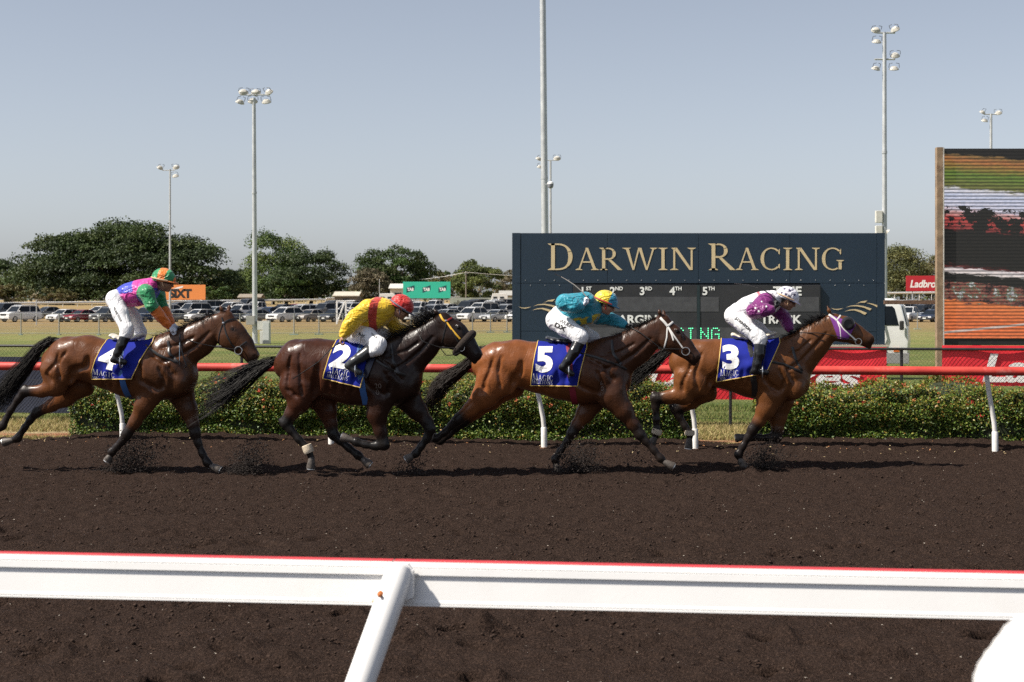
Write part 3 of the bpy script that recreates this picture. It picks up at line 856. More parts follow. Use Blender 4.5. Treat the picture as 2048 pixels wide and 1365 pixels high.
# ---- scoreboard
def scoreboard():
    D = 40.0
    root = empty('scoreboard', (at(1400, 700, D)[0], D, 0), label='navy racing scoreboard with gold lettering behind the leading horses', cat='scoreboard')
    ox = root.location.x
    def w(u, v, dy=0.0):
        p = at(u, v, D); return (p[0] - ox, dy, p[2])
    m_, nt, b = new_mat('navy panel')
    vec = objvec(nt)
    c = mix(nt, noise(nt, vec, 1.5, 5), (.010, .024, .044), (.015, .032, .056))
    st = noise(nt, objvec(nt, (9, 9, .7)), 3, 5, .7)
    c = mix(nt, ramp(nt, st, [(.6, 0.0), (.8, .35)]), c, (.08, .10, .12))
    nt.links.new(c, b.inputs['Base Color']); b.inputs['Roughness'].default_value = .5
    bump(nt, b, noise(nt, objvec(nt, (5, 5, 1)), 8, 4), .12, .02)
    navy = m_
    def panel(u0, v0, u1, v1, dy=0.0, th=.06, mat=navy, name='panel', par=root, bev=.004):
        a, c_ = w(u0, v1), w(u1, v0)
        m = MB(); m.box(((a[0] + c_[0]) / 2, dy + th / 2, (a[2] + c_[2]) / 2), (c_[0] - a[0] - .008, th, c_[2] - a[2] - .008))
        return m.build(name, mat, par, bevel=bev)
    for u0, u1 in ((1041, 1215), (1215, 1397), (1397, 1580), (1580, 1754)): panel(u0, 467, u1, 567)
    for u0, u1 in ((1024, 1041), (1754, 1770)): panel(u0, 466, u1, 567, -.01); panel(u0, 567, u1, 690, -.01)
    panel(1041, 567, 1146, 663); panel(1041, 663, 1146, 690); panel(1640, 567, 1754, 664); panel(1640, 664, 1754, 690)
    panel(1024, 466, 1770, 690, .09, .25, pm('board frame', (.02, .03, .045), .6), 'frame')
    # bolts along the seams
    bm_ = pm('bright bolt', (.6, .6, .6), .3, metal=.8)
    for u in list(range(1050, 1760, 29)):
        for v in (561, 571):
            if v == 571 and 1140 < u < 1650: continue
            p = w(u + (v - 560), v)
            m = MB(); m.lathe((p[0], -.006, p[2]), [(.008, -.004), (.012, .0), (.012, .006)], 6, 'y'); m.build('bolt', bm_, root)
    # ledge and legs
    a, c_ = w(1020, 690), w(1776, 690)
    m = MB(); m.box(((a[0] + c_[0]) / 2, .05, a[2] - .03), (c_[0] - a[0], .3, .055)); m.build('ledge', pm('beige ledge', (.42, .37, .30), .8, bmp=.2), root, bevel=.005)
    for u in (1060, 1240, 1400, 1560, 1745):
        p = w(u, 690); m = MB(); m.box((p[0], .2, (p[2] - .06) / 2 - .05), (.15, .15, p[2] + .04)); m.build('leg', pm('board leg', (.10, .10, .10), .6), root)
    # score face
    dark = pm('score face', (.028, .028, .032), .5, var=.15, scale=3)
    face = panel(1146, 570, 1640, 690, -.085, .085, dark, 'score_face', root, .006)
    lite = pm('display window', (.070, .070, .076), .35, var=.15, scale=8)
    for u0, v0, u1, v1 in ((1152, 594, 1393, 624), (1399, 594, 1437, 624), (1520, 594, 1637, 624), (1152, 655, 1393, 688), (1399, 655, 1637, 688)):
        panel(u0, v0, u1, v1, -.091, .005, lite, 'display_window', face, 0)
    panel(1393, 570, 1399, 690, -.10, .014, pm('teal strut', (.015, .03, .035), .5), 'strut', face, 0)
    def txt(s, u0, vt, vb, bold=.02, wid=None, name='lettering'):
        v2, fc, wd = sans(s, bold)
        hpx = vb - vt; k = (wid / wd) if wid else hpx
        flat_letters((v2, fc), lambda a, b, d: w(u0 + a * k, vb - b * hpx, d), -.094, name, WHITE_PRINT, face)
    for i, (n_, sfx, u) in enumerate((('1', 'ST', 1163), ('2', 'ND', 1219), ('3', 'RD', 1279), ('4', 'TH', 1338), ('5', 'TH', 1404))):
        txt(n_, u, 574, 590, .03); txt(sfx, u + 11 if i else u + 9, 573.5, 581, .03)
    txt('TIME', 1545, 573, 591, .03, 57); txt('MARGIN', 1217, 630, 647, .03, 96); txt('TRACK', 1520, 630, 647, .03, 82)
    # lit matrix lettering
    G = {'R': ['11110', '10001', '10001', '11110', '10100', '10010', '10001'], 'A': ['01110', '10001', '10001', '11111', '10001', '10001', '10001'],
         'C': ['01110', '10001', '10000', '10000', '10000', '10001', '01110'], 'I': ['01110', '00100', '00100', '00100', '00100', '00100', '01110'],
         'N': ['10001', '10001', '11001', '10101', '10011', '10001', '10001'], 'G': ['01110', '10001', '10000', '10111', '10001', '10001', '01110']}
    m = MB()
    for ch, u0 in (('R', 1303), ('A', 1327), ('C', 1351), ('I', 1373.5), ('N', 1401), ('G', 1422.5)):
        for r_, row in enumerate(G[ch]):
            for c_, on in enumerate(row):
                if on == '1':
                    p = w(u0 + c_ * 3.6, 657 + r_ * 3.9)
                    m.lathe((p[0], -.101, p[2]), [(.012, -.002), (.0135, .004)], 6, 'y')
    m.build('lamp_dots', pm('green lamps', (.1, .7, .35), .4, emit=(.12, 1.0, .42), emit_s=1.6), face, kind='stuff')
    # gold swooshes
    gold = pm('gold print', (.64, .50, .30), .55, var=.05)
    sw = [[(380, 145), (430, 163), (480, 168), (540, 162), (610, 150), (560, 172), (500, 185), (430, 177)],
          [(640, 140), (740, 106), (850, 95), (980, 115), (1120, 160), (1090, 195), (980, 146), (850, 118), (740, 120)],
          [(620, 215), (720, 180), (820, 170), (920, 192), (1035, 240), (995, 275), (900, 226), (800, 192), (720, 196)],
          [(830, 80), (920, 32), (1045, 10), (1000, 55), (910, 52)],
          [(1020, 55), (1120, 66), (1210, 95), (1300, 135), (1270, 165), (1150, 98)]]
    for dx, dy in ((0, 0), (-624.6, -2.6)):
        flat_letters([[(x / 9.1 + 1620 + dx, y / 9.1 + 600 + dy) for x, y in p] for p in sw], lambda a, b, d: w(a, b, d), -.012, 'swoosh_emblem', gold, root)
    for text, u0, u1 in (('DARWIN', 1095, 1391), ('RACING', 1416, 1691)):
        ps, wd = serif(text, {0}, .02)
        flat_letters([[(u0 + (u1 - u0) * a / wd, 540.5 - b * 44.5) for a, b in p] for p in ps], lambda a, b, d: w(a, b, d), -.012, 'lettering', gold, root)
scoreboard()

# ---- big screen
def big_screen():
    D = 38.5
    root = empty('video_screen', at(1880, 690, D) * np.array([1, 1, 0]), label='tall outdoor video screen at the right edge on a rusty steel frame', cat='screen')
    o = np.array(root.location)
    W = lambda u, v, dy=0: at(u, v, D) - o + np.array([0, dy, 0])
    rust = pm('rusty steel', (.24, .165, .105), .8, var=.35, scale=5, bmp=.35, bscale=25, dirt=(.13, .06, .03), dirt_amt=.8)
    grey = pm('galvanised edge', (.42, .40, .37), .5, var=.2, scale=10)
    a, b = W(1873, 745), W(1885, 295)
    m = MB(); m.box(((a[0] + b[0]) / 2, .05, b[2] / 2 - .1), (b[0] - a[0], .18, b[2] + .2)); m.build('column', rust, root, bevel=.008)
    p = W(1886.2, 300); m = MB(); m.box((p[0], -.01, b[2] / 2), (.022, .12, b[2] - .02)); m.build('edge_angle', grey, root)
    a, b = W(1887.5, 691), W(2330, 297)
    m = MB(); m.box(((a[0] + b[0]) / 2, .26, (a[2] + b[2]) / 2), (b[0] - a[0], .4, b[2] - a[2])); cab = m.build('cabinet', pm('screen cabinet', (.015, .015, .016), .5), root, bevel=.01)
    # display face
    mt, nt, bs = new_mat('video picture')
    tc = nd(nt, 'ShaderNodeTexCoord').outputs['Object']
    sx = nd(nt, 'ShaderNodeSeparateXYZ'); nt.links.new(tc, sx.inputs[0])
    nz = noise(nt, objvec(nt, (1.2, 1, 7)), 2.2, 5, .7)
    nz2 = noise(nt, objvec(nt, (1.3, 1, 2.0)), 2.6, 5, .75)
    hgt = W(0, 298)[2] - W(0, 680)[2]
    zz = math_n(nt, 'DIVIDE', sx.outputs[2], hgt)                       # 0 bottom .. 1 top
    sl = math_n(nt, 'ADD', zz, math_n(nt, 'MULTIPLY', sx.outputs[0], .018))
    sl = math_n(nt, 'ADD', sl, math_n(nt, 'MULTIPLY', math_n(nt, 'SUBTRACT', nz, .5), .085))
    K = (.012, .011, .010)
    rp = nd(nt, 'ShaderNodeValToRGB'); rp.color_ramp.interpolation = 'LINEAR'
    st = [(0.0, (.80, .20, .07)), (.10, (.72, .17, .05)), (.195, (.75, .22, .07)), (.205, K), (.345, K), (.352, (.75, .70, .68)), (.372, (.70, .66, .68)), (.378, (.16, .02, .02)), (.39, K), (.572, K), (.585, (.30, .05, .05)), (.64, (.50, .07, .06)), (.665, (.60, .35, .34)), (.69, (.62, .64, .78)), (.76, (.55, .62, .80)), (.785, (.70, .72, .80)), (.80, (.16, .17, .05)), (.87, (.13, .22, .04)), (.94, (.42, .17, .06)), (.965, (.22, .14, .05)), (.972, K), (1.0, K)]
    while len(rp.color_ramp.elements) < len(st): rp.color_ramp.elements.new(.5)
    for e, (p_, c_) in zip(rp.color_ramp.elements, st): e.position = p_; e.color = (*c_, 1)
    nt.links.new(sl, rp.inputs[0])
    col = rp.outputs[0]
    # crowd specks between the white rail and the dirt, dark horses in the red part
    crowd = ramp(nt, nz2, [(.40, (.02, .015, .015)), (.5, (.30, .10, .08)), (.56, (.05, .16, .08)), (.6, (.65, .62, .66)), (.7, (.12, .05, .05))])
    band = math_n(nt, 'MULTIPLY', math_n(nt, 'GREATER_THAN', sl, .20), math_n(nt, 'LESS_THAN', sl, .30))
    col = mix(nt, band, col, crowd)
    hz = math_n(nt, 'MULTIPLY', math_n(nt, 'MULTIPLY', math_n(nt, 'GREATER_THAN', sl, .57), math_n(nt, 'LESS_THAN', sl, .70)), math_n(nt, 'GREATER_THAN', noise(nt, objvec(nt, (1.0, 1, 1.3)), 1.5, 6, .7), .50))
    col = mix(nt, hz, col, K)
    line = math_n(nt, 'LESS_THAN', math_n(nt, 'ABSOLUTE', math_n(nt, 'SUBTRACT', math_n(nt, 'SUBTRACT', zz, math_n(nt, 'MULTIPLY', sx.outputs[0], .022)), .03)), .006)
    col = mix(nt, line, col, (.6, .5, .45))
    col = mix(nt, 1.0, col, ramp(nt, noise(nt, objvec(nt, (3, 1, 14)), 2.0, 5, .8), [(.3, (.45, .5, .55)), (.7, (1.35, 1.2, 1.1))]), 'MULTIPLY')
    scan = math_n(nt, 'SINE', math_n(nt, 'MULTIPLY', sx.outputs[2], 2 * math.pi / .082))
    col = mix(nt, 1.0, col, ramp(nt, math_n(nt, 'ADD', math_n(nt, 'MULTIPLY', scan, .5), .5), [(.25, .35), (.6, 1.0)]), 'MULTIPLY')
    bs.inputs['Base Color'].default_value = (.01, .01, .01, 1); bs.inputs['Roughness'].default_value = .55
    nt.links.new(col, bs.inputs['Emission Color']); bs.inputs['Emission Strength'].default_value = .72
    a, b = W(1889.5, 677), W(2328, 299)
    m = MB(); m.box(((b[0] - a[0]) / 2, 0, (b[2] - a[2]) / 2), (b[0] - a[0], .012, b[2] - a[2]))
    add('display', m.data('display', mt), cab, (a[0], .045, a[2]))
    for u in (1960, 2290):
        p = W(u, 690); m = MB(); m.box((p[0], .3, p[2] / 2), (.16, .16, p[2])); m.build('leg', rust, root)
    a, b = W(1771, 609), W(1873, 601)
    m = MB(); m.box(((a[0] + b[0]) / 2, .16, (a[2] + b[2]) / 2), (b[0] - a[0], .08, b[2] - a[2]))
    m.build('cross_beam', pm('rusty beam', (.13, .075, .05), .85, var=.5, scale=30, bmp=.5), root, bevel=.004)
big_screen()

# ================================================================== MIDDLE DISTANCE AND BACKGROUND
GALV = pm('galvanised steel', (.50, .51, .51), .42, metal=.35, var=.12, scale=4, bmp=.06)
LAMPG = pm('lamp housing', (.50, .48, .43), .5, var=.15, scale=10, dirt=(.30, .22, .14), dirt_amt=.4)
DARKM = pm('dark steel', (.06, .06, .065), .5)

def flood_lamp(parent, c, az, tilt, k=1.0):
    """a round-backed floodlight on a yoke"""
    M = Matrix.Rotation(az, 3, 'Z') @ Matrix.Rotation(tilt, 3, 'X')
    c = Vector([float(x) for x in c])
    m = MB()
    prof = [(.05, -.0), (.16, .02), (.23, .09), (.30, .17), (.31, .19), (.31, .22)]
    s2 = MB(); s2.lathe((0, 0, 0), [(r * k, -h * k) for r, h in prof], 12, 'z')
    m.quadmesh([tuple(M @ Vector((v[0], v[1] * .8, v[2])) + c) for v in s2.v], s2.f)
    h = m.build('floodlight', LAMPG, parent)
    g = MB(); g.lathe((0, 0, 0), [(.285 * k, -.222 * k), (.285 * k, -.232 * k)], 12)
    gm = MB(); gm.quadmesh([tuple(M @ Vector((v[0], v[1] * .8, v[2])) + c) for v in g.v], g.f)
    gm.build('lens', pm('lamp glass', (.35, .37, .38), .15, metal=.3), h)
    y = MB()
    for sx in (-1, 1):
        y.tube([M @ Vector((sx * .32 * k, 0, -.1 * k)) + c, M @ Vector((sx * .30 * k, 0, .16 * k)) + c, M @ Vector((sx * .1 * k, 0, .20 * k)) + c], .018 * k, 6)
    y.build('yoke', DARKM, h)

def flood_pole(u, d, vtop, lamps, label, r0=.14, r1=.09, arms=(), lean=0.0, vjoint=None):
    base = on_land(u, d)
    root = empty('floodlight_pole', base, label=label, cat='light pole', group='floodlight poles on the infield')
    px = F / d
    z = lambda v: H + (HY - v) / px - base[2]
    top = z(vtop)
    m = MB(); m.tube([(0, 0, 0), (lean * .4, 0, top * .4), (lean, 0, top)], [r0, r0 * .6 + r1 * .4, r1], 12)
    m.build('pole', GALV, root, smooth=True)
    m = MB(); m.tube([(0, 0, 0), (0, 0, .03)], r0 * 2.1, 12); m.build('base_plate', GALV, root)
    if vjoint:
        zj = z(vjoint); m = MB(); m.tube([(lean * zj / top, 0, zj - .05), (lean * zj / top, 0, zj + .05)], (r0 + r1) / 2 * 1.12, 12); m.build('joint_sleeve', GALV, root, smooth=True)
    for (ua, ub, va) in arms:
        m = MB(); m.tube([((ua - u) / px, 0, z(va)), ((ub - u) / px, 0, z(va))], .035, 8); m.build('arm', GALV, root)
    for (ul, vl, az, tilt, k) in lamps:
        flood_lamp(root, ((ul - u) / px, -.02, z(vl)), az, tilt, k)
    return root, z, px

# six lamp pole left of centre, with its boxes
root, z, px = flood_pole(510, 74, 196, [(488, 181, .3, .9, .75), (511, 182, 0, 1.0, .75), (535, 181, -.7, .8, .75), (482, 200, .9, .5, .75), (506, 198, .2, .7, .75), (532, 199, -.2, .5, .75)],
          'tall grey floodlight pole with six lamps and a meter box, left of centre', .125, .085, [(480, 540, 190)], -.05, 386)
for (ua, ub, va, vb, dy, nm, col) in ((494, 511, 632, 650, -.16, 'junction_box', (.33, .32, .29)), (516, 526, 643, 660, -.12, 'meter_box', (.50, .50, .46))):
    m = MB(); m.box((((ua + ub) / 2 - 510) / px, dy, (z(va) + z(vb)) / 2), ((ub - ua) / px, .22, abs(z(va) - z(vb)))); m.build(nm, pm(nm, col, .6, var=.1), root, bevel=.01)
cab = empty('switch_cabinet', on_land(533, 73.6), label='white electrical cabinet standing beside the six lamp pole', cat='cabinet')
m = MB(); m.box((0, 0, .53), (.34, .34, 1.06)); m.build('housing', pm('cabinet paint', (.55, .55, .52), .5, var=.1, dirt=(.3, .25, .2), dirt_amt=.4), cab, bevel=.012)
m = MB(); m.box((.0, -.176, .58), (.27, .012, .8)); m.build('door', pm('cabinet door', (.58, .59, .58), .5, var=.06), cab, bevel=.003)
m = MB(); m.box((.0, -.176, .08), (.3, .012, .14)); m.build('plinth', pm('plinth', (.12, .13, .14), .7), cab)
m = MB(); m.box((-.24, 0, .3), (.1, .2, .6)); m.build('duct', pm('cabinet paint', (.55, .55, .52)), cab, bevel=.006)

flood_pole(340, 130, 339, [(322, 333, .9, .7, .95), (351, 332, -.2, .8, .95), (350, 349, -.4, .4, .95)], 'thin distant floodlight pole in front of the broad rain tree', .10, .07, [(325, 350, 341)])
root, z, px = flood_pole(1092, 58, -260, [(1070, -250, .4, .8, .8), (1112, -250, -.4, .8, .8)], 'tall grey pole running out of the top of the picture', .135, .10, [(1068, 1114, -246)], -.16, 356)
flood_pole(1101, 118, 322, [(1079, 315, .9, .6, .85), (1114, 314, -.1, .8, .9), (1081, 331, .5, .4, .8)], 'thin distant floodlight pole just right of the tall pole', .10, .075, [(1081, 1116, 321)])
dm = empty('dome_camera', at(1101, 370, 57.5), label='grey dome camera on the side of the tall pole', cat='camera')
m = MB(); m.lathe((0, 0, 0), [(.04, -.13), (.09, -.1), (.11, -.03), (.11, .03)], 14); m.build('dome', pm('dome', (.22, .22, .25), .3), dm, smooth=True)
m = MB(); m.lathe((0, 0, 0), [(.115, .03), (.10, .09), (.03, .12)], 14); m.build('hood', WHITE_PRINT, dm, smooth=True)
m = MB(); m.box((-.11, .0, .02), (.16, .05, .05)); m.build('bracket', GALV, dm)
root, z, px = flood_pole(1769, 62, 66, [(1753, 57, .1, .9, .62), (1788, 55, -.8, .7, .62), (1754, 79, .2, .35, .62), (1790, 107, -.2, .7, .62), (1753, 133, .6, .4, .62), (1788, 133, -.1, .35, .62)],
          'tall floodlight pole with two tiers of lamps behind the scoreboard', .115, .075, [(1753, 1790, 66), (1749, 1790, 119)], -.0, 305)
for va, vb in ((422, 446), (452, 470)):
    m = MB(); m.box(((1757 - 1769) / px, -.05, (z(va) + z(vb)) / 2), (.26, .2, abs(z(va) - z(vb)))); m.build('speaker_box', pm('cream box', (.62, .60, .54), .5), root, bevel=.02)
m = MB(); m.tube([((1775 - 1769) / px, -.1, z(464)), ((1772 - 1769) / px, -.1, z(462))], [.1, .04], 12); m.build('horn', LAMPG, root)
flood_pole(1982, 105, 228, [(1967, 222, .9, .6, .8), (1996, 223, -.5, .7, .8), (1970, 238, .4, .35, .8)], 'distant floodlight pole above the big screen', .12, .085, [(1968, 1998, 229)])

# ---- wire fence across the infield
def wire_fence():
    d = 94
    root = empty('wire_fence', on_land(500, d), label='grey wire fence on posts in front of the parked cars', cat='fence')
    g = pm('fence grey', (.30, .30, .28), .5, metal=.3)
    o = np.array(root.location)
    us = [-30, 42, 118, 198, 270, 335, 405, 480, 588, 638, 686, 745, 777, 822, 880, 945, 981, 1014, 1045, 1790, 1835, 1878]
    for u in us:
        m = MB()
        b = on_land(u, d + (0.0 if u < 560 else (u - 560) * .02)) - o
        h = 1.27
        m.tube([b, b + (0, 0, h)], .035, 8); m.build('post', g, root)
        m = MB(); m.box(b + (0, -.02, .02), (.5 if u > 560 else .2, .3, .05)); m.build('foot', pm('fence foot', (.25, .33, .28), .8), root)
    for k in range(7):
        zz = 1.24 - .19 * k
        m = MB()
        pts = [on_land(u, d + (0.0 if u < 560 else (u - 560) * .02)) - o + (0, 0, zz) for u in us[:19]]
        m.tube(pts, .018 if k in (0, 6) else .006, 5); m.build('wire', g, root)
wire_fence()

# ---- white running rail of the back straight
def back_rail(us, label):
    (u0, v0, d0), (u1, v1, d1) = us
    a, b = at(u0, v0, d0), at(u1, v1, d1)
    root = empty('running_rail', (a[0], a[1], zt(a[1])), label=label, cat='rail', group='white rails of the back straight')
    o = np.array(root.location)
    w = pm('distant white rail', (.78, .77, .74), .5, var=.04)
    m = MB(); m.tube([a - o, b - o], .16, 8, flat=1.3); m.build('rail', w, root)
    n = int(np.linalg.norm(b - a) / 3.2)
    for i in range(n + 1):
        p = a + (b - a) * i / n
        m = MB(); m.tube([p - o + (0, -.05, 0), p - o + (-.12, .1, -.5), (p[0] - o[0] - .2, p[1] - o[1] + .15, zt(p[1]) - o[2] - .3)], .055, 6); m.build('post', w, root)
back_rail(((-60, 608, 290), (720, 599, 365)), 'long white running rail of the back straight at the left')
back_rail(((652, 597.5, 352), (1060, 594.5, 400)), 'white running rail of the back straight below the green sign')
back_rail(((1740, 587, 330), (1960, 584.5, 345)), 'white running rail of the back straight seen right of the scoreboard')

# ---- roadside signs
def sign(u0, u1, v0, v1, d, col, name, label):
    c = on_land((u0 + u1) / 2, d)
    root = empty('advertising_sign', c, label=label, cat='sign', group='advertising signs beyond the cars')
    px = F / d
    W_, Z0, Z1 = (u1 - u0) / px, H + (HY - v1) / px - c[2], H + (HY - v0) / px - c[2]
    m = MB(); m.box((0, 0, (Z0 + Z1) / 2), (W_, .12, Z1 - Z0)); m.build('panel', pm(name, col, .6, var=.05), root, bevel=.02)
    for x in (-.35, .35):
        m = MB(); m.tube([(x * W_, .15, -.3), (x * W_, .15, Z1 - .1)], .07, 8); m.build('leg', GALV, root)
    return root, lambda u, v, dy: ((u - (u0 + u1) / 2) / px, dy, H + (HY - v) / px - c[2])
r_, w_ = sign(330, 411, 570, 600, 318, (.80, .27, .07), 'orange sign', 'orange sign with dark lettering beyond the parked cars')
v2, fc, wd = sans('SIXT', .055, .0, .92)
flat_letters((v2, fc), lambda a, b, d: w_(338 + a * 46 / wd, 595.5 - b * 17, d), -.07, 'lettering', pm('black print', (.02, .018, .018), .6), r_)
flat_letters([[(345, 578), (356, 574.5), (367, 572), (365, 576), (356, 578)]], lambda a, b, d: w_(a, b, d), -.075, 'swoosh_emblem', WHITE_PRINT, r_)
r_, w_ = sign(806, 901, 564, 597, 330, (.03, .50, .34), 'green sign', 'turquoise green sign with three dark emblems beyond the parked cars')
for i, u in enumerate((813, 845, 877)):
    flat_letters([[(u, 586), (u, 576), (u + 16, 571), (u + 16, 580.5)]], lambda a, b, d: w_(a, b, d), -.07, 'emblem', pm('dark teal print', (.008, .07, .08), .6), r_)
    v2, fc, wd = sans('TAB', .05)
    flat_letters((v2, fc), lambda a, b, d: w_(u + 1.5 + a * 13 / wd, 582 - b * 6, d), -.08, 'lettering', WHITE_PRINT, r_)
r_, w_ = sign(1812, 1903, 552, 583, 300, (.46, .018, .03), 'red sign', 'red sign with white lettering seen between scoreboard and screen')
flat_letters(LAD[:2], lambda a, b, d: w_(1820 + a * 76 / LAD[2], 575 - b * 15, d), -.07, 'lettering', WHITE_PRINT, r_)

# ---- low buildings under the trees
def low_building(u0, u1, veave, vridge, d, wallc, roofc, label, dep=9):
    c = on_land((u0 + u1) / 2, d); px = F / d
    root = empty('low_building', c, label=label, cat='building')
    W_ = (u1 - u0) / px; ze = H + (HY - veave) / px - c[2]; zr = H + (HY - vridge) / px - c[2]
    m = MB(); m.box((0, dep / 2, ze / 2 - .2), (W_ * .96, dep, ze + .4)); wl = m.build('wall', pm('wall %.2f' % wallc[0], wallc, .8, var=.08), root)
    m = MB(); m.prism([(-.6, ze), (dep / 2, zr), (dep + .6, ze), (dep + .6, ze + .15), (dep / 2, zr + .18), (-.6, ze + .15)], lambda a, b, q: (q, a, b), -W_ / 2 - .3, W_ / 2 + .3)
    m.build('roof', pm('roof %.2f' % roofc[0], roofc, .6, var=.15, scale=2), root)
    n = max(1, int(W_ / 5))
    for i in range(n):
        x = -W_ * .45 + W_ * .9 * (i + .5) / n
        m = MB(); m.box((x, -.02, ze * .55), (1.5, .08, ze * .4)); wi = m.build('window', pm('dark pane', (.03, .035, .04), .15), root)
        m = MB(); m.box((x, -.07, ze * .33), (1.7, .1, .1)); m.build('sill', WHITE_PRINT, wi)
low_building(70, 128, 590, 580, 352, (.42, .38, .30), (.52, .44, .33), 'low house with pale tan roof under the left trees')
low_building(668, 716, 593, 585, 345, (.16, .14, .12), (.50, .46, .38), 'dark open shed with pale roof under the middle trees')
low_building(780, 812, 578, 569, 352, (.62, .58, .50), (.55, .53, .48), 'white gabled shed left of the green sign')
low_building(1000, 1080, 592, 583, 372, (.40, .37, .32), (.34, .33, .30), 'low building at the left edge of the scoreboard', 6)
low_building(478, 520, 596, 590, 340, (.16, .14, .12), (.26, .22, .17), 'low shed behind the pole in shade', 5)
def boundary_fence():
    a, b = on_land(900, 338), on_land(1075, 345)
    root = empty('boundary_fence', a, label='grey green corrugated fence right of the green sign', cat='fence')
    n = 26; d = (b - a) / n
    mt = pm('corrugated fence', (.34, .37, .32), .7, var=.12)
    for i in range(n):
        m = MB(); m.box(d * (i + .5) + (0, (i % 2) * .06, .65), (np.linalg.norm(d) * .98, .06, 1.9)); m.build('sheet', mt, root)
boundary_fence()
def utility():
    p = on_land(932, 350)
    root = empty('utility_pole', p, label='timber power pole carrying wires before the light green tree', cat='power pole')
    px = F / 350; hz = H + (HY - 543) / px - p[2]
    m = MB(); m.tube([(0, 0, -.2), (0, 0, hz)], [.16, .11], 8); m.build('pole', pm('grey timber', (.20, .17, .14), .9), root)
    m = MB(); m.box((0, 0, hz - .3), (1.9, .12, .12)); m.build('crossarm', pm('grey timber', (.20, .17, .14)), root)
    for (u1, v1, d1) in ((785, 562, 380), (1230, 556, 360)):
        q = at(u1, v1, d1) - p
        for dy in (-.7, .7):
            m = MB(); pts = []
            for t in np.linspace(0, 1, 9):
                s_ = np.array([dy * 0, dy, hz - .2]) * (1 - t) + (q + (0, dy, 0)) * t; s_[2] -= 1.2 * 4 * t * (1 - t) * .4
                pts.append(s_)
            m.tube(pts, .045, 5); m.build('wire', pm('pale wire', (.55, .54, .50), .6), root)
    for u1 in (785,):
        q = on_land(u1, 380) - p
utility()
m_ = empty('metal_post', on_land(759, 290), label='thin grey post left of the caravan', cat='post')
m = MB(); m.tube([(0, 0, -.2), (0, 0, 5.2)], .06, 8); m.build('shaft', GALV, m_)
m_ = empty('metal_post', on_land(73, 150), label='thin white post beside the white four wheel drive at the left', cat='post')
m = MB(); m.tube([(0, 0, -.1), (0, 0, 2.4)], .05, 8); m.build('shaft', GALV, m_)

# ---- steps on a white frame
def steps():
    root = empty('mounting_steps', on_land(691, 160), label='white steel access steps among the parked cars', cat='steps')
    w = pm('white steel', (.75, .75, .73), .5)
    for x in (-.9, .0):
        for y in (0, .7):
            m = MB(); m.tube([(x, y, 0), (x, y, 2.35)], .045, 6); m.build('upright', w, root)
    for y in (0, .7):
        m = MB(); m.tube([(-.9, y, .1), (-.1, y, 2.3)], .04, 6); m.build('brace', w, root)
        m = MB(); m.tube([(-.9, y, 2.33), (.9, y, 2.33)], .04, 6); m.build('handrail', w, root)
    for i in range(6):
        m = MB(); m.box((.45, .35, .15 + i * .3), (.9, .75, .05)); m.build('tread', w, root)
steps()

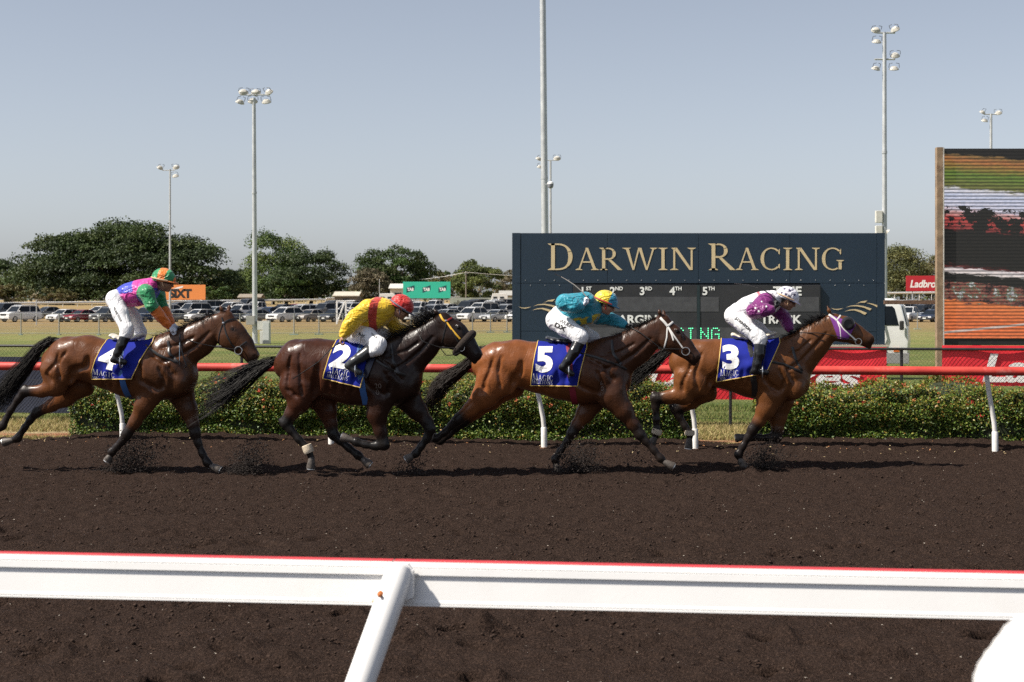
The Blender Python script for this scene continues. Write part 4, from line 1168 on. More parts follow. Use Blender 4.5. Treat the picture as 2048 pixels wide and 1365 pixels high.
# ---- trees
def tree(u, d, w_px, v_top, v_low, shape, cols, label, seed, n=9000, leaf=.5, trunk=.4, vbase=None, group='trees beyond the car park'):
    rr = np.random.default_rng(seed)
    c = on_land(u, d); px = F / d
    root = empty('tree', c, label=label, cat='tree', group=group)
    Wd = w_px / px / 2; zt_ = H + (HY - v_top) / px - c[2]; zl = H + (HY - v_low) / px - c[2]
    Hc = zt_ - zl
    # leaf clumps inside the crown
    clumps = []
    K = {'umbrella': 230, 'dome': 95, 'tall': 70, 'loose': 55, 'bush': 40}[shape]
    n = int(n * 1.7)
    while len(clumps) < K:
        p = rr.uniform(-1, 1, 3); p[2] = rr.random()
        if shape == 'umbrella':
            env = max(0, 1 - (abs(p[0]) ** 2.4 + p[1] ** 2) ** 1.05) ** .55 * (1 + .10 * math.sin(p[0] * 9 + 1))
            if p[0] ** 2 + p[1] ** 2 > 1: continue
            zc = zl + Hc * (env * (.80 + .2 * rr.random()) if rr.random() < .5 else env * rr.uniform(.0, .85)) - Hc * .06
            rad = Hc * rr.uniform(.12, .21)
            clumps.append((p[0] * Wd * .92, p[1] * Wd * .5, zc, rad * 1.8, rad * .72))
        else:
            q = {'dome': 2.2, 'tall': 2.6, 'loose': 2.0, 'bush': 2.0}[shape]
            e = (abs(p[0]) ** q + abs(p[1]) ** q + abs(p[2] * 2 - (.85 if shape != 'tall' else .9)) ** q)
            if e > 1.0 or (e < .35 and rr.random() < .75): continue
            rad = Hc * rr.uniform(.10, .19) * (1.0 if shape != 'loose' else .8)
            clumps.append((p[0] * Wd * .9, p[1] * Wd * .9, zl + p[2] * Hc * .93, rad * 1.15, rad * .9))
    cl = np.array(clumps); wts = (cl[:, 3] ** 2); wts /= wts.sum()
    ci = rr.choice(len(cl), n, p=wts)
    dv = rr.normal(size=(n, 3)); dv /= np.linalg.norm(dv, axis=1)[:, None]
    dv[:, 2] = np.where(dv[:, 2] < -.2, -dv[:, 2] * .8, dv[:, 2])
    rad = (1 - .45 * rr.random(n) ** 2)
    lump = 1 + .28 * np.sin(dv[:, 0] * 5 + ci) * np.cos(dv[:, 1] * 6 + ci * 2)
    P = cl[ci, :3] + dv * np.stack([cl[ci, 3], cl[ci, 3], cl[ci, 4]], 1) * (rad * lump)[:, None]
    P[:, 2] = np.maximum(P[:, 2], zl * .35)
    V, Fc = leaf_cloud(P, leaf, .7, dv * .6 + np.array([0, -.1, .35]), .8, rr)
    base = np.array(cols)[rr.integers(0, len(cols), len(cl))][ci]
    C = base * rr.uniform(.75, 1.25, n)[:, None]
    me = mesh_data('crown', V, Fc, attr_mat('tree leaves', .6, .3, .1, 1, 0, trans=.18)); set_col(me, np.repeat(C, 4, 0))
    add('crown', me, root, kind='stuff')
    # trunk and limbs
    m = MB()
    fork = zl * .55 + Hc * .12
    m.tube([(0, 0, -.3), (.1, 0, fork * .5), (0, 0, fork)], [trunk * 1.3, trunk, trunk * .85], 8)
    for i in range(9 if shape == 'umbrella' else 6):
        k = cl[rr.integers(0, len(cl))]
        mid = np.array([k[0] * .45, k[1] * .45, fork + (k[2] - fork) * .62])
        m.tube([(0, 0, fork - .2), mid, k[:3]], [trunk * .6, trunk * .35, trunk * .1], 6)
    m.build('trunk', pm('bark', (.085, .065, .05), .9, var=.3, scale=3, bmp=.6, bscale=8), root, smooth=True)
DG = [(.034, .055, .015), (.046, .072, .018), (.026, .043, .012), (.060, .082, .022)]
MG = [(.06, .105, .022), (.085, .13, .028), (.045, .08, .02)]
LG = [(.12, .17, .035), (.15, .19, .05), (.10, .14, .03)]
OL = [(.13, .12, .045), (.11, .11, .04), (.16, .13, .06)]
BR = [(.13, .11, .065), (.10, .09, .05), (.15, .125, .075)]
tree(246, 360, 466, 450, 590, 'umbrella', DG, 'huge spreading dark rain tree behind the left horse and rider', 1, 52000, .55, .9)
tree(-8, 385, 130, 512, 600, 'dome', DG, 'dark round tree cut by the left edge of the picture', 2, 7000, .55)
tree(22, 340, 110, 566, 606, 'bush', OL, 'olive scrub at the left below the dark tree', 3, 4000, .4, .15)
tree(112, 342, 100, 574, 606, 'bush', OL, 'olive scrub in front of the tan roof house', 4, 3500, .4, .15)
tree(546, 372, 104, 457, 596, 'tall', LG + MG, 'tall light green tree just right of the six lamp pole', 5, 12000, .42, .35)
tree(622, 368, 150, 494, 602, 'dome', DG, 'dark green tree right of the tall light green tree', 6, 13000, .45, .4)
tree(572, 360, 100, 530, 606, 'dome', DG + MG, 'low dark tree below the tall light green tree', 7, 7000, .42)
tree(474, 400, 110, 531, 606, 'dome', DG, 'dark tree between the rain tree and the six lamp pole', 8, 7000, .45)
tree(430, 342, 76, 566, 604, 'bush', MG, 'bright green shrub right of the orange sign', 9, 4000, .38, .15)
tree(786, 372, 164, 484, 592, 'dome', DG + MG[:1], 'round dark green tree above the green sign', 10, 16000, .45, .45)
tree(738, 360, 86, 527, 604, 'loose', BR, 'brownish sparse tree left of the green sign', 11, 6000, .38, .25)
tree(884, 400, 56, 534, 600, 'loose', MG + OL, 'small olive tree behind the right end of the green sign', 12, 3500, .42)
tree(950, 385, 112, 513, 600, 'loose', [(.10, .125, .03), (.12, .14, .035), (.08, .10, .028)], 'light green tree right of the green sign beside the wires', 13, 9000, .42, .3)
tree(1020, 420, 70, 536, 602, 'loose', BR + OL, 'brown scrubby tree at the left edge of the scoreboard', 14, 4000, .42)
tree(1802, 370, 92, 477, 596, 'dome', [(.15, .15, .055), (.11, .12, .045), (.085, .095, .038)], 'olive green tree just right of the scoreboard', 15, 9000, .42, .4)
tree(1862, 380, 80, 500, 596, 'loose', BR + OL, 'greyish open tree beside the big screen column', 16, 6000, .4, .3)
def far_woods():
    rr = np.random.default_rng(77)
    n = 26000
    u = rr.uniform(-500, 2600, n); d = rr.uniform(560, 760, n)
    top = 560 + 12 * np.sin(u * .013) + 9 * np.sin(u * .037 + 1) + 8 * (vnoise(u * .05, u * 0) - .5)
    v = 604 - (604 - top) * rr.random(n) ** .7
    P = np.stack([(u - CX) / F * d, d, H + (HY - v) / F * d], 1)
    V, Fc = leaf_cloud(P, 1.5, .7, np.array([[0, -.3, .5]] * n), .8, rr)
    C = np.array(DG + OL + BR)[rr.integers(0, 10, n)] * rr.uniform(.7, 1.3, n)[:, None]
    me = mesh_data('far_woods', V, Fc, attr_mat('tree leaves')); set_col(me, np.repeat(C, 4, 0))
    add('far_woods', me, kind='stuff', label='distant line of scrubby woods along the horizon')
far_woods()

# ---- parked cars
GLASS = pm('car glass', (.012, .016, .022), .2, var=.2, scale=1, spec=.18)
TYRE = pm('tyre rubber', (.02, .02, .02), .85)
RIM = pm('wheel rim', (.38, .38, .39), .35, metal=.7)
LENS = pm('headlamp lens', (.62, .63, .64), .12, spec=.7)
GRILL = pm('car grille', (.025, .025, .027), .4)
PLATE = pm('number plate', (.65, .66, .62), .5)
CARPAINT = {k: pm('car paint ' + k, c, .28, var=.04, scale=1, coat=.6, spec=.5) for k, c in {
    'white': (.70, .70, .69), 'silver': (.36, .37, .38), 'grey': (.12, .125, .13), 'dark': (.03, .032, .036), 'red': (.22, .012, .02), 'blue': (.018, .045, .12), 'tan': (.30, .27, .24), 'navy': (.015, .022, .045)}.items()}
def car_parts(kind):
    L, W, Hh, belt, hood = {'sedan': (4.6, 1.8, 1.45, .92, .86), 'suv': (4.7, 1.88, 1.72, 1.08, 1.02), 'four_wheel_drive': (4.95, 1.95, 1.92, 1.2, 1.16), 'pickup': (5.25, 1.9, 1.8, 1.1, 1.08), 'hatchback': (4.15, 1.76, 1.5, .95, .9), 'van': (4.9, 1.9, 2.0, 1.15, 1.05)}[kind]
    f = L / 2
    out = {}
    rear = {'sedan': .98, 'pickup': 1.12}.get(kind, belt + .02)
    prof = [(f - .08, .28), (f, .42), (f - .01, hood - .26), (f - .12, hood - .11), (f - .40, hood - .02), (f - (1.0 if kind != 'van' else .6), hood + .05), (f - 1.3, belt), (-f + .25, belt + .02), (-f + .03, rear - .1), (-f, .5), (-f + .1, .28)]
    m = MB(); m.prism(prof, lambda a, b, d: (a, d, b), -W / 2, W / 2)
    out['body'] = (m.data('car_body_' + kind, None, True, .10), None, 'P')
    # cabin
    x = {'sedan': (f - 1.15, f - 2.0, -f + 1.45, -f + .62), 'hatchback': (f - .95, f - 1.8, -f + .70, -f + .15), 'suv': (f - 1.05, f - 1.9, -f + .75, -f + .16), 'four_wheel_drive': (f - 1.25, f - 1.9, -f + .42, -f + .10), 'pickup': (f - 1.25, f - 1.95, -.50, -.75), 'van': (f - .65, f - 1.5, -f + .3, -f + .06)}[kind]
    wb, wt_ = W / 2 - .05, W / 2 - .24
    z0, z1 = belt - .02, Hh
    V = [(x[0], -wb, z0), (x[0], wb, z0), (x[3], wb, z0), (x[3], -wb, z0), (x[1], -wt_, z1 - .07), (x[1], wt_, z1 - .07), (x[2], wt_, z1 - .07), (x[2], -wt_, z1 - .07)]
    m = MB(); m.quadmesh(V, [(0, 1, 5, 4), (1, 2, 6, 5), (2, 3, 7, 6), (3, 0, 4, 7), (4, 5, 6, 7)])
    out['glass'] = (m.data('car_glass_' + kind, GLASS), GLASS, 'M')
    m = MB(); m.prism([(x[1] + .06, z1 - .075), (x[1] - .12, z1 - .01), ((x[1] + x[2]) / 2, z1 + .02), (x[2] + .1, z1 - .01), (x[2] - .06, z1 - .075)], lambda a, b, d: (a, d, b), -wt_ - .03, wt_ + .03)
    for sy in (-1, 1):
        for (xa, xb) in ((x[0], x[1]), (x[3], x[2]), ((x[0] + x[3]) / 2 - .1, (x[1] + x[2]) / 2 - .1)):
            m.tube([(xa, sy * (wb + .005), z0), (xb, sy * (wt_ + .012), z1 - .07)], .036, 5)
    if kind == 'four_wheel_drive' or kind == 'suv':
        for sy in (-1, 1): m.tube([(x[1] - .3, sy * wt_ * .9, z1 + .07), (x[2] + .2, sy * wt_ * .9, z1 + .07)], .03, 5)
    out['roof'] = (m.data('car_roof_' + kind, None, True), None, 'P')
    for i, (wx, sy) in enumerate(((f - .92, 1), (f - .92, -1), (-f + .95, 1), (-f + .95, -1))):
        if 'wheel' not in out:
            r = .36 if kind in ('suv', 'four_wheel_drive', 'pickup') else .32
            m = MB(); m.lathe((0, 0, 0), [(r * .6, -.11), (r, -.1), (r, .1), (r * .6, .11)], 14, 'y'); mw = m.data('car_wheel_' + kind, TYRE, True)
            m = MB(); m.lathe((0, 0, 0), [(r * .62, -.115), (r * .62, .115)], 10, 'y'); mr = m.data('car_rim_' + kind, RIM)
            out['wheel'] = []; out['rim'] = (mr, RIM)
        out['wheel'].append((mw, (wx, sy * (W / 2 - .09), r)))
    m = MB(); m.box((0, 0, 0), (.14, .40, .17)); hl = m.data('car_headlight', LENS, bevel=.04)
    out['headlight'] = [(hl, (f - .07, sy * (W / 2 - .28), hood - .25)) for sy in (-1, 1)]
    m = MB(); m.box((0, 0, 0), (.06, W * .5, .2)); out['grille'] = (m.data('car_grille_' + kind, GRILL, bevel=.02), (f - .005, 0, hood - .3))
    m = MB(); m.box((0, 0, 0), (.04, .4, .12)); out['plate'] = (m.data('car_plate', PLATE), (f + .015, 0, .48))
    m = MB(); m.box((0, 0, 0), (.05, W * .8, .14)); out['lower_intake'] = (m.data('car_intake_' + kind, GRILL, bevel=.02), (f - .02, 0, .36))
    m = MB(); m.box((0, 0, 0), (.1, .2, .14)); out['mirror'] = [(m.data('car_mirror', None, True, .03), (x[0] - .25, sy * (W / 2 + .05), belt + .08)) for sy in (-1, 1)]
    return out
CARS = {}
def car(kind, colour, u, d, label, yaw=0.0):
    if kind not in CARS: CARS[kind] = car_parts(kind)
    c = CARS[kind]; P = CARPAINT[colour]
    p = on_land(u, d)
    root = empty('parked_' + kind, p, math.atan2(-.80, -.60) + yaw, label=label, cat={'four_wheel_drive': 'car'}.get(kind, 'car' if kind not in ('van', 'pickup') else kind), group='cars parked in rows on the infield')
    def put(name, me, loc=(0, 0, 0), par=root, paint=False):
        o = add(name, me, par, loc)
        if paint:
            if not me.materials: me.materials.append(None)
            o.material_slots[0].link = 'OBJECT'; o.material_slots[0].material = P
        return o
    put('body', c['body'][0], paint=True); put('glass', c['glass'][0]); put('roof', c['roof'][0], paint=True)
    for me, l in c['wheel']:
        w = put('wheel', me, l); put('rim', c['rim'][0], par=w)
    for me, l in c['headlight']: put('headlight', me, l)
    for me, l in c['mirror']: put('mirror', me, l, paint=True)
    for k in ('grille', 'plate', 'lower_intake'): put(k, *c[k])
WORD = {'sedan': 'sedan', 'suv': 'SUV', 'four_wheel_drive': 'four wheel drive', 'pickup': 'pickup', 'hatchback': 'hatchback', 'van': 'van'}
ORD = ['first', 'second', 'third', 'fourth', 'fifth', 'sixth', 'seventh', 'eighth', 'ninth', 'tenth', 'eleventh', 'twelfth', 'thirteenth', 'fourteenth', 'fifteenth', 'sixteenth', 'seventeenth', 'eighteenth', 'nineteenth', 'twentieth', 'twenty-first', 'twenty-second', 'twenty-third', 'twenty-fourth', 'twenty-fifth', 'twenty-sixth', 'twenty-seventh', 'twenty-eighth']
ROWS = [
  ('front', 188, [(40, 'four_wheel_drive', 'white'), (128, 'hatchback', 'white'), (164, 'sedan', 'red'), (218, 'suv', 'grey'), (296, 'suv', 'blue'), (345, 'sedan', 'grey'), (398, 'hatchback', 'white'), (460, 'sedan', 'navy'), (512, 'sedan', 'grey'), (571, 'suv', 'white'), (622, 'sedan', 'tan'), (668, 'hatchback', 'dark'), (728, 'suv', 'white'), (782, 'sedan', 'dark'), (838, 'pickup', 'silver'), (892, 'hatchback', 'silver'), (944, 'suv', 'white'), (994, 'sedan', 'silver'), (1040, 'hatchback', 'white'), (1819, 'pickup', 'white'), (1866, 'sedan', 'navy')]),
  ('second', 203, [(8, 'four_wheel_drive', 'dark'), (96, 'sedan', 'grey'), (200, 'hatchback', 'white'), (252, 'sedan', 'silver'), (330, 'suv', 'white'), (385, 'four_wheel_drive', 'silver'), (432, 'sedan', 'silver'), (482, 'suv', 'white'), (540, 'sedan', 'blue'), (604, 'suv', 'white'), (652, 'four_wheel_drive', 'grey'), (706, 'van', 'white'), (760, 'suv', 'white'), (812, 'sedan', 'grey'), (866, 'suv', 'silver'), (910, 'sedan', 'silver'), (966, 'van', 'white'), (1012, 'suv', 'silver'), (1840, 'suv', 'dark'), (1880, 'suv', 'grey')]),
  ('third', 218, [(356, 'suv', 'grey'), (414, 'four_wheel_drive', 'grey'), (462, 'suv', 'white'), (516, 'pickup', 'white'), (566, 'sedan', 'dark'), (592, 'hatchback', 'red'), (636, 'sedan', 'silver'), (684, 'suv', 'white'), (736, 'suv', 'white'), (790, 'sedan', 'grey'), (842, 'pickup', 'white'), (892, 'hatchback', 'white'), (936, 'four_wheel_drive', 'dark'), (984, 'four_wheel_drive', 'white'), (1030, 'sedan', 'dark'), (1806, 'van', 'white'), (1858, 'four_wheel_drive', 'navy')]),
  ('rearmost', 234, [(380, 'suv', 'silver'), (440, 'suv', 'white'), (500, 'van', 'grey'), (664, 'suv', 'grey'), (706, 'pickup', 'tan'), (770, 'four_wheel_drive', 'white'), (820, 'suv', 'white'), (872, 'pickup', 'white'), (952, 'four_wheel_drive', 'dark'), (1000, 'van', 'white')]),
]
for rn, d, lst in ROWS:
    rr = random.Random(d)
    for i, (u, k, c_) in enumerate(lst):
        car(k, c_, u, d + rr.uniform(-1.2, 1.2), '%s %s, %s from the left in the %s row of parked cars' % ({'tan': 'pinkish silver', 'dark': 'black'}.get(c_, c_), WORD[k], ORD[i], rn), rr.uniform(-.12, .12))

def caravan(u, d, label, L=3.4, W=2.2):
    root = empty('caravan', on_land(u, d), label=label, cat='caravan')
    m = MB(); m.prism([(-L / 2, .4), (-L / 2 - .1, 1.2), (-L / 2 + .25, 2.5), (L / 2 - .4, 2.55), (L / 2, 2.1), (L / 2, .4)], lambda a, b, q: (a, q, b), 0, W)
    m.build('shell', pm('caravan white', (.70, .69, .66), .5, var=.05), root, bevel=.06)
    for x in (-.9, .5):
        m = MB(); m.box((x, -.02, 1.6), (.8, .08, .5)); m.build('window', pm('dark pane', (.03, .035, .04)), root)
    for x in (-.6, .6):
        m = MB(); m.lathe((x, .1, .35), [(.33, -.1), (.33, .1)], 12, 'y'); m.build('wheel', TYRE, root)
caravan(774, 325, 'white caravan left of the green sign')
caravan(999, 330, 'small white caravan right of the green sign')

# ---- white van parked between scoreboard and screen
def van():
    D = 45.0
    f = at(1815, 700, D)
    root = empty('parked_van', (f[0], D, 0), label='white van with its nose showing past the right end of the scoreboard', cat='van')
    root.rotation_euler = (0, 0, -R(16))
    wv = pm('van white', (.80, .80, .79), .3, var=.04, coat=.4)
    m = MB(); m.prism([(0, .38), (.02, .8), (-.01, 1.18), (-.17, 1.84), (-.40, 2.04), (-5.0, 2.1), (-5.05, .45), (-4.9, .34)], lambda a, b, q: (a, q, b), 0, 1.9)
    m.build('body', wv, root, bevel=.06, smooth=True)
    m = MB(); m.prism([(-.24, 1.28), (-.36, 1.76), (-.42, 1.82), (-.80, 1.82), (-.80, 1.28)], lambda a, b, q: (a, q, b), -.012, .02); m.build('side_window', GLASS, root)
    m = MB(); m.prism([(-1.1, 1.20), (-1.1, 1.90), (-2.3, 1.90), (-2.3, 1.20)], lambda a, b, q: (a, q, b), -.012, .02); m.build('side_window', GLASS, root)
    m = MB(); M = Matrix.Rotation(math.atan2(.40, .76), 3, 'Y')
    m.quadmesh([(-.015, .14, 1.24), (-.015, 1.76, 1.24), (-.155, 1.7, 1.82), (-.155, .2, 1.82)], [(0, 1, 2, 3)]); m.build('windscreen', GLASS, root, loc=(.012, 0, .008))
    for x in (-.85, -4.1):
        m = MB(); m.lathe((x, .09, .35), [(.2, -.11), (.35, -.1), (.35, .1), (.2, .11)], 16, 'y'); w = m.build('wheel', TYRE, root, smooth=True)
        m = MB(); m.lathe((x, .085, .35), [(.2, -.115), (.2, .1)], 12, 'y'); m.build('rim', RIM, w)
    m = MB(); m.box((-.3, -.01, .58), (.16, .03, .1)); m.build('indicator_lamp', pm('amber lens', (.5, .12, .03), .2), root)
    m = MB(); m.box((-.4, -.005, .35), (.9, .04, .3)); m.build('bumper', pm('grey bumper', (.22, .22, .22), .6), root, bevel=.012)
    m = MB(); m.box((-.15, -.18, 1.28), (.12, .2, .26)); m.build('mirror', pm('black plastic', (.02, .02, .02), .5), root, bevel=.03)
    m = MB(); m.tube([(-.72, -.05, 2.02), (-.78, -.1, 1.6), (-.68, -.12, 1.1), (-.75, -.1, .8), (-.95, -.08, .75)], .03, 8); m.build('hose', pm('black plastic', (.02, .02, .02)), root, smooth=True)
van()

# ================================================================== HORSES AND RIDERS
class Frame:
    """upright plane through one horse, along its running line; local x forward, local -y towards the camera"""
    def __init__(s, gu, gv):
        s.O = ground(gu, gv)
    def P(s, u, v, w=0.0):
        dr = np.array([(u - CX) / F, 1.0, (HY - v) / F])
        t = (w - np.dot(CAMP - s.O, N)) / np.dot(dr, N)
        p = CAMP + t * dr - s.O
        return np.array([np.dot(p, T), -w, p[2]]), t
class Crop:
    def __init__(s, fr, ox, oy, sc): s.fr, s.ox, s.oy, s.sc = fr, ox, oy, sc
    def pt(s, X, Y, w=0.0): return s.fr.P(s.ox + X / s.sc, s.oy + Y / s.sc, w)[0]
    def pr(s, X, Y, r, w=0.0, q=1.0):
        p, t = s.fr.P(s.ox + X / s.sc, s.oy + Y / s.sc, w)
        return np.array([*p, r / s.sc * t / F, q])

def sdf_obj(name, sdf, mat, parent, colfun=None, flat=None):
    V, Q = sdf.mesh()
    me = mesh_data(name, V, Q, mat, True)
    if colfun is not None: set_col(me, colfun(V))
    o = add(name, me, parent)
    return o, V, Q

def bounds(chains, pad=.12):
    A = np.concatenate([np.array(c)[:, :3] for c in chains]); r = max(float(np.array(c)[:, 3].max()) for c in chains)
    return A.min(0) - r * .6 - pad, A.max(0) + r * .6 + pad

class Surf:
    def __init__(s, V, Q): s.b = BVHTree.FromPolygons([tuple(v) for v in V], [tuple(int(i) for i in q) for q in Q])
    def side(s, x, z, off=.0, far=False):
        h = s.b.ray_cast(Vector((x, 3 if far else -3, z)), Vector((0, -1 if far else 1, 0)))
        if h[0] is None: return None
        return np.array(h[0] + h[1] * off)
    def top(s, x, y, off=.0):
        h = s.b.ray_cast(Vector((x, y, 4)), Vector((0, 0, -1)))
        if h[0] is None: return None
        return np.array(h[0] + h[1] * off)
    def ring(s, c, axis, n=26, off=.006, Rr=1.0):
        a = np.array(axis, float); a /= np.linalg.norm(a)
        b = np.array([0, 1.0, 0]); e = np.cross(a, b); out = []
        for t in np.linspace(0, 2 * math.pi, n, endpoint=False):
            d = math.cos(t) * b + math.sin(t) * e
            h = s.b.ray_cast(Vector(c + d * Rr), Vector(-d))
            if h[0] is not None: out.append(np.array(h[0] + h[1] * off))
        return out

def decal(v2, fcs, fn, surf, off, name, mat, parent, step=.045, stagger=False):
    """print flat lettering onto a curved side: fn maps lettering coordinates to (x, z)"""
    V, Fc = [], []
    for gi, group in enumerate([[f] for f in fcs] if stagger else [list(fcs)]):
        bm = bmesh.new()
        used = sorted({i for f in group for i in f}); vs = {i: bm.verts.new((*fn(*v2[i]), 0)) for i in used}
        for f in group:
            try: bm.faces.new([vs[i] for i in f])
            except ValueError: pass
        co = np.array([v.co for v in bm.verts])
        for ax in (0, 1):
            for t in np.arange(co[:, ax].min() + step, co[:, ax].max(), step):
                no = Vector((1, 0, 0)) if ax == 0 else Vector((0, 1, 0))
                bmesh.ops.bisect_plane(bm, geom=list(bm.verts) + list(bm.edges) + list(bm.faces), plane_co=no * t, plane_no=no, dist=1e-5)
        bm.verts.index_update(); idx = {}
        for v in bm.verts:
            h = surf.side(v.co.x, v.co.y, 0.0)
            if h is not None: idx[v.index] = len(V); V.append(h + np.array([0, -off - (gi % 9) * .0007, 0]))
        Fc += [tuple(idx[v.index] for v in f.verts) for f in bm.faces if all(v.index in idx for v in f.verts)]
        bm.free()
    if not Fc: return None
    return add(name, mesh_data(name, np.array(V), Fc, mat), parent)

def strands(roots, dirs, lens, droop, r0, rng, segs=6, curl=.15):
    V, Fc = [], []
    for p, d, L in zip(roots, dirs, lens):
        d = d / (np.linalg.norm(d) + 1e-9); cur = np.array(p, float); k = len(V)
        wob = rng.normal(size=3) * curl
        a = np.cross(d, [0, 1, .1]); a /= np.linalg.norm(a) + 1e-9; b = np.cross(d, a)
        for i in range(segs + 1):
            t = i / segs; rr = r0 * (1 - t) ** .7 + .0006
            for th in (0, 2.09, 4.19): V.append(cur + rr * (math.cos(th) * a + math.sin(th) * b))
            dd = d + np.array([0, 0, -droop]) * t + wob * t + rng.normal(size=3) * .04
            cur = cur + dd / np.linalg.norm(dd) * L / segs
        for i in range(segs):
            for j in range(3):
                Fc.append((k + i * 3 + j, k + i * 3 + (j + 1) % 3, k + (i + 1) * 3 + (j + 1) % 3, k + (i + 1) * 3 + j))
    return V, Fc
def polyline(P, t):
    P = np.asarray(P, float); d = np.r_[0, np.cumsum(np.linalg.norm(np.diff(P, axis=0), axis=1))]; d /= d[-1]
    return np.stack([np.interp(t, d, P[:, i]) for i in range(P.shape[1])], -1)

HAIR = pm('black horsehair', (.009, .007, .006), .5, var=.4, scale=30, spec=.25)
HAIRB = pm('dark brown horsehair', (.018, .010, .007), .5, var=.4, scale=30, spec=.25)
LEATH = pm('black leather', (.014, .013, .013), .35, var=.3, scale=40)
STEEL = pm('bit steel', (.6, .6, .6), .2, metal=.9)
WSTRAP = pm('white webbing', (.74, .72, .68), .6, var=.05)
HOOFM = pm('hoof horn', (.075, .062, .052), .55, var=.4, scale=40, dirt=(.25, .2, .17), dirt_amt=.5)
SHOE = pm('racing plate', (.55, .54, .52), .35, metal=.7)
CLOTHB = pm('blue saddle cloth', (.012, .020, .225), .8, spec=.15, var=.12, scale=9, bmp=.25, bscale=14)
PIPING = pm('yellow piping', (.72, .50, .13), .6, var=.08)
BANDAGE = pm('cream bandage', (.60, .50, .37), .8, var=.15, scale=40, bmp=.3, bscale=80)

def horse_mat(name, rough):
    m = attr_mat(name, rough, .22, .22, 9, 0)
    nt = m.node_tree; b = nt.nodes['Principled BSDF']
    n1 = noise(nt, objvec(nt), 7, 3, .5, .4); n2 = noise(nt, objvec(nt, (1, 1, .35)), 60, 4, .7); n3 = noise(nt, objvec(nt, (.8, 1, 1.4)), 17, 3, .55, .6)
    rd = lambda f, p: math_n(nt, 'POWER', math_n(nt, 'ABSOLUTE', math_n(nt, 'MULTIPLY', math_n(nt, 'SUBTRACT', f, .5), 2.6)), p)     # ridged: veins and muscle seams
    v1 = rd(noise(nt, objvec(nt, (1.2, .6, .55)), 4.2, 3, .5, .8), .55); v2 = rd(noise(nt, objvec(nt, (.7, .6, 1.2)), 9.5, 2, .5, 1.0), .6)
    hsum = math_n(nt, 'ADD', math_n(nt, 'ADD', math_n(nt, 'MULTIPLY', v1, .55), math_n(nt, 'MULTIPLY', v2, .20)), math_n(nt, 'ADD', math_n(nt, 'MULTIPLY', n2, .03), math_n(nt, 'MULTIPLY', n1, .5)))
    bump(nt, b, hsum, .24, .035)
    sweat = noise(nt, objvec(nt, (1.0, .8, .6)), 11, 5, .7, .5)
    nt.links.new(ramp(nt, sweat, [(.42, .0), (.66, .27)]), b.inputs['Coat Weight']); b.inputs['Coat Roughness'].default_value = .2
    bump(nt, b, noise(nt, objvec(nt, (1, 1, .4)), 160, 3, .7), .10, .012, b.inputs['Normal'].links[0].from_socket)
    return m

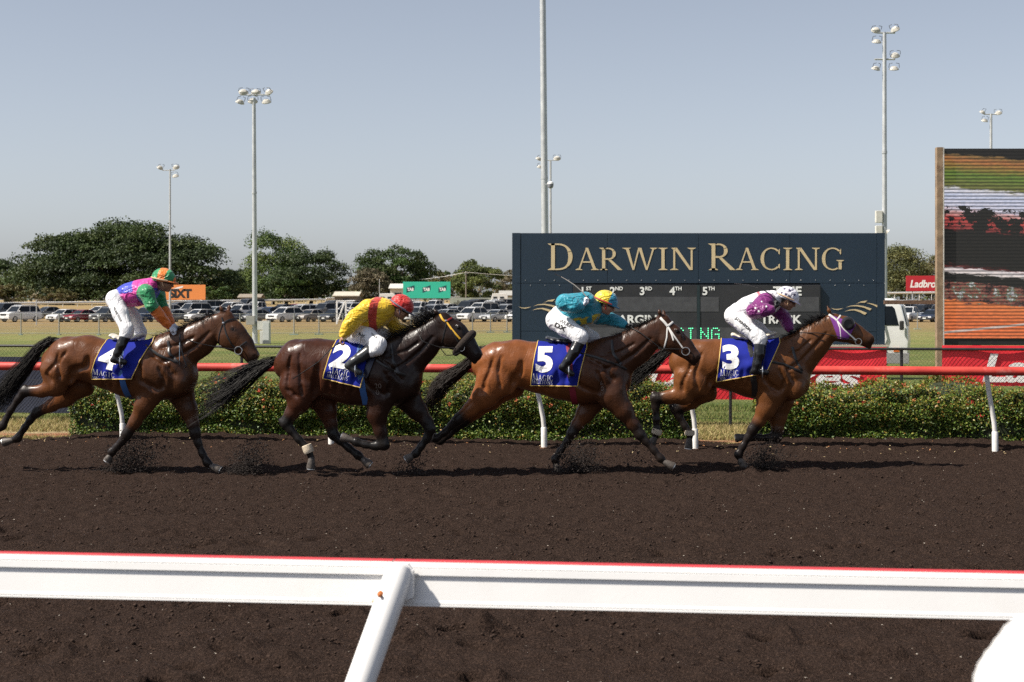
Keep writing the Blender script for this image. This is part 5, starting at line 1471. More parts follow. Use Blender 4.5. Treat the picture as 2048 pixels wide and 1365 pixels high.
def build_horse(S):
    fr = Frame(*S['ground']); C = Crop(fr, *S['crop'])
    root = empty('race_horse', fr.O, -TA, label=S['label'], cat='horse', group='race horses galloping in line')
    tr = [C.pr(X, Y, r, 0, q) for X, Y, r, q in S['trunk']]
    nk = [C.pr(X, Y, r, 0, q) for X, Y, r, q in S['neck']]
    hd = [C.pr(X, Y, r, 0, q) for X, Y, r, q in S['head']]
    legs = {}
    WQ = {'hind': ([.11, .12, .12, .12], [.62, .72, .78, .8]), 'fore': ([.13, .13, .12, .115], [.60, .72, .8, .8])}
    for nm in ('hind_near', 'hind_far', 'fore_near', 'fore_far'):
        pts = S[nm]; sg = 1 if nm.endswith('near') else -1
        ws, qs = WQ[nm[:4]]
        ch = []
        for i, p in enumerate(pts[:-1]):
            w = ws[min(i, 3)] * sg; q = qs[min(i, 3)]
            ch.append(C.pr(p[0], p[1], p[2], w, q))
        e = C.pt(pts[-1][0], pts[-1][1], ws[3] * sg)
        legs[nm] = (ch, e)
    lo, hi = bounds([tr, nk, hd] + [c for c, _ in legs.values()])
    lo[1], hi[1] = -.42, .42
    g = SDF(lo, hi, .0125)
    g.chain(tr, .05)
    # haunch and shoulder muscles on both sides
    for sg in (-1, 1):
        hip = tr[1] if sg else None
        th = legs['hind_near' if sg > 0 else 'hind_far'][0]
        c0 = np.array(tr[2][:3]) * .55 + np.array(tr[1][:3]) * .45; c0[1] = -.115 * sg; c0[2] += tr[2][3] * .28
        g.seg(c0, th[0][:3], tr[2][3] * .62, th[0][3] * .92, .64, .62, .022)
        b0 = np.array(tr[1][:3]); b0[1] = -.12 * sg
        g.seg(b0, th[1][:3], tr[1][3] * .60, th[1][3] * .95, .6, .7, .018)          # hamstrings
        st = np.array(th[0][:3]) + np.array([th[0][3] * .55, 0, -th[0][3] * .1]); st[1] = -.15 * sg
        g.ell(st, (th[0][3] * .5, .075, th[0][3] * .72), .04, rot=-.5)               # stifle
        f = legs['fore_near' if sg > 0 else 'fore_far'][0]
        wi = np.array(tr[5][:3]) + np.array([.02, 0, tr[5][3] * .62]); wi[1] = -.105 * sg
        el = np.array(tr[6][:3]) + np.array([.0, 0, -tr[6][3] * .45]); el[1] = -.165 * sg
        pt = np.array(tr[7][:3]); pt[1] = -.135 * sg; pt[2] -= .03
        g.seg(wi, pt, .09, .105, .66, .74, .018)                                          # shoulder blade
        g.seg(wi + (-.03, -.02 * sg, -.12), el, .095, .085, .60, .66, .016)               # triceps
        g.seg(el, f[1][:3], .085, f[1][3], .62, .72, .035)
        g.ell(pt + (.02, 0, -.05), (.09, .075, .12), .035, rot=.3)                        # breast
        # neck muscle under the crest, jugular groove left between
        n0, n1, n2, n3 = [np.array(a[:3]) for a in nk]
        g.seg(n0 + (0, -.075 * sg, .02), n2 + (0, -.05 * sg, .015), nk[0][3] * .55, nk[2][3] * .5, .6, .6, .03)
        g.seg(n0 + (.04, -.05 * sg, -nk[0][3] * .62), n3 + (.0, -.04 * sg, -nk[3][3] * .4), nk[0][3] * .3, nk[3][3] * .32, .7, .7, .02)
        # ribs hint
        for i in range(5):
            t = .2 + i * .15
            c = np.array(tr[3][:3]) * (1 - t) + np.array(tr[5][:3]) * t
            g.seg(c + (-.03, -(tr[4][3] * tr[4][4] - .022) * sg, .06), c + (-.07, -(tr[4][3] * tr[4][4] - .05) * sg, -.16), .022, .018, 1, 1, .03)
    g.chain(nk, .05)
    g.seg(tr[6][:3], nk[0][:3], tr[6][3] * .9, nk[0][3], .7, .6, .06)
    # head
    g.chain(hd, .025)
    g.seg(nk[3][:3], hd[0][:3], nk[3][3] * .85, hd[0][3], .5, .75, .03)
    poll, cheek, mid, muz = [np.array(h[:3]) for h in hd]
    ax = muz - cheek; ax /= np.linalg.norm(ax); up = np.array([-ax[2], 0, ax[0]])     # across the face, towards the forehead
    if up[2] < 0: up = -up
    eyeP = C.pt(*S['eye'])
    for sg in (-1, 1):
        e = eyeP.copy(); e[1] = -.083 * sg
        g.ell(cheek - up * hd[1][3] * .25 + np.array([0, -.065 * sg, 0]), (hd[1][3] * .72, .03, hd[1][3] * .66), .025)       # jowl disc
        g.ell(e + up * .018 + (0, .004 * sg, 0), (.035, .020, .018), .015, rot=math.atan2(-ax[2], ax[0]))                           # brow
        g.seg(e + ax * .06 + (0, .012 * sg, 0), mid + up * hd[2][3] * .05 + (0, -.05 * sg, 0), .014, .01, 1, 1, .02)              # facial crest
        no = muz + ax * hd[3][3] * .45 + up * hd[3][3] * .38; no[1] = -.042 * sg
        g.ell(no, (.036, .02, .034), .02)                                                                                             # nostril wing
        g.ell(no + ax * .012 + (0, -.022 * sg, 0), (.017, .016, .024), .010, 'cut')
        g.ell(e + (0, -.014 * sg, 0), (.021, .012, .015), .006, 'cut')
    g.seg(muz - up * hd[3][3] * .62 + ax * .01, muz - up * hd[3][3] * .75 + ax * hd[3][3] * .7, hd[3][3] * .36, hd[3][3] * .30, .85, .8, .015)   # lower lip
    lip0 = muz - up * hd[3][3] * .38 + ax * hd[3][3] * 1.2; lip1 = muz - up * hd[3][3] * .42 - ax * .05
    for sg in (-1, 1): g.seg(lip0 + (0, -.055 * sg, 0), lip1 + (0, -.065 * sg, 0), .007, .005, 1, 1, .006, 'cut')
    for i, (bx, by, tx, ty) in enumerate(S['ears']):
        w = .045 if i == 0 else -.045
        if len(S['ears']) == 1: w = .045
        g.seg(C.pt(bx, by, w), C.pt((bx + tx) / 2, (by + ty) / 2, w * 1.3), .022, .024, .7, .7, .02)
        g.seg(C.pt((bx + tx) / 2, (by + ty) / 2, w * 1.3), C.pt(tx, ty, w * 1.25), .023, .004, .6, .6, .012)
    if len(S['ears']) == 1:
        bx, by, tx, ty = S['ears'][0]; w = -.045
        g.seg(C.pt(bx, by, w), C.pt((bx + tx) / 2, (by + ty) / 2, w * 1.3), .022, .024, .7, .7, .02)
        g.seg(C.pt((bx + tx) / 2, (by + ty) / 2, w * 1.3), C.pt(tx, ty, w * 1.25), .023, .004, .6, .6, .012)
    # legs with knee, hock and fetlock knobs and back tendons
    for nm, (ch, e) in legs.items():
        g.chain(ch, .03)
        n = len(ch); kn = S.get('joint', {}).get(nm, 3)
        K = ch[kn]
        d1 = np.array(ch[kn + 1][:3]) - np.array(K[:3]); d1 /= np.linalg.norm(d1)
        d0 = np.array(K[:3]) - np.array(ch[kn - 1][:3]); d0 /= np.linalg.norm(d0)
        if nm.startswith('hind'):
            hk = np.array(K[:3]) - (d1 - d0) * .035 - d1 * .03
            g.ell(hk, (.030, .026, .034), .02)                                             # point of hock
            back = np.cross([0, 1, 0], d0); back = back if back[0] < 0 else -back
            g.seg(np.array(ch[kn - 1][:3]) + back * .045, hk, .018, .016, 1, 1, .02)       # hamstring tendon
        else:
            g.ell(np.array(K[:3]) + (.008, 0, 0), (.036, .036, .045), .02)
        bk = np.cross([0, 1, 0], d1); bk = bk if bk[0] < 0 else -bk
        fet = np.array(ch[-2][:3])
        g.seg(np.array(ch[kn + 1][:3]) + bk * .017, fet + bk * .012, .013, .015, 1, 1, .012)   # flexor tendon
        g.ell(fet + bk * .01, (.033, .030, .034), .015)
    sh = np.array([tr[7][0], tr[7][2]]); t0 = legs['hind_near'][0][0]; t1 = legs['hind_near'][0][1]
    wp = (tr[5][0] + .02, tr[5][2] + tr[5][3] * .55); elb = (tr[6][0] - .06, tr[6][2] - tr[6][3] * .62)
    g.crease([(tr[5][0] + .07, tr[5][2] + tr[5][3] * .6), (tr[6][0] + .05, tr[6][2] + .1), (tr[7][0] - .01, tr[7][2] + .02)], .012, .016)      # neck to shoulder
    g.crease([(tr[5][0] - .05, tr[5][2] + tr[5][3] * .25), (tr[5][0] - .04, tr[5][2] - .1), elb], .008, .020, .04)                                # behind the shoulder
    g.crease([(tr[6][0] - .03, tr[6][2] + .05), (tr[6][0] + .03, tr[6][2] - .08), (tr[6][0] + .0, tr[6][2] - .2)], .008, .014)                      # triceps edge
    g.crease([(tr[2][0] + .09, tr[2][2] + .02), (tr[2][0] + .075, tr[2][2] - .09), (t0[0] + t0[3] * 1.05, t0[2] + .02), (t0[0] + t0[3] * .95, t0[2] - t0[3] * .55)], .006, .026, .05)   # flank hollow
    g.crease([(tr[1][0] - .02, tr[1][2] + .06), (tr[1][0] - .045, tr[1][2] - .06), (t0[0] - t0[3] * .45, t0[2] - .03), (t1[0] - .01, t1[2] + .05)], .008, .015)                             # hamstring seam
    g.crease([(tr[1][0] + .08, tr[1][2] + tr[1][3] * .35), (t0[0] + t0[3] * .25, t0[2] + t0[3] * .5), (t0[0] + t0[3] * .35, t0[2] - t0[3] * .4)], .006, .010)
    g.crease([(nk[0][0] - .02, nk[0][2] - nk[0][3] * .35), (nk[1][0], nk[1][2] - nk[1][3] * .42), (nk[2][0], nk[2][2] - nk[2][3] * .4), (nk[3][0] - .01, nk[3][2] - nk[3][3] * .3)], .010, .008)   # jugular groove
    g.crease([(nk[0][0] - .06, nk[0][2] + .08), (nk[1][0] - .02, nk[1][2] + .03), (nk[2][0] - .02, nk[2][2] + .03)], .006, .005)
    for i in range(4):
        x = tr[3][0] + (tr[4][0] - tr[3][0]) * (i * .42 + .1); g.crease([(x, tr[4][2] + .02), (x - .035, tr[4][2] - .20)], .004, .007, .03, 8)
    V, Q = g.mesh()
    # coat colours
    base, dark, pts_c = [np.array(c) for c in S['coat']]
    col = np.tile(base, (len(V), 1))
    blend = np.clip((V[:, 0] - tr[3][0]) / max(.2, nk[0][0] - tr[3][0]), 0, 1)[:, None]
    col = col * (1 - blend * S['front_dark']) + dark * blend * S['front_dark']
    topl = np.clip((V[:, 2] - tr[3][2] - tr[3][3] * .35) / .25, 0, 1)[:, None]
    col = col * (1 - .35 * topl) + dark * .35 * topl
    for nm, (ch, e) in legs.items():
        kn = S.get('joint', {}).get(nm, 3)
        dl = chain_dist(V, ch[kn:]); du = chain_dist(V, ch[kn - 1:kn + 1])
        k = np.clip((.15 - dl) / .07, 0, 1)[:, None]
        col = col * (1 - k) + pts_c * k
        k2 = np.clip((.09 - du) / .06, 0, 1)[:, None] * .4
        col = col * (1 - k2) + pts_c * k2
    dm = np.linalg.norm(V - (muz + ax * .03), axis=1); k = np.clip((.13 - dm) / .09, 0, 1)[:, None] * .85
    col = col * (1 - k) + np.array([.012, .010, .010]) * k
    for sg in (-1, 1):
        e = eyeP.copy(); e[1] = -.08 * sg; k = np.clip((.05 - np.linalg.norm(V - e, axis=1)) / .03, 0, 1)[:, None] * .7
        col = col * (1 - k) + pts_c * k
    face = np.clip((((V - cheek) @ up) - hd[1][3] * .3) / .05, 0, 1)[:, None] * np.clip((.28 - np.linalg.norm(V - mid, axis=1)) / .1, 0, 1)[:, None]
    col = col * (1 - .5 * face) + pts_c * .5 * face
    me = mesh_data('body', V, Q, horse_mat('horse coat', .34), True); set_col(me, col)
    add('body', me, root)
    sf = Surf(V, Q)
    # eyes, hooves
    for sg in (-1, 1):
        e = eyeP.copy(); h = sf.side(e[0], e[2], -.004, sg < 0)
        if h is not None:
            m = MB(); m.lathe((h[0], h[1], h[2]), [(.002, -.013), (.012, -.010), (.018, 0), (.012, .010), (.002, .013)], 12, 'y'); m.build('eye', pm('horse eye', (.008, .006, .005), .08), root, smooth=True)
    for nm, (ch, e) in legs.items():
        p = np.array(ch[-1][:3]); d = e - p; L = max(np.linalg.norm(d), .075); d = d / np.linalg.norm(d); L = min(L, .115)
        m = MB()
        m.tube([p - d * .015, p + d * .012, p + d * L * .9, p + d * L], [.030, .036, .053, .050], 14, up=(0, 1, 0))
        hf = m.build('hoof', HOOFM, root, smooth=True)
        m = MB(); q = p + d * (L + .002); m.tube([q, q + d * .008], [.046, .047], 14, up=(0, 1, 0)); m.build('shoe', SHOE, hf)
    for nm, i0, i1 in S.get('bandage', ()):
        ch = legs[nm][0]; a, b = np.array(ch[i0][:3]), np.array(ch[i1][:3])
        m = MB(); m.tube([a + (b - a) * t for t in (-.55, -.5, .0, .35, .4)], [ch[i0][3] * .95 + .010, ch[i0][3] + .014, ch[i0][3] + .018, ch[i0][3] + .014, ch[i0][3] + .010], 14); m.build('bandage', BANDAGE, root, smooth=True)
    # tail
    rr = np.random.default_rng(S['seed'])
    path = np.array([C.pt(*p) for p in S['tail']])
    n = 800; V2, F2 = [], []
    locks = [np.array([*(np.clip(rr.normal(size=3), -1.8, 1.8) * np.array([.6, .55, .95])), rr.uniform(0, 6.28), rr.uniform(.72, 1.15)]) for _ in range(26)]
    for i in range(n):
        t0 = rr.random() ** 1.3 * .35; t1 = min(1.0, t0 + rr.uniform(.45, .75)) if rr.random() < .4 else rr.uniform(.82, 1.06)
        ts = np.linspace(t0, t1, 12)
        sp = S.get('tail_spread', .11) * .9
        lk = locks[i % len(locks)]; off = lk[:3] * sp + rr.normal(size=3) * sp * .24; ph = lk[3] + rr.normal(0, .4)
        t1 = min(t1, lk[4] + rr.normal(0, .05))
        pts = polyline(path, np.clip(ts, 0, 1)) + (np.clip(ts - 1, 0, 1) * .5)[:, None] * (path[-1] - path[-2])
        gsh = (ts ** .8)[:, None]
        pts = pts + off * gsh + (np.sin(ts * 7 + ph) * .022)[:, None] * gsh * np.array([1, 1, 1]) + np.array([0, 0, -.10 * rr.random()]) * (gsh ** 2)
        pts = pts + rr.normal(size=3) * .018 * (1 - gsh)
        k = len(V2)
        for j, p in enumerate(pts):
            r_ = .0026 * (1 - ts[j] * .65) * (1 if j < 11 else .2)
            V2 += [p + (r_, 0, 0), p + (-r_ * .5, r_ * .87, 0), p + (-r_ * .5, -r_ * .87, r_)]
        for j in range(11):
            for q in range(3): F2.append((k + j * 3 + q, k + j * 3 + (q + 1) % 3, k + j * 3 + 3 + (q + 1) % 3, k + j * 3 + 3 + q))
    add('tail', mesh_data('tail', V2, np.array(F2), S['hair'], True), root)
    m = MB(); dock = path[:3]; m.tube([dock[0] + (.05, 0, -.01), dock[0], dock[1]], [.04, .042, .022], 8); m.build('dock', S['hair'], root, smooth=True)
    # mane and forelock
    cr = np.array([C.pt(*p) for p in S['crest']])
    n = S.get('mane_n', 330) * 2
    tt = rr.random(n); roots = polyline(cr, tt) + np.stack([rr.normal(0, .01, n), rr.normal(0, .014, n), rr.normal(-.02, .01, n)], 1)
    md = np.array(S['mane_dir']); dirs = np.stack([md[0] + rr.normal(0, .3, n), rr.normal(-.15, .45, n), md[1] + rr.normal(0, .3, n)], 1)
    lens = S['mane_len'] * rr.uniform(.5, 1.25, n)
    V2, F2 = strands(roots, dirs, lens, .9, .0034, rr)
    add('mane', mesh_data('mane', V2, np.array(F2), HAIR, True), root)
    # ---------------- tack
    def surf_line(pts, off=.006, w=.08):
        """photo points -> points lying on the near side of the horse"""
        out = []
        P2 = polyline(np.array(pts, float), np.linspace(0, 1, max(6, 4 * len(pts))))
        for X, Y in P2:
            p = C.pt(X, Y, w); h = sf.side(p[0], p[2], off)
            if h is not None: out.append(h)
        return out
    br = None
    def strap(pts, mat, name, par, wdt=.009, w=.08):
        L = surf_line(pts, .004, w)
        if len(L) < 2: return None
        m = MB(); m.tube(L, wdt, 6, flat=.5, up=(0, 1, 0)); return m.build(name, mat, par, smooth=True)
    br = empty('bridle', (0, 0, 0)); br.parent = root
    for (pts, mat, wd) in S['straps']: strap(pts, mat, 'strap', br, wd)
    rc = S['ring']; pc = C.pt(rc[0], rc[1], .085); h = sf.side(pc[0], pc[2], .01)
    if h is not None: pc = h
    rr_ = rc[2] / S['crop'][2] * 18.6 / F
    m = MB(); m.tube([pc + (rr_ * math.cos(t), -.006, rr_ * math.sin(t)) for t in np.linspace(0, 2 * math.pi, 17)], .0055, 6); m.build('bit_ring', STEEL, br, smooth=True)
    for (pts, ws_) in S['reins']:
        P3 = np.array([C.pt(X, Y, w_) for (X, Y), w_ in zip(pts, ws_)]); P3 = polyline(P3, np.linspace(0, 1, 16))
        m = MB(); m.tube(P3, .0085, 6, flat=.6); m.build('rein', LEATH, br, smooth=True)
    if 'rosette' in S:
        p = C.pt(*S['rosette'], .085); h = sf.side(p[0], p[2], .008)
        if h is not None: m = MB(); m.lathe(h, [(.004, -.008), (.014, -.004), (.014, .004)], 10, 'y'); m.build('rosette', STEEL, br, smooth=True)
    # noseband / breast strap / girth
    if 'roll' in S:
        a, b, r_ = S['roll']; pa, pb = C.pt(*a, .0), C.pt(*b, .0)
        g2 = SDF(np.minimum(pa, pb) - .2, np.maximum(pa, pb) + .2, .009)
        c = (pa + pb) / 2
        ringp = sf.ring(c, ax, 28, .012, .5)
        for p, q in zip(ringp, ringp[1:] + ringp[:1]): g2.seg(p, q, .036, .036, 1, 1, .02)
        sdf_obj('sheepskin_noseband', g2, pm('brown sheepskin', (.022, .014, .010), .95, var=.5, scale=60, bmp=1, bscale=110), br)
    for pts in S['breast']: strap(pts, LEATH, 'breast_strap', root, .017, .2)
    gx = C.pt(*S['girth'], .2)
    gc = np.array([gx[0], 0, float(np.interp(gx[0], [t[0] for t in tr], [t[2] for t in tr]))]); gr_ = float(np.interp(gx[0], [t[0] for t in tr], [t[3] for t in tr]))
    ring = [p if np.linalg.norm((p - gc)[1:]) < gr_ * 1.12 else gc + (p - gc) / np.linalg.norm(p - gc) * gr_ * 1.03 for p in sf.ring(gc, (1, 0, .12), 40, .008, 1.0)]
    if len(ring) > 10:
        m = MB(); m.tube(ring + ring[:1], .040, 6, flat=.15, up=np.array(ring[0]) - gc); m.build('girth', S.get('girth_mat', LEATH), root, smooth=True)
    # ---------------- saddle cloth draped over both sides
    TL, TR, BR_, BL = S['cloth']
    nu, nv = 34, 26
    grid = np.zeros((nu, 2 * nv + 5, 3))
    def cast(x, z, off, far):
        h = sf.side(x, z, off, far)
        if h is None:
            h = sf.top(x, .03 if far else -.03, off)
        return h
    for i in range(nu):
        a = i / (nu - 1)
        top = np.array(TL) * (1 - a) + np.array(TR) * a; bot = np.array(BL) * (1 - a) + np.array(BR_) * a
        tp = C.pt(top[0], top[1], .10); bt = C.pt(bot[0], bot[1], .27)
        tz = sf.top(tp[0], -.10, .012)
        if tz is not None: tp[2] = min(tp[2], tz[2] - .01)
        for j in range(nv):
            b = (j / (nv - 1)) ** .9
            x = tp[0] * (1 - b) + bt[0] * b; z = tp[2] * (1 - b) + bt[2] * b
            rip = .014 + .016 * (.25 + b) * (math.sin(a * 11 + b * 7 + S['seed']) * .5 + math.sin(a * 23 - b * 9 + S['seed'] * 2) * .3 + math.sin(a * 5 + b * 17) * .25) + .012 * b * b
            for far in (0, 1):
                h = cast(x, z, .0, far)
                y = h[1] + (rip if far else -rip)
                if far: grid[i, nv + 5 + j] = (x, y, z)
                else: grid[i, nv - 1 - j] = (x, y, z)
        for q, y in enumerate(np.linspace(-.085, .085, 5)):
            h = sf.top(tp[0], y, .013); grid[i, nv + q] = h if h is not None else (tp[0], y, tp[2])
    V3 = grid.reshape(-1, 3); ni, nj = grid.shape[:2]
    a = (np.arange(ni - 1)[:, None] * nj + np.arange(nj - 1)[None, :]).ravel()
    Q3 = np.stack([a, a + 1, a + nj + 1, a + nj], 1)
    cl = empty('saddle_cloth', (0, 0, 0)); cl.parent = root
    add('sheet', mesh_data('sheet', V3, Q3, CLOTHB, True), cl)
    csf = Surf(V3, Q3)
    edge = [grid[0, k] for k in range(nj)]; edge2 = [grid[-1, k] for k in range(nj)]; e3 = [grid[k, 0] for k in range(ni)]; e4 = [grid[k, -1] for k in range(ni)]
    for e in (edge, edge2, e3, e4):
        m = MB(); m.tube(e, .0055, 6); m.build('piping', PIPING, cl, smooth=True)
    def sz(X, Y): p = C.pt(X, Y, .27); return p[0], p[2]
    if S['number']:
        ch, X0, Y0, X1, Y1, hp = S['number']            # baseline from (X0,Y0) to (X1,Y1), height hp in crop pixels
        v2, fc, wd = sans(ch, .045)
        o = np.array([X0, Y0], float); e = np.array([X1 - X0, Y1 - Y0], float); L = np.linalg.norm(e); e /= L; upv = np.array([e[1], -e[0]])
        decal(v2, fc, lambda p, q: sz(*(o + e * p * L / wd + upv * q * hp)), csf, .004, 'number', WHITE_PRINT, cl)
    for word, X0, Y0, X1, Y1, hp in S['words']:
        ps, wd = serif(word, {0} if word == 'MAGIC' else None, .10)
        o = np.array([X0, Y0], float); e = np.array([X1 - X0, Y1 - Y0], float); L = np.linalg.norm(e); e /= L; upv = np.array([e[1], -e[0]])
        v2, fc = [], []
        for p in ps: fc.append(tuple(range(len(v2), len(v2) + len(p)))); v2 += p
        decal(v2, fc, lambda p, q: sz(*(o + e * p * L / wd + upv * q * hp)), csf, .004, 'lettering', WHITE_PRINT, cl, .06, True)
    # ---------------- saddle: a thin pad on the cloth with a seat and flaps
    (sx0, sy0), (sx1, sy1) = S['saddle']
    a0, a1 = C.pt(sx0, sy0), C.pt(sx1, sy1)
    ts = [csf.top(a0[0] + (a1[0] - a0[0]) * t, 0, .0) for t in np.linspace(0, 1, 7)]
    ts = [t for t in ts if t is not None]
    sd = empty('saddle', (0, 0, 0)); sd.parent = root
    if len(ts) > 3:
        g3 = SDF(np.min(ts, 0) - (.16, .22, .22), np.max(ts, 0) + (.16, .22, .22), .010)
        for i, (p, q) in enumerate(zip(ts[:-1], ts[1:])):
            rise = lambda k: .012 + .05 * abs(k / 6 - .42) ** 1.3 * 2
            g3.seg(p + (0, 0, rise(i)), q + (0, 0, rise(i + 1)), .026, .026, 4.2 - .25 * i, 4.2 - .25 * (i + 1), .02)
        sdf_obj('seat', g3, S['saddle_mat'], sd)
    fx = S['flap']                                     # corners of the near flap
    G = []
    for i in range(10):
        for j in range(12):
            a, b = i / 9, j / 11
            p = (np.array(fx[0]) * (1 - a) + np.array(fx[1]) * a) * (1 - b) + (np.array(fx[3]) * (1 - a) + np.array(fx[2]) * a) * b
            w = C.pt(p[0], p[1], .28); h = csf.side(w[0], w[2], .016)
            if h is None: h = sf.side(w[0], w[2], .03)
            if h is None: h = np.array([w[0], -.2, w[2]])
            G.append(h)
    a = (np.arange(9)[:, None] * 12 + np.arange(11)[None, :]).ravel()
    add('flap', mesh_data('flap', G, np.stack([a, a + 12, a + 13, a + 1], 1), S['flap_mat'], True), sd)
    if 'brand' in S:
        for txt, X0, Y0, hp in S['brand']:
            v2, fc, wd = sans(txt, -.01)
            decal(v2, fc, lambda p, q: sz(X0 + p * hp, Y0 - q * hp), sf, .002, 'freeze_brand', pm('pale brand hair', (.16, .13, .11), .7), root, .03)
    if 'hood' in S:
        Hq = S['hood']; G = []; nn = 22
        for i in range(nn):
            for j in range(nn):
                a, b = i / (nn - 1), j / (nn - 1)
                p = (np.array(Hq[0]) * (1 - a) + np.array(Hq[1]) * a) * (1 - b) + (np.array(Hq[3]) * (1 - a) + np.array(Hq[2]) * a) * b
                w = C.pt(p[0], p[1], .07); h = sf.side(w[0], w[2], .007)
                G.append(h)
        idx = {k: n_ for n_, k in enumerate([k for k, h in enumerate(G) if h is not None])}
        Fq = []
        for i in range(nn - 1):
            for j in range(nn - 1):
                q = [i * nn + j, (i + 1) * nn + j, (i + 1) * nn + j + 1, i * nn + j + 1]
                if all(k in idx for k in q): Fq.append(tuple(idx[k] for k in q))
        hood = add('blinker_hood', mesh_data('blinker_hood', [h for h in G if h is not None], Fq, pm('purple hood', (.16, .025, .22), .75, var=.1, scale=20, bmp=.1, bscale=90), True), br)
        e = C.pt(S['eye'][0] - 4, S['eye'][1] + 2, .08); h = sf.side(e[0], e[2], .0)
        if h is not None:
            m = MB(); m.lathe(h, [(.083, .02), (.080, -.012), (.068, -.034), (.05, -.040), (.05, -.02)], 18, 'y'); m.build('blinker_cup', LEATH, br, smooth=True)
    return dict(root=root, fr=fr, C=C, sf=sf, csf=csf)

YST = pm('yellow webbing', (.75, .42, .03), .6, var=.05); RST = pm('red browband', (.35, .03, .03), .6)
H4 = dict(seed=4, ground=(300, 946), crop=(0, 500, 2.843), label='bay horse number four with black tail, last in the line at the left',
    trunk=[(312, 632, 76, .92), (385, 612, 114, .95), (500, 618, 127, .86), (620, 655, 133, .84), (740, 682, 152, .82), (860, 688, 166, .80), (958, 690, 158, .78), (1032, 722, 92, .95)],
    neck=[(968, 596, 118, .62), (1045, 555, 102, .54), (1130, 510, 90, .50), (1210, 445, 74, .52)],
    head=[(1283, 392, 46, .85), (1322, 488, 83, .56), (1380, 538, 61, .62), (1428, 598, 46, .74)], eye=(1336, 452),
    ears=[(1268, 362, 1249, 310), (1300, 355, 1305, 306)],
    hind_near=[(330, 690, 104), (318, 770, 60), (238, 804, 35), (140, 806, 27), (104, 850, 20), (62, 912, 18), (14, 1002, 22), (-8, 1022, 17), (-40, 1052)],
    hind_far=[(430, 760, 92), (372, 836, 54), (292, 884, 37), (206, 926, 27), (172, 968, 20), (140, 1012, 18), (100, 1072, 22), (70, 1084, 17), (20, 1096)],
    fore_near=[(862, 800, 82), (820, 882, 52), (770, 976, 34), (720, 1050, 29), (694, 1090, 21), (664, 1122, 19), (636, 1150, 21), (628, 1168, 18), (612, 1200)],
    fore_far=[(1030, 820, 82), (1070, 910, 50), (1098, 990, 34), (1110, 1042, 30), (1126, 1098, 21), (1150, 1158, 19), (1178, 1210, 22), (1200, 1228, 18), (1250, 1254)],
    tail=[(345, 520), (285, 515), (215, 570), (150, 660), (70, 745), (10, 830), (-20, 900)], tail_spread=.10, hair=HAIR,
    crest=[(905, 500), (985, 478), (1080, 430), (1160, 392), (1240, 366)], mane_dir=(-.8, .35), mane_len=.13,
    coat=((.125, .045, .016), (.058, .024, .011), (.017, .012, .010)), front_dark=.75,
    straps=[([(1262, 385), (1272, 420), (1290, 480), (1320, 540), (1345, 562)], LEATH, .009), ([(1272, 416), (1300, 400), (1335, 392)], LEATH, .010), ([(1266, 425), (1248, 480), (1240, 540), (1252, 556)], LEATH, .007), ([(1345, 562), (1370, 545), (1400, 522)], LEATH, .009)],
    ring=(1356, 571, 22), rosette=(1271, 417),
    reins=[([(1345, 566), (1250, 556), (1130, 532), (1050, 505)], (.09, .11, .14, .10)), ([(1020, 500), (1035, 580), (1060, 665), (1050, 672)], (.12, .2, .22, .2))],
    breast=[[(820, 545), (900, 595), (1000, 640)], [(945, 520), (960, 590), (1010, 640)]], girth=(700, 740), girth_mat=pm('blue girth', (.03, .10, .28), .6),
    cloth=((600, 523), (872, 500), (752, 735), (503, 738)), number=('4', 548, 660, 655, 682, 122), words=[('MAGIC', 516, 708, 650, 728, 27), ('MILLIONS', 512, 733, 648, 750, 16)],
    saddle=((640, 520), (815, 505)), saddle_mat=pm('pale saddle', (.62, .58, .50), .5), flap=((760, 540), (838, 505), (750, 660), (700, 640)), flap_mat=LEATH)
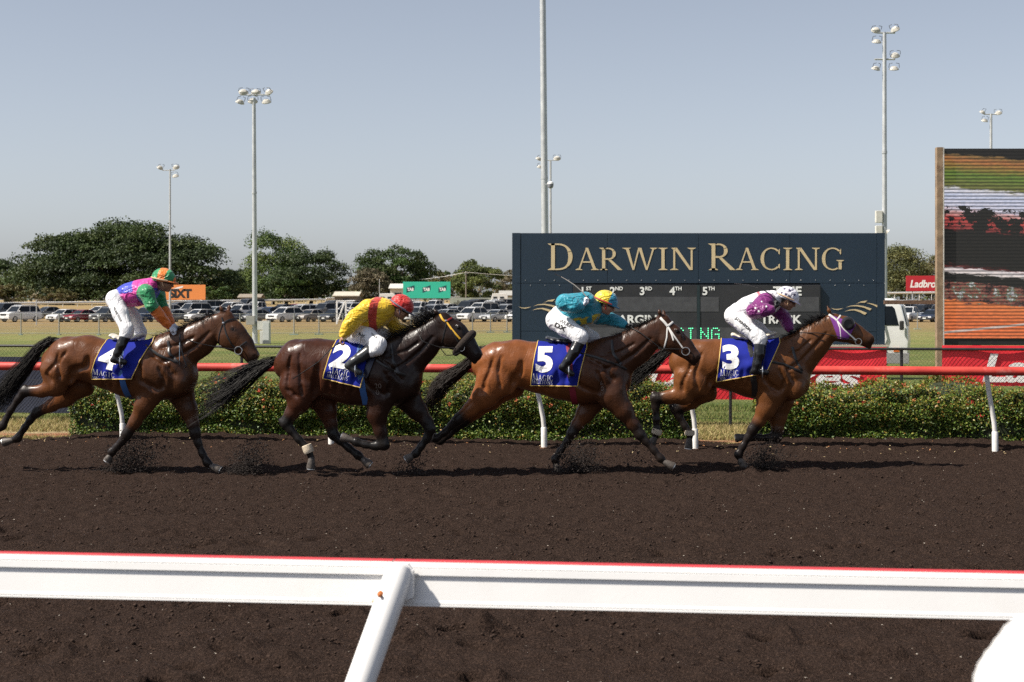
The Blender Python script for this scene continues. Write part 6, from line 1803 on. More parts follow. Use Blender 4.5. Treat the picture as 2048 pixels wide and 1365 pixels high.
H2 = dict(seed=2, ground=(760, 954), crop=(380, 560, 3.25), label='dark brown horse number two with sheepskin noseband, third in the line',
    trunk=[(636, 560, 92, .92), (700, 528, 136, .95), (820, 552, 166, .86), (930, 585, 186, .82), (1060, 612, 196, .80), (1200, 618, 200, .79), (1310, 622, 192, .78), (1400, 655, 104, .95)],
    neck=[(1340, 540, 160, .58), (1435, 475, 122, .52), (1515, 415, 98, .50), (1590, 345, 86, .52)],
    head=[(1645, 270, 56, .85), (1715, 358, 92, .56), (1786, 414, 69, .62), (1850, 482, 51, .74)], eye=(1748, 312),
    ears=[(1622, 232, 1578, 188)],
    hind_near=[(705, 690, 126), (712, 785, 74), (662, 868, 44), (622, 932, 34), (652, 976, 25), (706, 1036, 22), (768, 1104, 25), (790, 1160, 20), (785, 1240)],
    hind_far=[(840, 740, 110), (890, 850, 60), (914, 930, 42), (934, 1008, 33), (974, 1044, 25), (1030, 1092, 22), (1094, 1142, 25), (1122, 1166, 20), (1170, 1205)],
    fore_near=[(1235, 780, 100), (1216, 872, 62), (1238, 985, 41), (1262, 1072, 35), (1206, 1082, 25), (1140, 1072, 22), (1082, 1056, 25), (1050, 1042, 20), (985, 1020)],
    fore_far=[(1410, 760, 100), (1478, 850, 58), (1540, 925, 39), (1562, 968, 34), (1540, 1030, 24), (1502, 1084, 22), (1468, 1130, 24), (1448, 1142, 20), (1408, 1168)],
    tail=[(585, 515), (520, 535), (440, 575), (350, 630), (250, 700), (140, 752), (60, 775)], tail_spread=.13, hair=HAIR,
    crest=[(1330, 400), (1420, 360), (1500, 300), (1560, 240), (1620, 215)], mane_dir=(-.9, .75), mane_len=.20, mane_n=230,
    coat=((.056, .019, .0095), (.013, .0075, .0055), (.012, .010, .009)), front_dark=.85,
    straps=[([(1622, 225), (1645, 262), (1664, 272)], YST, .012), ([(1668, 268), (1700, 248), (1735, 232)], RST, .012), ([(1668, 275), (1700, 318), (1756, 384)], YST, .011), ([(1700, 318), (1735, 390), (1762, 435)], LEATH, .009), ([(1668, 278), (1655, 340), (1638, 410)], LEATH, .007)],
    ring=(1765, 442, 20), rosette=(1664, 268), roll=((1752, 372), (1856, 400), 36),
    reins=[([(1758, 446), (1620, 438), (1510, 400), (1475, 320)], (.10, .12, .14, .05)), ([(1755, 470), (1720, 488), (1665, 492), (1640, 462), (1625, 440)], (.10, .12, .12, .12, .12))],
    breast=[[(1215, 525), (1300, 580), (1400, 620)], [(1300, 420), (1320, 520), (1360, 600)]], girth=(1120, 760), girth_mat=pm('blue girth', (.03, .10, .28)),
    cloth=((946, 402), (1200, 418), (1110, 700), (868, 642)), number=('2', 905, 552, 1030, 577, 142), words=[('MAGIC', 897, 602, 1040, 632, 38), ('MILLIONS', 890, 632, 1030, 656, 22)],
    saddle=((985, 415), (1230, 420)), saddle_mat=LEATH, flap=((1110, 440), (1230, 420), (1160, 640), (1090, 620)), flap_mat=pm('navy flap', (.012, .014, .035), .4),
    bandage=[('hind_near', 6, 7)], brand=[('20', 1200, 706, 34), ('0', 1202, 750, 38)])
H5 = dict(seed=5, ground=(1130, 946), crop=(800, 540, 3.1016), label='bright bay horse number five with white bridle, second in the line',
    trunk=[(540, 590, 98, .92), (602, 578, 126, .95), (720, 582, 143, .88), (860, 606, 151, .85), (1000, 632, 167, .83), (1130, 650, 176, .80), (1245, 650, 172, .78), (1335, 690, 98, .95)],
    neck=[(1272, 572, 140, .60), (1375, 525, 116, .53), (1465, 474, 100, .50), (1562, 402, 84, .52)],
    head=[(1630, 325, 46, .85), (1685, 425, 80, .56), (1758, 478, 60, .62), (1820, 538, 46, .74)], eye=(1718, 382),
    ears=[(1618, 288, 1604, 238), (1642, 288, 1632, 246)],
    hind_near=[(590, 680, 122), (530, 778, 78), (440, 862, 44), (358, 930, 33), (322, 964, 23), (276, 1010, 20), (224, 1046, 23), (206, 1050, 19), (186, 1012)],
    hind_far=[(640, 700, 118), (560, 795, 72), (468, 880, 44), (388, 946, 33), (350, 980, 23), (302, 1026, 20), (250, 1062, 23), (232, 1064, 19), (210, 1030)],
    fore_near=[(1320, 780, 98), (1385, 870, 56), (1446, 958, 38), (1488, 1022, 32), (1524, 1064, 22), (1574, 1118, 20), (1616, 1170, 23), (1640, 1192, 18), (1700, 1226)],
    fore_far=[(1200, 800, 90), (1150, 890, 52), (1098, 962, 36), (1070, 1012, 32), (1036, 1066, 22), (994, 1126, 20), (962, 1176, 23), (968, 1206, 18), (988, 1256)],
    tail=[(530, 490), (480, 505), (420, 575), (340, 630), (270, 670), (215, 730), (185, 840)], tail_spread=.09, hair=HAIRB,
    crest=[(1250, 440), (1340, 420), (1430, 372), (1520, 320), (1605, 288)], mane_dir=(-.7, .1), mane_len=.10, mane_n=300,
    coat=((.215, .072, .023), (.036, .015, .008), (.017, .012, .010)), front_dark=.9,
    straps=[([(1614, 298), (1640, 325), (1660, 350)], WSTRAP, .016), ([(1660, 350), (1685, 330), (1708, 312)], WSTRAP, .014), ([(1662, 352), (1700, 410), (1752, 482)], WSTRAP, .009), ([(1662, 355), (1685, 400), (1696, 438)], WSTRAP, .010), ([(1658, 358), (1655, 420), (1638, 488)], WSTRAP, .009)],
    ring=(1772, 505, 24),
    reins=[([(1755, 492), (1620, 490), (1570, 450), (1500, 395), (1440, 362)], (.09, .12, .13, .11, .05))],
    breast=[[(1120, 520), (1220, 545), (1320, 580), (1400, 620)], [(1310, 440), (1320, 520), (1370, 590)]], girth=(1060, 760), girth_mat=pm('maroon girth', (.20, .012, .03), .6),
    cloth=((852, 466), (1160, 468), (1100, 722), (806, 720)), number=('5', 842, 626, 948, 626, 150), words=[('MAGIC', 818, 684, 948, 690, 34), ('MILLIONS', 813, 705, 946, 714, 21)],
    saddle=((915, 462), (1150, 462)), saddle_mat=pm('dark saddle', (.035, .04, .045), .4), flap=((1020, 478), (1110, 465), (1090, 560), (1015, 570)), flap_mat=pm('maroon flap', (.20, .012, .03), .6),
    brand=[('6', 1240, 716, 26), ('0', 1244, 754, 30)])
H3 = dict(seed=3, ground=(1530, 936), crop=(1240, 540, 3.1018), label='bay horse number three in a purple hood, leading the line',
    trunk=[(400, 572, 98, .92), (465, 562, 126, .95), (580, 577, 143, .88), (700, 592, 152, .85), (815, 616, 170, .83), (915, 626, 182, .80), (1000, 640, 168, .78), (1078, 700, 98, .95)],
    neck=[(1045, 565, 138, .60), (1115, 520, 114, .53), (1190, 450, 98, .50), (1282, 370, 80, .52)],
    head=[(1325, 318, 44, .85), (1385, 366, 80, .56), (1462, 402, 59, .62), (1532, 434, 46, .74)], eye=(1418, 332),
    ears=[(1312, 285, 1283, 222)],
    hind_near=[(440, 690, 116), (395, 772, 62), (296, 792, 40), (222, 800, 33), (220, 850, 23), (226, 930, 20), (228, 1008, 23), (216, 1042, 18), (196, 1078)],
    hind_far=[(490, 740, 100), (440, 806, 56), (388, 846, 38), (346, 866, 31), (366, 908, 22), (402, 968, 19), (432, 1014, 23), (432, 1048, 18), (424, 1108)],
    fore_near=[(930, 780, 96), (905, 862, 56), (862, 940, 38), (824, 992, 32), (796, 1038, 22), (762, 1096, 20), (734, 1146, 23), (744, 1174, 18), (770, 1222)],
    fore_far=[(990, 820, 90), (978, 910, 52), (976, 990, 36), (970, 1040, 32), (920, 1043, 22), (860, 1041, 20), (806, 1040, 23), (776, 1036, 18), (712, 1046)],
    tail=[(345, 492), (300, 500), (240, 545), (180, 590), (110, 630), (50, 662), (10, 690)], tail_spread=.10, hair=HAIR,
    crest=[(1040, 430), (1110, 395), (1170, 345), (1230, 310), (1290, 282)], mane_dir=(-.8, .45), mane_len=.13,
    coat=((.160, .058, .019), (.090, .036, .013), (.017, .012, .010)), front_dark=.6,
    straps=[([(1288, 268), (1320, 295), (1345, 315)], WSTRAP, .015), ([(1345, 315), (1365, 290), (1384, 268)], WSTRAP, .011), ([(1346, 316), (1390, 372), (1440, 415), (1468, 440)], WSTRAP, .010), ([(1346, 318), (1364, 360), (1370, 425)], WSTRAP, .009)],
    ring=(1480, 444, 20), hood=((1296, 276), (1462, 340), (1412, 432), (1352, 426)),
    reins=[([(1470, 442), (1340, 412), (1240, 392), (1110, 390)], (.09, .12, .14, .06))],
    breast=[[(940, 570), (1030, 590), (1130, 640)], [(1070, 480), (1090, 560), (1130, 630)]], girth=(820, 740),
    cloth=((628, 440), (992, 432), (905, 640), (598, 698)), number=('3', 636, 610, 740, 608, 142), words=[('MAGIC', 622, 660, 735, 655, 34), ('MILLIONS', 618, 688, 728, 684, 22)],
    saddle=((700, 432), (960, 432)), saddle_mat=pm('cream saddle', (.66, .60, .48), .5), flap=((905, 450), (985, 435), (935, 545), (900, 560)), flap_mat=pm('light blue flap', (.10, .22, .32), .4),
    bandage=[('hind_near', 6, 7), ('hind_far', 6, 7)])
HORSES = {k: build_horse(s) for k, s in ((4, H4), (2, H2), (5, H5), (3, H3))}

# ================================================================== JOCKEYS
SKIN = attr_mat('skin', .5, .4, .1, 25, .05, 60)
SILK = None
def silk_mat():
    if 'racing silk' in _mats: return _mats['racing silk']
    m = attr_mat('racing silk', .42, .45, .08, 14, 0, sheen=.2)
    nt = m.node_tree; b = nt.nodes['Principled BSDF']
    n1 = noise(nt, objvec(nt, (1.0, .6, 1.9)), 5.5, 2, .5, 1.6); n2 = noise(nt, objvec(nt, (1.8, .7, .8)), 13, 2, .5, .8)
    bump(nt, b, math_n(nt, 'ADD', n1, math_n(nt, 'MULTIPLY', n2, .25)), .62, .08)
    return m
PANTS = None
def pants_mat():
    if 'white breeches' in _mats: return _mats['white breeches']
    m = pm('white breeches', (.74, .74, .75), .7, var=.04, scale=10, spec=.2)
    nt = m.node_tree; b = nt.nodes['Principled BSDF']
    n1 = noise(nt, objvec(nt, (1.6, .8, 1.0)), 8, 2, .5, 1.4)
    bump(nt, b, n1, .5, .05)
    return m
BOOT = pm('black boot leather', (.010, .010, .011), .22, var=.3, scale=12, bmp=.25, bscale=18)
GOGG = pm('goggle lens', (.012, .012, .014), .08)

def hand(g, wr, d, side, curl, k=1.0, infl=0.0):
    """palm with four curled fingers of unequal length and a thumb from the side of the palm"""
    d = d / np.linalg.norm(d); sd = np.array(side, float); sd -= d * (sd @ d); sd /= np.linalg.norm(sd); nrm = np.cross(d, sd)
    if nrm @ np.array(curl, float) < 0: nrm = -nrm
    pc = wr + d * .045 * k
    g.seg(wr - d * .02, wr + d * .02, .024 + infl, .026 + infl, 1, 1, .012)
    for o in (-.022, 0, .022): g.seg(wr + d * .02 + sd * o * .6, wr + d * .078 + sd * o, .0165 + infl, .0155 + infl, 1, 1, .012)
    for i, (o, L) in enumerate(((-.032, .9), (-.011, 1.06), (.011, 1.0), (.031, .8))):
        k0 = wr + d * .082 + sd * o
        k1 = k0 + (d * .55 + nrm * .8) * .034 * L; k2 = k1 + (-d * .35 + nrm * .75) * .026 * L; k3 = k2 + (-d * .9 + nrm * .05) * .020 * L
        g.seg(k0, k1, .0098 + infl, .0092 + infl, 1, 1, .004); g.seg(k1, k2, .0092 + infl, .0086 + infl, 1, 1, .004); g.seg(k2, k3, .0086 + infl, .0078 + infl, 1, 1, .004)
    t0 = wr + d * .03 + sd * -.030; t1 = t0 + (d * .5 + sd * -.45 + nrm * .5) * .036; t2 = t1 + (d * .4 + sd * .55 + nrm * .7) * .030
    g.seg(t0, t1, .0125 + infl, .011 + infl, 1, 1, .006); g.seg(t1, t2, .0105 + infl, .009 + infl, 1, 1, .004)

def build_jockey(J, HS):
    fr = HS['fr']; C = Crop(fr, *J['crop'])
    root = empty('person', fr.O, -TA, label=J['label'], cat='person', group='jockeys riding the race horses')
    ch = lambda pts, q=1.0: [C.pr(p[0], p[1], p[2], p[3] if len(p) > 3 else 0.0, p[4] if len(p) > 4 else q) for p in pts]
    torso = ch(J['torso'], 1.3); armN = ch(J['arm_near']); armF = ch(J['arm_far'])
    legN = ch(J['leg_near']); legF = ch(J['leg_far'])
    bootN = ch(J['boot_near']); bootF = ch(J['boot_far'])
    hc = C.pr(*J['head']); hc_p = hc[:3]; tilt = J['tilt']           # tilt: degrees the face looks below the horizon
    fw = np.array([math.cos(R(tilt)), 0, -math.sin(R(tilt))]); up = np.array([math.sin(R(tilt)), 0, math.cos(R(tilt))])
    yaw = J.get('yaw', 0.0); sdv = np.array([0, 1.0, 0])
    # ---- body: one continuous figure (head, neck, arms, hands, trunk and legs) under the clothes
    allc = [torso, armN, armF, legN, legF, bootN, bootF, [np.array([*hc_p, .2, 1])]]
    lo, hi = bounds(allc, .1); lo[1] -= .08; hi[1] += .08
    g = SDF(lo, hi, .0095)
    thin = lambda c, k: [np.array([*p[:3], p[3] * k, p[4]]) for p in c]
    for c in (torso,): g.chain(thin(c, .72), .04)
    for c in (armN, armF): g.chain(thin(c, .66), .02)
    for c in (legN, legF): g.chain(thin(c, .78), .03)
    for b, l in ((bootN, legN), (bootF, legF)):
        g.seg(l[-1][:3], b[0][:3], l[-1][3] * .7, b[0][3] * .7, 1, 1, .02); g.chain(thin(b, .7), .02)
    for a, s_ in ((armN, -1), (armF, 1)):
        g.seg(torso[-2][:3] + np.array([0, .08 * s_, 0]), a[0][:3], .05, .055, 1, 1, .03)
    for l, s_ in ((legN, -1), (legF, 1)): g.seg(torso[0][:3], l[0][:3], torso[0][3] * .7, l[0][3] * .75, 1, 1, .03)
    nb = torso[-1][:3]
    g.seg(nb, hc_p - up * .06 - fw * .03, .058, .052, 1, 1, .03)
    g.ell(hc_p, (.098, .076, .108), .02, rot=R(tilt))                                        # skull
    g.ell(hc_p + fw * .035 - up * .055, (.062, .055, .062), .03, rot=R(tilt))                # jaw
    g.ell(hc_p + fw * .078 - up * .098, (.022, .024, .020), .02)                               # chin
    g.seg(hc_p + fw * .098 - up * .0, hc_p + fw * .122 - up * .040, .010, .014, 1, 1, .012)    # nose
    for s_ in (-1, 1):
        g.ell(hc_p + fw * .070 - up * .045 + sdv * .038 * s_, (.022, .018, .018), .02)         # cheek
        g.ell(hc_p + fw * .094 + up * .002 + sdv * .030 * s_, (.010, .014, .010), .008, 'cut')  # eye socket
        g.ell(hc_p - fw * .008 - up * .02 + sdv * .078 * s_, (.020, .010, .030), .008)         # ear
    g.ell(hc_p + fw * .100 - up * .012 + sdv * .0, (.010, .045, .008), .01)
    for dz in (.062, .072): g.ell(hc_p + fw * .098 - up * dz, (.012, .022, .006), .006)          # lips
    g.ell(hc_p + fw * .112 - up * .067, (.012, .020, .002), .003, 'cut')
    hands = []
    for a, key in ((armN, 'hand_near'), (armF, 'hand_far')):
        X, Y, w = J[key]; tip = C.pt(X, Y, w); wr = np.array(a[-1][:3]); d = tip - wr
        hands.append((wr, d)); hand(g, wr + d / np.linalg.norm(d) * .01, d, (0, 1, .25), J.get('curl', (0, 0, -1)))
    skin = np.array(J['skin'])
    def skincol(V):
        c = np.tile(skin, (len(V), 1))
        d = np.linalg.norm(V - (hc_p + fw * .105 - up * .068), axis=1); k = np.clip((.022 - d) / .012, 0, 1)[:, None]
        c = c * (1 - .5 * k) + np.array([.30, .09, .07]) * .5 * k
        hr = np.clip((((V - hc_p) @ -fw) - .0) / .02, 0, 1) * (np.linalg.norm(V - hc_p, axis=1) < .125) * (((V - hc_p) @ up) > -.065)
        c = c * (1 - hr[:, None]) + np.array([.03, .02, .012]) * hr[:, None]
        return c
    sdf_obj('body', g, SKIN, root, skincol)
    # ---- clothing
    lo, hi = bounds([torso, armN, armF], .1); lo[1] -= .08; hi[1] += .08
    g = SDF(lo, hi, .0105)
    g.chain(torso, .06)
    for a, s_ in ((armN, -1), (armF, 1)):
        g.seg(torso[-2][:3] + np.array([0, .06 * s_, 0]), a[0][:3], torso[-2][3] * .62, a[0][3], 1, 1, .05)
        g.chain(a, .02)
        e = a[1]
        # soft folds round the elbow and cuff
        for t in (.3, .55, .8):
            p = np.array(a[1][:3]) * (1 - t) + np.array(a[-1][:3]) * t; r = a[1][3] * (1 - t) + a[-1][3] * t
            d = np.array(a[-1][:3]) - np.array(a[1][:3]); d /= np.linalg.norm(d)
            g.seg(p - d * .008 + (0, 0, .006), p + d * .008 - (0, 0, .004), r * 1.07, r * 1.04, 1, 1, .025)
    g.seg(nb, nb + (hc_p - nb) * .35, .07, .062, 1, 1, .03)
    silk, Vs, Qs = sdf_obj('silks', g, silk_mat(), root, lambda V: J['silk'](V, torso, armN, armF))
    g = SDF(*[f(x) for f, x in ((lambda b: b[0] - .05, bounds([legN, legF, torso[:1]], .1)), (lambda b: b[1] + .05, bounds([legN, legF, torso[:1]], .1)))], .0105)
    for l in (legN, legF):
        g.seg(torso[0][:3], l[0][:3], torso[0][3] * .98, l[0][3], 1.2, 1, .05); g.chain(l, .03)
    br, Vb, Qb = sdf_obj('breeches', g, pants_mat(), root)
    for b in (bootN, bootF):
        lo, hi = bounds([b], .1); lo[1] -= .03; hi[1] += .03
        g = SDF(lo, hi, .009)
        g.chain(b[:-1], .015)
        an, toe = np.array(b[-2][:3]), np.array(b[-1][:3])
        heel = an + (an - toe) / np.linalg.norm(an - toe) * .035 + np.array([0, 0, -.035])
        g.seg(an + (0, 0, -.015), toe, .040, .030, .9, .95, .02); g.seg(heel, toe + (0, 0, -.008), .030, .026, .9, .95, .02)
        sdf_obj('boot', g, J.get('boot_mat', BOOT), root)
    # ---- gloves
    if J.get('glove'):
        for (wr, d), k in zip(hands, J['glove']):
            if k is None: continue
            lo, hi = wr - .18, wr + .18
            g = SDF(lo, hi, .007); hand(g, wr + d / np.linalg.norm(d) * .01, d, (0, 1, .25), J.get('curl', (0, 0, -1)), 1.0, .003)
            sdf_obj('glove', g, k, root)
    # ---- helmet with silk cap, peak, chin strap and goggles
    g = SDF(hc_p - .24, hc_p + .24, .0075)
    hcx = hc_p + up * .022 - fw * .004
    g.ell(hcx, (.142, .112, .125), .01, rot=R(tilt))
    cut = hcx - up * .17 + fw * .03
    V0 = None
    X, Y, Z = np.meshgrid(*g.ax, indexing='ij')
    plane = ((X - hcx[0]) * up[0] + (Z - hcx[2]) * up[2]) + .034 + ((X - hcx[0]) * fw[0] + (Z - hcx[2]) * fw[2]) * (-.12)
    g.f = np.maximum(g.f, -plane).astype(np.float32)
    cap, Vc, Qc = sdf_obj('cap', g, silk_mat() if not J.get('plain_cap') else J['plain_cap'], root, lambda V: J['cap'](V, hcx, fw, up))
    m = MB(); pts = []
    n = 11
    base_r = (.140, .112)
    Vp, Fp = [], []
    for lay in (0, 1):
        for i in range(n):
            th = R(-74 + 148 * i / (n - 1))
            for q, ext in enumerate((.97, 1.34 - .30 * abs(math.sin(th)) ** 2)):
                p = hcx - up * (.012 + .012 * q - lay * .009) + fw * (base_r[0] * ext * math.cos(th)) + sdv * (base_r[1] * (ext if q == 0 else min(ext, 1.08)) * math.sin(th))
                Vp.append(p)
    for lay in (0, 1):
        b = lay * 2 * n
        for i in range(n - 1):
            f = (b + 2 * i, b + 2 * i + 1, b + 2 * i + 3, b + 2 * i + 2); Fp.append(f if lay else f[::-1])
    for i in range(n - 1): Fp.append((2 * i + 1, 2 * n + 2 * i + 1, 2 * n + 2 * i + 3, 2 * i + 3))
    m.quadmesh(Vp, Fp); m.build('peak', J['peak'], cap, smooth=True)
    m = MB()
    gp = [hc_p + fw * (.108 * math.cos(t)) + sdv * (.090 * math.sin(t)) + up * .006 for t in np.linspace(R(-68), R(68), 15)]
    m.tube(gp, .024, 8, flat=1.0); m.build('goggles', GOGG, root, smooth=True)
    m = MB(); gp = [hcx + fw * (.146 * math.cos(t)) + sdv * (.117 * math.sin(t)) - up * .010 for t in np.linspace(R(55), R(305), 21)]
    m.tube(gp, .006, 6, flat=1.5); m.build('goggle_band', J.get('band', LEATH), root, smooth=True)
    m = MB(); m.tube([hc_p + sdv * -.086 + up * .02 - fw * .0, hc_p + sdv * -.078 - up * .05 + fw * .03, hc_p - up * .112 + fw * .07, hc_p + sdv * .078 - up * .05 + fw * .03, hc_p + sdv * .086 + up * .02], .007, 6)
    m.build('chin_strap', J.get('band', LEATH), root, smooth=True)
    # ---- prints
    ss, sb, sc = Surf(Vs, Qs), Surf(Vb, Qb), Surf(Vc, Qc)
    def xy(X, Y, w): p = C.pt(X, Y, w); return p[0], p[2]
    for i, (txt, X0, Y0, X1, Y1, hp, bold) in enumerate(J.get('print', ())):
        v2, fc, wd = sans(txt, bold)
        o = np.array([X0, Y0], float); e = np.array([X1 - X0, Y1 - Y0], float); L = np.linalg.norm(e); e /= L; uv = np.array([e[1], -e[0]])
        decal(v2, fc, lambda p, q: xy(*(o + e * p * L / wd + uv * q * hp), .24), sb, .004, 'lettering', pm('black print', (.02, .018, .018)), br, .05)
    star = [(math.cos(R(90 + 36 * i)) * (1 if i % 2 == 0 else .42), math.sin(R(90 + 36 * i)) * (1 if i % 2 == 0 else .42)) for i in range(10)]
    for where, X, Y, r, mat in J.get('stars', ()):
        tgt, par = (sc, cap) if where == 'cap' else (ss, silk)
        decal(star, [tuple(range(10))], lambda p, q: xy(X + p * r, Y - q * r, .12 if where == 'cap' else .3), tgt, .004, 'star', mat, par, .05)
    # ---- whip, held in the near hand
    if 'whip' in J:
        pts, ws, lab = J['whip']
        P = np.array([C.pt(X, Y, w) for (X, Y), w in zip(pts, ws)])
        wh = empty('riding_whip', fr.O, -TA, label=lab, cat='whip', group='riding whips')
        L = polyline(P, np.linspace(0, 1, 9))
        m = MB(); m.tube(L, np.linspace(.0075, .0038, 9), 6); m.build('shaft', J.get('whip_mat', LEATH), wh, smooth=True)
        m = MB(); m.tube([L[0] - (L[1] - L[0]) * .25, L[0] + (L[1] - L[0]) * .8], .0125, 8); m.build('grip', LEATH, wh, smooth=True)
        m = MB(); m.tube([L[-1] - (L[-1] - L[-2]) * .9, L[-1] + (L[-1] - L[-2]) * .35], [.012, .014], 6, flat=.4); m.build('flap', LEATH, wh, smooth=True)
    # ---- stirrup under the near boot
    toe, an = np.array(bootN[-1][:3]), np.array(bootN[-2][:3])
    c = toe * .55 + an * .45
    st = empty('stirrup', fr.O, -TA, label=J['stirrup'], cat='stirrup', group='stirrups')
    m = MB(); m.tube([c + (.012, .052 * math.sin(t), -.015 + .075 * math.cos(t)) for t in np.linspace(0, 2 * math.pi, 15)], .007, 6); m.build('iron', STEEL, st, smooth=True)
    m = MB(); tp = c + (.02, .0, .06); q = tp + (.05, .02, .32); m.tube([tp, q], .011, 6, flat=.3); m.build('leather', LEATH, st)

def along(V, chain):
    """position along the chain (0..1) and height above its axis"""
    P = np.array([c[:3] for c in chain]); L = np.r_[0, np.cumsum(np.linalg.norm(np.diff(P, axis=0), axis=1))]
    best = np.full(len(V), 9e9); t = np.zeros(len(V)); hgt = np.zeros(len(V))
    for i in range(len(P) - 1):
        d = P[i + 1] - P[i]; k = np.clip((V - P[i]) @ d / (d @ d), 0, 1); c = P[i] + k[:, None] * d; ds = np.linalg.norm(V - c, axis=1)
        m = ds < best; best[m] = ds[m]; t[m] = (L[i] + k[m] * (L[i + 1] - L[i])) / L[-1]; hgt[m] = (V - c)[m, 2]
    return t, hgt, best
def sleeve(V, torso, armN, armF):
    tN, _, dN = along(V, armN); tF, _, dF = along(V, armF); _, _, dT = along(V, torso)
    rT = np.mean([c[3] for c in torso]); rA = np.mean([c[3] for c in armN])
    mN = (dN - armN[0][3] * .9 < dT - rT * 1.05) & (dN < .12); mF = (dF - armF[0][3] * .9 < dT - rT * 1.05) & (dF < .12)
    return mN, mF, tN, tF
def silk4(V, torso, aN, aF):
    mN, mF, tN, tF = sleeve(V, torso, aN, aF); t, h, _ = along(V, torso)
    pink, blue, green, orange = (.62, .045, .30), (.030, .050, .46), (.015, .22, .075), (.72, .17, .02)
    c = np.tile(np.array(pink), (len(V), 1))
    c[((h > .012) & (t < .58)) | ((h < -.03) & (t > .62))] = blue
    for m, tt in ((mN, tN), (mF, tF)):
        c[m] = np.where((tt[m] < .46)[:, None], np.array(green), np.array(orange))
    return c
def silk2(V, torso, aN, aF):
    mN, mF, tN, tF = sleeve(V, torso, aN, aF); t, h, _ = along(V, torso)
    c = np.tile(np.array((.74, .47, .02)), (len(V), 1))
    x0 = torso[-2][0] - .035
    c[(np.abs(V[:, 0] - x0 - .12 * (V[:, 2] - torso[-2][2])) < .042) & ~mF] = (.52, .04, .02)
    return c
def silk5(V, torso, aN, aF):
    mN, mF, tN, tF = sleeve(V, torso, aN, aF); t, h, _ = along(V, torso)
    c = np.tile(np.array((.020, .27, .36)), (len(V), 1))
    sp = (np.sin(V[:, 0] * 48) * np.cos(V[:, 1] * 30 + 1) > -.1) & (h < -.075)
    c[sp & ~mN & ~mF] = (.62, .48, .02)
    return c
def silk3(V, torso, aN, aF):
    mN, mF, tN, tF = sleeve(V, torso, aN, aF); t, h, _ = along(V, torso)
    c = np.tile(np.array((.74, .73, .75)), (len(V), 1))
    c[(np.abs(t - .55) < .02) & (h > .03)] = (.30, .28, .32); c[(np.abs(t - .66) < .035) & (h > .085)] = (.62, .12, .14)
    c[mN | mF] = (.17, .012, .135)
    return c
def quarter(a, b):
    a, b = np.array(a), np.array(b)
    def f(V, c, fw, up):
        x = (V - c) @ fw; y = V[:, 1] - c[1]
        ang = np.floor((np.arctan2(y, x) + math.pi / 4) / (math.pi / 2)).astype(int) % 2
        z = np.floor((x + .045) / .088).astype(int) % 2
        return np.where((z == 0)[:, None], a, b)
    return f
def halves(a, b):
    a, b = np.array(a), np.array(b)
    return lambda V, c, fw, up: np.where(((V - c) @ fw < .035)[:, None], a, b)
def plain(a): return lambda V, c, fw, up: np.tile(np.array(a), (len(V), 1))
WGL = pm('white glove', (.62, .64, .70), .7, bmp=.1); BGL = pm('black glove', (.015, .015, .016), .6)
J4 = dict(crop=(180, 520, 6.825), label='jockey in pink and blue silks with green and orange sleeves, standing in the stirrups', skin=(.30, .16, .10),
    torso=[(395, 500, 92), (510, 478, 138), (640, 462, 160), (760, 420, 152), (850, 350, 100)], head=(1005, 285, 100), tilt=12,
    arm_near=[(775, 455, 104, .19), (838, 625, 84, .22), (960, 775, 66, .17), (1075, 905, 48, .11)], hand_near=(1240, 1010, .07),
    arm_far=[(930, 470, 96, -.19), (985, 650, 78, -.21), (1060, 790, 62, -.15), (1120, 880, 46, -.08)], hand_far=(1250, 985, -.05),
    leg_near=[(345, 540, 122, .10), (420, 740, 108, .19), (505, 945, 90, .27), (500, 1000, 82, .285), (478, 1040, 76, .29)], leg_far=[(420, 560, 112, -.10), (600, 800, 96, -.2), (690, 985, 80, -.27), (690, 1060, 70, -.29)],
    boot_near=[(482, 1050, 76, .29), (425, 1170, 68, .32), (372, 1275, 54, .335), (345, 1345, 46, .34), (470, 1395, 40, .34)], boot_far=[(690, 1065, 66, -.29), (640, 1180, 60, -.33), (590, 1300, 48, -.34), (690, 1360, 40, -.34)],
    silk=silk4, cap=quarter((.70, .19, .03), (.02, .25, .09)), peak=pm('orange peak', (.62, .18, .05), .5), glove=(WGL, WGL), band=pm('tan band', (.55, .36, .22), .6),
    print=[('VIGAR TIGER', 318, 650, 450, 850, 30, .02)],
    whip=(((1230, 1030), (1225, 1180), (1222, 1420)), (.10, .16, .19), 'light blue riding whip hanging from the gloved hand of the pink jockey'), whip_mat=pm('pale blue shaft', (.10, .16, .22), .4),
    stirrup='steel stirrup under the boot of the pink and blue jockey')
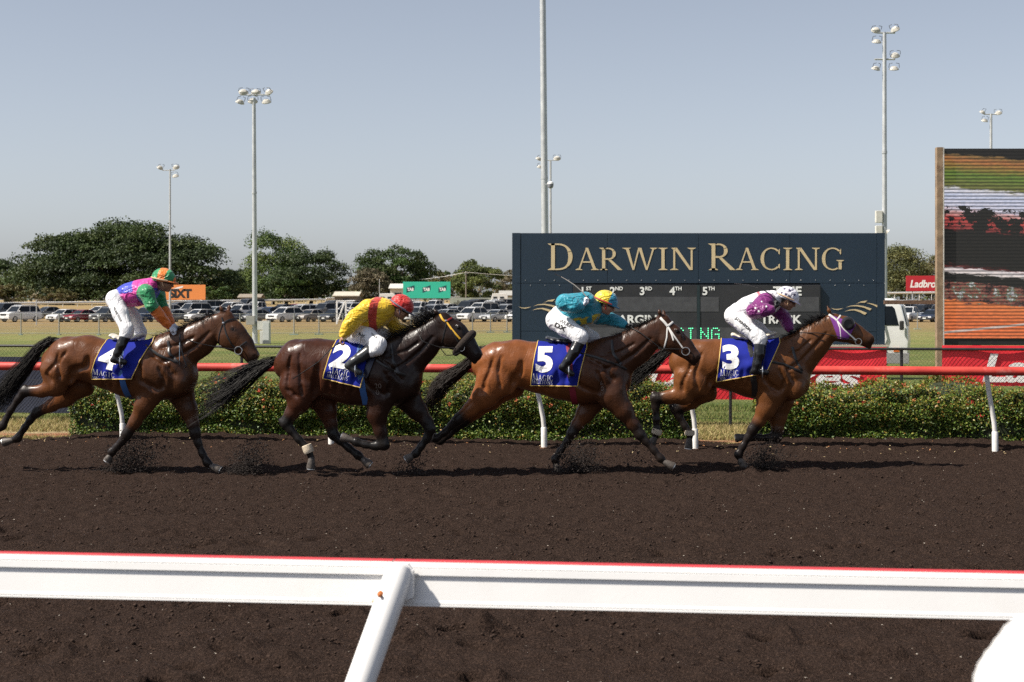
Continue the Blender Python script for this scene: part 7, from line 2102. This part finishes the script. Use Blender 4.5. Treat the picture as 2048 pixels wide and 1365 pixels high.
J2 = dict(crop=(640, 570, 6.2045), label='jockey in yellow silks with a red sash and red cap, whip held low', skin=(.36, .19, .12),
    torso=[(455, 590, 104), (545, 480, 142), (650, 385, 172), (750, 325, 165), (840, 300, 105)], head=(1005, 280, 100), tilt=34,
    arm_near=[(600, 300, 120, .17), (445, 405, 104, .30), (360, 510, 84, .33), (292, 620, 58, .33)], hand_near=(258, 700, .34), curl=(0, 1, -.4),
    arm_far=[(860, 420, 96, -.19), (955, 555, 80, -.2), (1060, 580, 62, -.12), (1145, 575, 46, -.05)], hand_far=(1240, 545, -.03),
    leg_near=[(430, 590, 128, .10), (590, 645, 112, .2), (735, 735, 88, .28), (712, 792, 84, .30), (640, 828, 74, .31)], leg_far=[(560, 610, 116, -.10), (740, 620, 98, -.2), (900, 665, 84, -.27), (880, 740, 74, -.29)],
    boot_near=[(600, 830, 76, .31), (500, 900, 68, .33), (415, 955, 58, .34), (365, 990, 50, .34), (490, 1085, 40, .34)], boot_far=[(870, 760, 66, -.29), (760, 900, 60, -.33), (660, 1000, 48, -.34), (760, 1070, 40, -.34)],
    silk=silk2, cap=plain((.50, .025, .02)), peak=pm('grey peak', (.10, .09, .11), .5), glove=(None, BGL), band=pm('grey band', (.12, .10, .14), .6), boot_mat=pm('grey boot', (.035, .037, .037), .3, bmp=.2),
    print=[('S.V.', 482, 618, 575, 660, 36, .03), ('TRACK', 640, 610, 725, 668, 24, .01)],
    whip=(((262, 700), (130, 800), (-20, 960), (-310, 1150)), (.36, .38, .38, .36), 'long riding whip pointing back from the yellow jockey'), stirrup='steel stirrup under the boot of the yellow jockey')
J5 = dict(crop=(1060, 560, 6.2045), label='jockey in turquoise silks with yellow spots and a yellow and blue cap', skin=(.45, .25, .17),
    torso=[(365, 430, 100), (480, 400, 146), (600, 390, 176), (720, 375, 160), (790, 340, 104)], head=(936, 286, 100), tilt=24,
    arm_near=[(690, 275, 122, .17), (430, 285, 108, .33), (540, 335, 78, .36), (628, 328, 54, .34)], hand_near=(735, 262, .31), curl=(.4, .2, .6),
    arm_far=[(840, 460, 96, -.19), (1000, 490, 80, -.21), (1100, 525, 64, -.14), (1180, 560, 46, -.06)], hand_far=(1290, 600, -.03),
    leg_near=[(325, 500, 124, .10), (450, 590, 120, .19), (600, 685, 100, .27), (630, 715, 88, .285), (618, 750, 80, .29)], leg_far=[(450, 580, 112, -.10), (640, 640, 96, -.2), (780, 725, 82, -.27), (760, 790, 72, -.29)],
    boot_near=[(612, 770, 76, .29), (545, 900, 70, .33), (470, 1010, 58, .345), (415, 1075, 50, .35), (520, 1165, 40, .35)], boot_far=[(750, 800, 66, -.29), (690, 930, 60, -.33), (620, 1060, 48, -.34), (730, 1120, 40, -.34)],
    silk=silk5, cap=halves((.66, .50, .03), (.03, .25, .38)), peak=pm('blue peak', (.03, .16, .26), .5), glove=(WGL, BGL), band=pm('red band', (.45, .04, .03), .6),
    print=[('WUERF', 362, 520, 545, 612, 44, .01), ('DX', 300, 575, 440, 640, 56, .05)],
    whip=(((735, 250), (660, 160), (560, 70), (420, -20), (330, -65)), (.31, .31, .30, .28, .27), 'thin riding whip raised over the back of the turquoise jockey'), whip_mat=pm('pale shaft', (.30, .27, .24), .5), stirrup='steel stirrup under the boot of the turquoise jockey')
NST = pm('navy star', (.04, .03, .09), .6)
J3 = dict(crop=(1420, 560, 6.205), label='jockey in white silks with purple sleeves and a starred white cap', skin=(.34, .18, .12),
    torso=[(345, 390, 96), (465, 345, 122), (600, 320, 148), (715, 280, 138), (795, 230, 92)], head=(955, 235, 100), tilt=26,
    arm_near=[(700, 275, 108, .17), (545, 390, 94, .30), (660, 385, 76, .34), (765, 370, 54, .33)], hand_near=(850, 300, .30), curl=(.4, .2, .6),
    arm_far=[(840, 380, 90, -.17), (925, 470, 76, -.19), (960, 540, 62, -.13), (990, 610, 48, -.06)], hand_far=(1050, 720, -.03),
    leg_near=[(300, 445, 116, .10), (430, 560, 104, .19), (590, 700, 90, .27), (628, 740, 82, .285), (622, 780, 76, .29)], leg_far=[(430, 520, 104, -.10), (590, 610, 90, -.2), (715, 715, 76, -.27), (720, 780, 70, -.29)],
    boot_near=[(620, 790, 74, .29), (608, 920, 70, .32), (580, 1050, 58, .335), (562, 1115, 50, .34), (700, 1145, 40, .34)], boot_far=[(720, 800, 66, -.29), (690, 930, 60, -.33), (640, 1060, 48, -.34), (760, 1100, 40, -.34)],
    silk=silk3, cap=plain((.70, .68, .74)), peak=pm('white peak', (.62, .58, .68), .5), glove=(BGL, BGL), band=pm('tan band', (.55, .36, .22)),
    print=[('J.DENTON', 308, 478, 490, 640, 34, .05)],
    stars=[('cap', 990, 130, 27, NST), ('cap', 940, 178, 25, NST), ('cap', 1048, 185, 25, NST), ('cap', 990, 210, 21, NST), ('cap', 925, 110, 21, NST), ('cap', 1050, 120, 20, NST), ('cap', 890, 160, 18, NST),
           ('silk', 600, 390, 20, WHITE_PRINT), ('silk', 695, 330, 17, WHITE_PRINT), ('silk', 560, 350, 18, WHITE_PRINT), ('silk', 640, 270, 14, WHITE_PRINT)],
    whip=(((850, 290), (760, 190), (640, 110), (480, 60), (330, 48)), (.30, .29, .28, .27, .26), 'thin dark riding whip raised behind the starred cap'), stirrup='steel stirrup under the boot of the white and purple jockey')
for k, J in ((4, J4), (2, J2), (5, J5), (3, J3)): build_jockey(J, HORSES[k])

# ---- dirt thrown up by the hooves
CLOD = pm('flying dirt', (.022, .015, .012), .95, var=.3, scale=60)
def dirt_spray(u, v, gv, spread, n, label, seed, bias=(.0, 0)):
    rr = np.random.default_rng(seed)
    o = ground(u, gv)
    V, Fc = [], []
    for i in range(int(n * 3)):
        a = abs(rr.normal(0, 1)); 
        p = np.array([rr.normal(bias[0] * a, .55 * spread), rr.normal(0, .10), 0])
        p[2] = abs(rr.normal(0, .55 * spread)) * (1 + .9 * rr.random()) + .005; p[0] += p[2] * .35
        r = rr.uniform(.003, .008) * (2.0 if rr.random() < .08 else 1)
        k = len(V); M = rr.normal(size=(4, 3)); M /= np.linalg.norm(M, axis=1)[:, None]
        oct_ = np.array([(1, 0, 0), (-1, 0, 0), (0, 1, 0), (0, -1, 0), (0, 0, 1), (0, 0, -1)]) * r * rr.uniform(.6, 1.3, (6, 3)) + rr.normal(0, r * .25, (6, 3))
        V += list(oct_ + p)
        Fc += [(k, k + 2, k + 4), (k + 2, k + 1, k + 4), (k + 1, k + 3, k + 4), (k + 3, k, k + 4), (k + 2, k, k + 5), (k + 1, k + 2, k + 5), (k + 3, k + 1, k + 5), (k, k + 3, k + 5)]
    ob = add('dirt_spray', mesh_data('dirt_spray', V, np.array(Fc), CLOD), None, o, kind='stuff', label=label)
    ob.rotation_euler = (0, 0, -TA)
dirt_spray(236, 920, 944, .26, 1500, 'dirt thrown up by the near forefoot of horse four', 1, (.15, 0))
dirt_spray(488, 938, 948, .20, 900, 'dirt thrown up ahead of horse four', 2)
dirt_spray(818, 925, 950, .20, 220, 'loose dirt below horse two', 3)
dirt_spray(1136, 920, 946, .22, 1100, 'dirt thrown up by the forefoot of horse five', 4, (.1, 0))
dirt_spray(1508, 915, 938, .19, 800, 'dirt thrown up by the forefoot of horse three', 5, (.1, 0))
dirt_spray(1262, 900, 940, .30, 160, 'scattered dirt below horse five', 6)
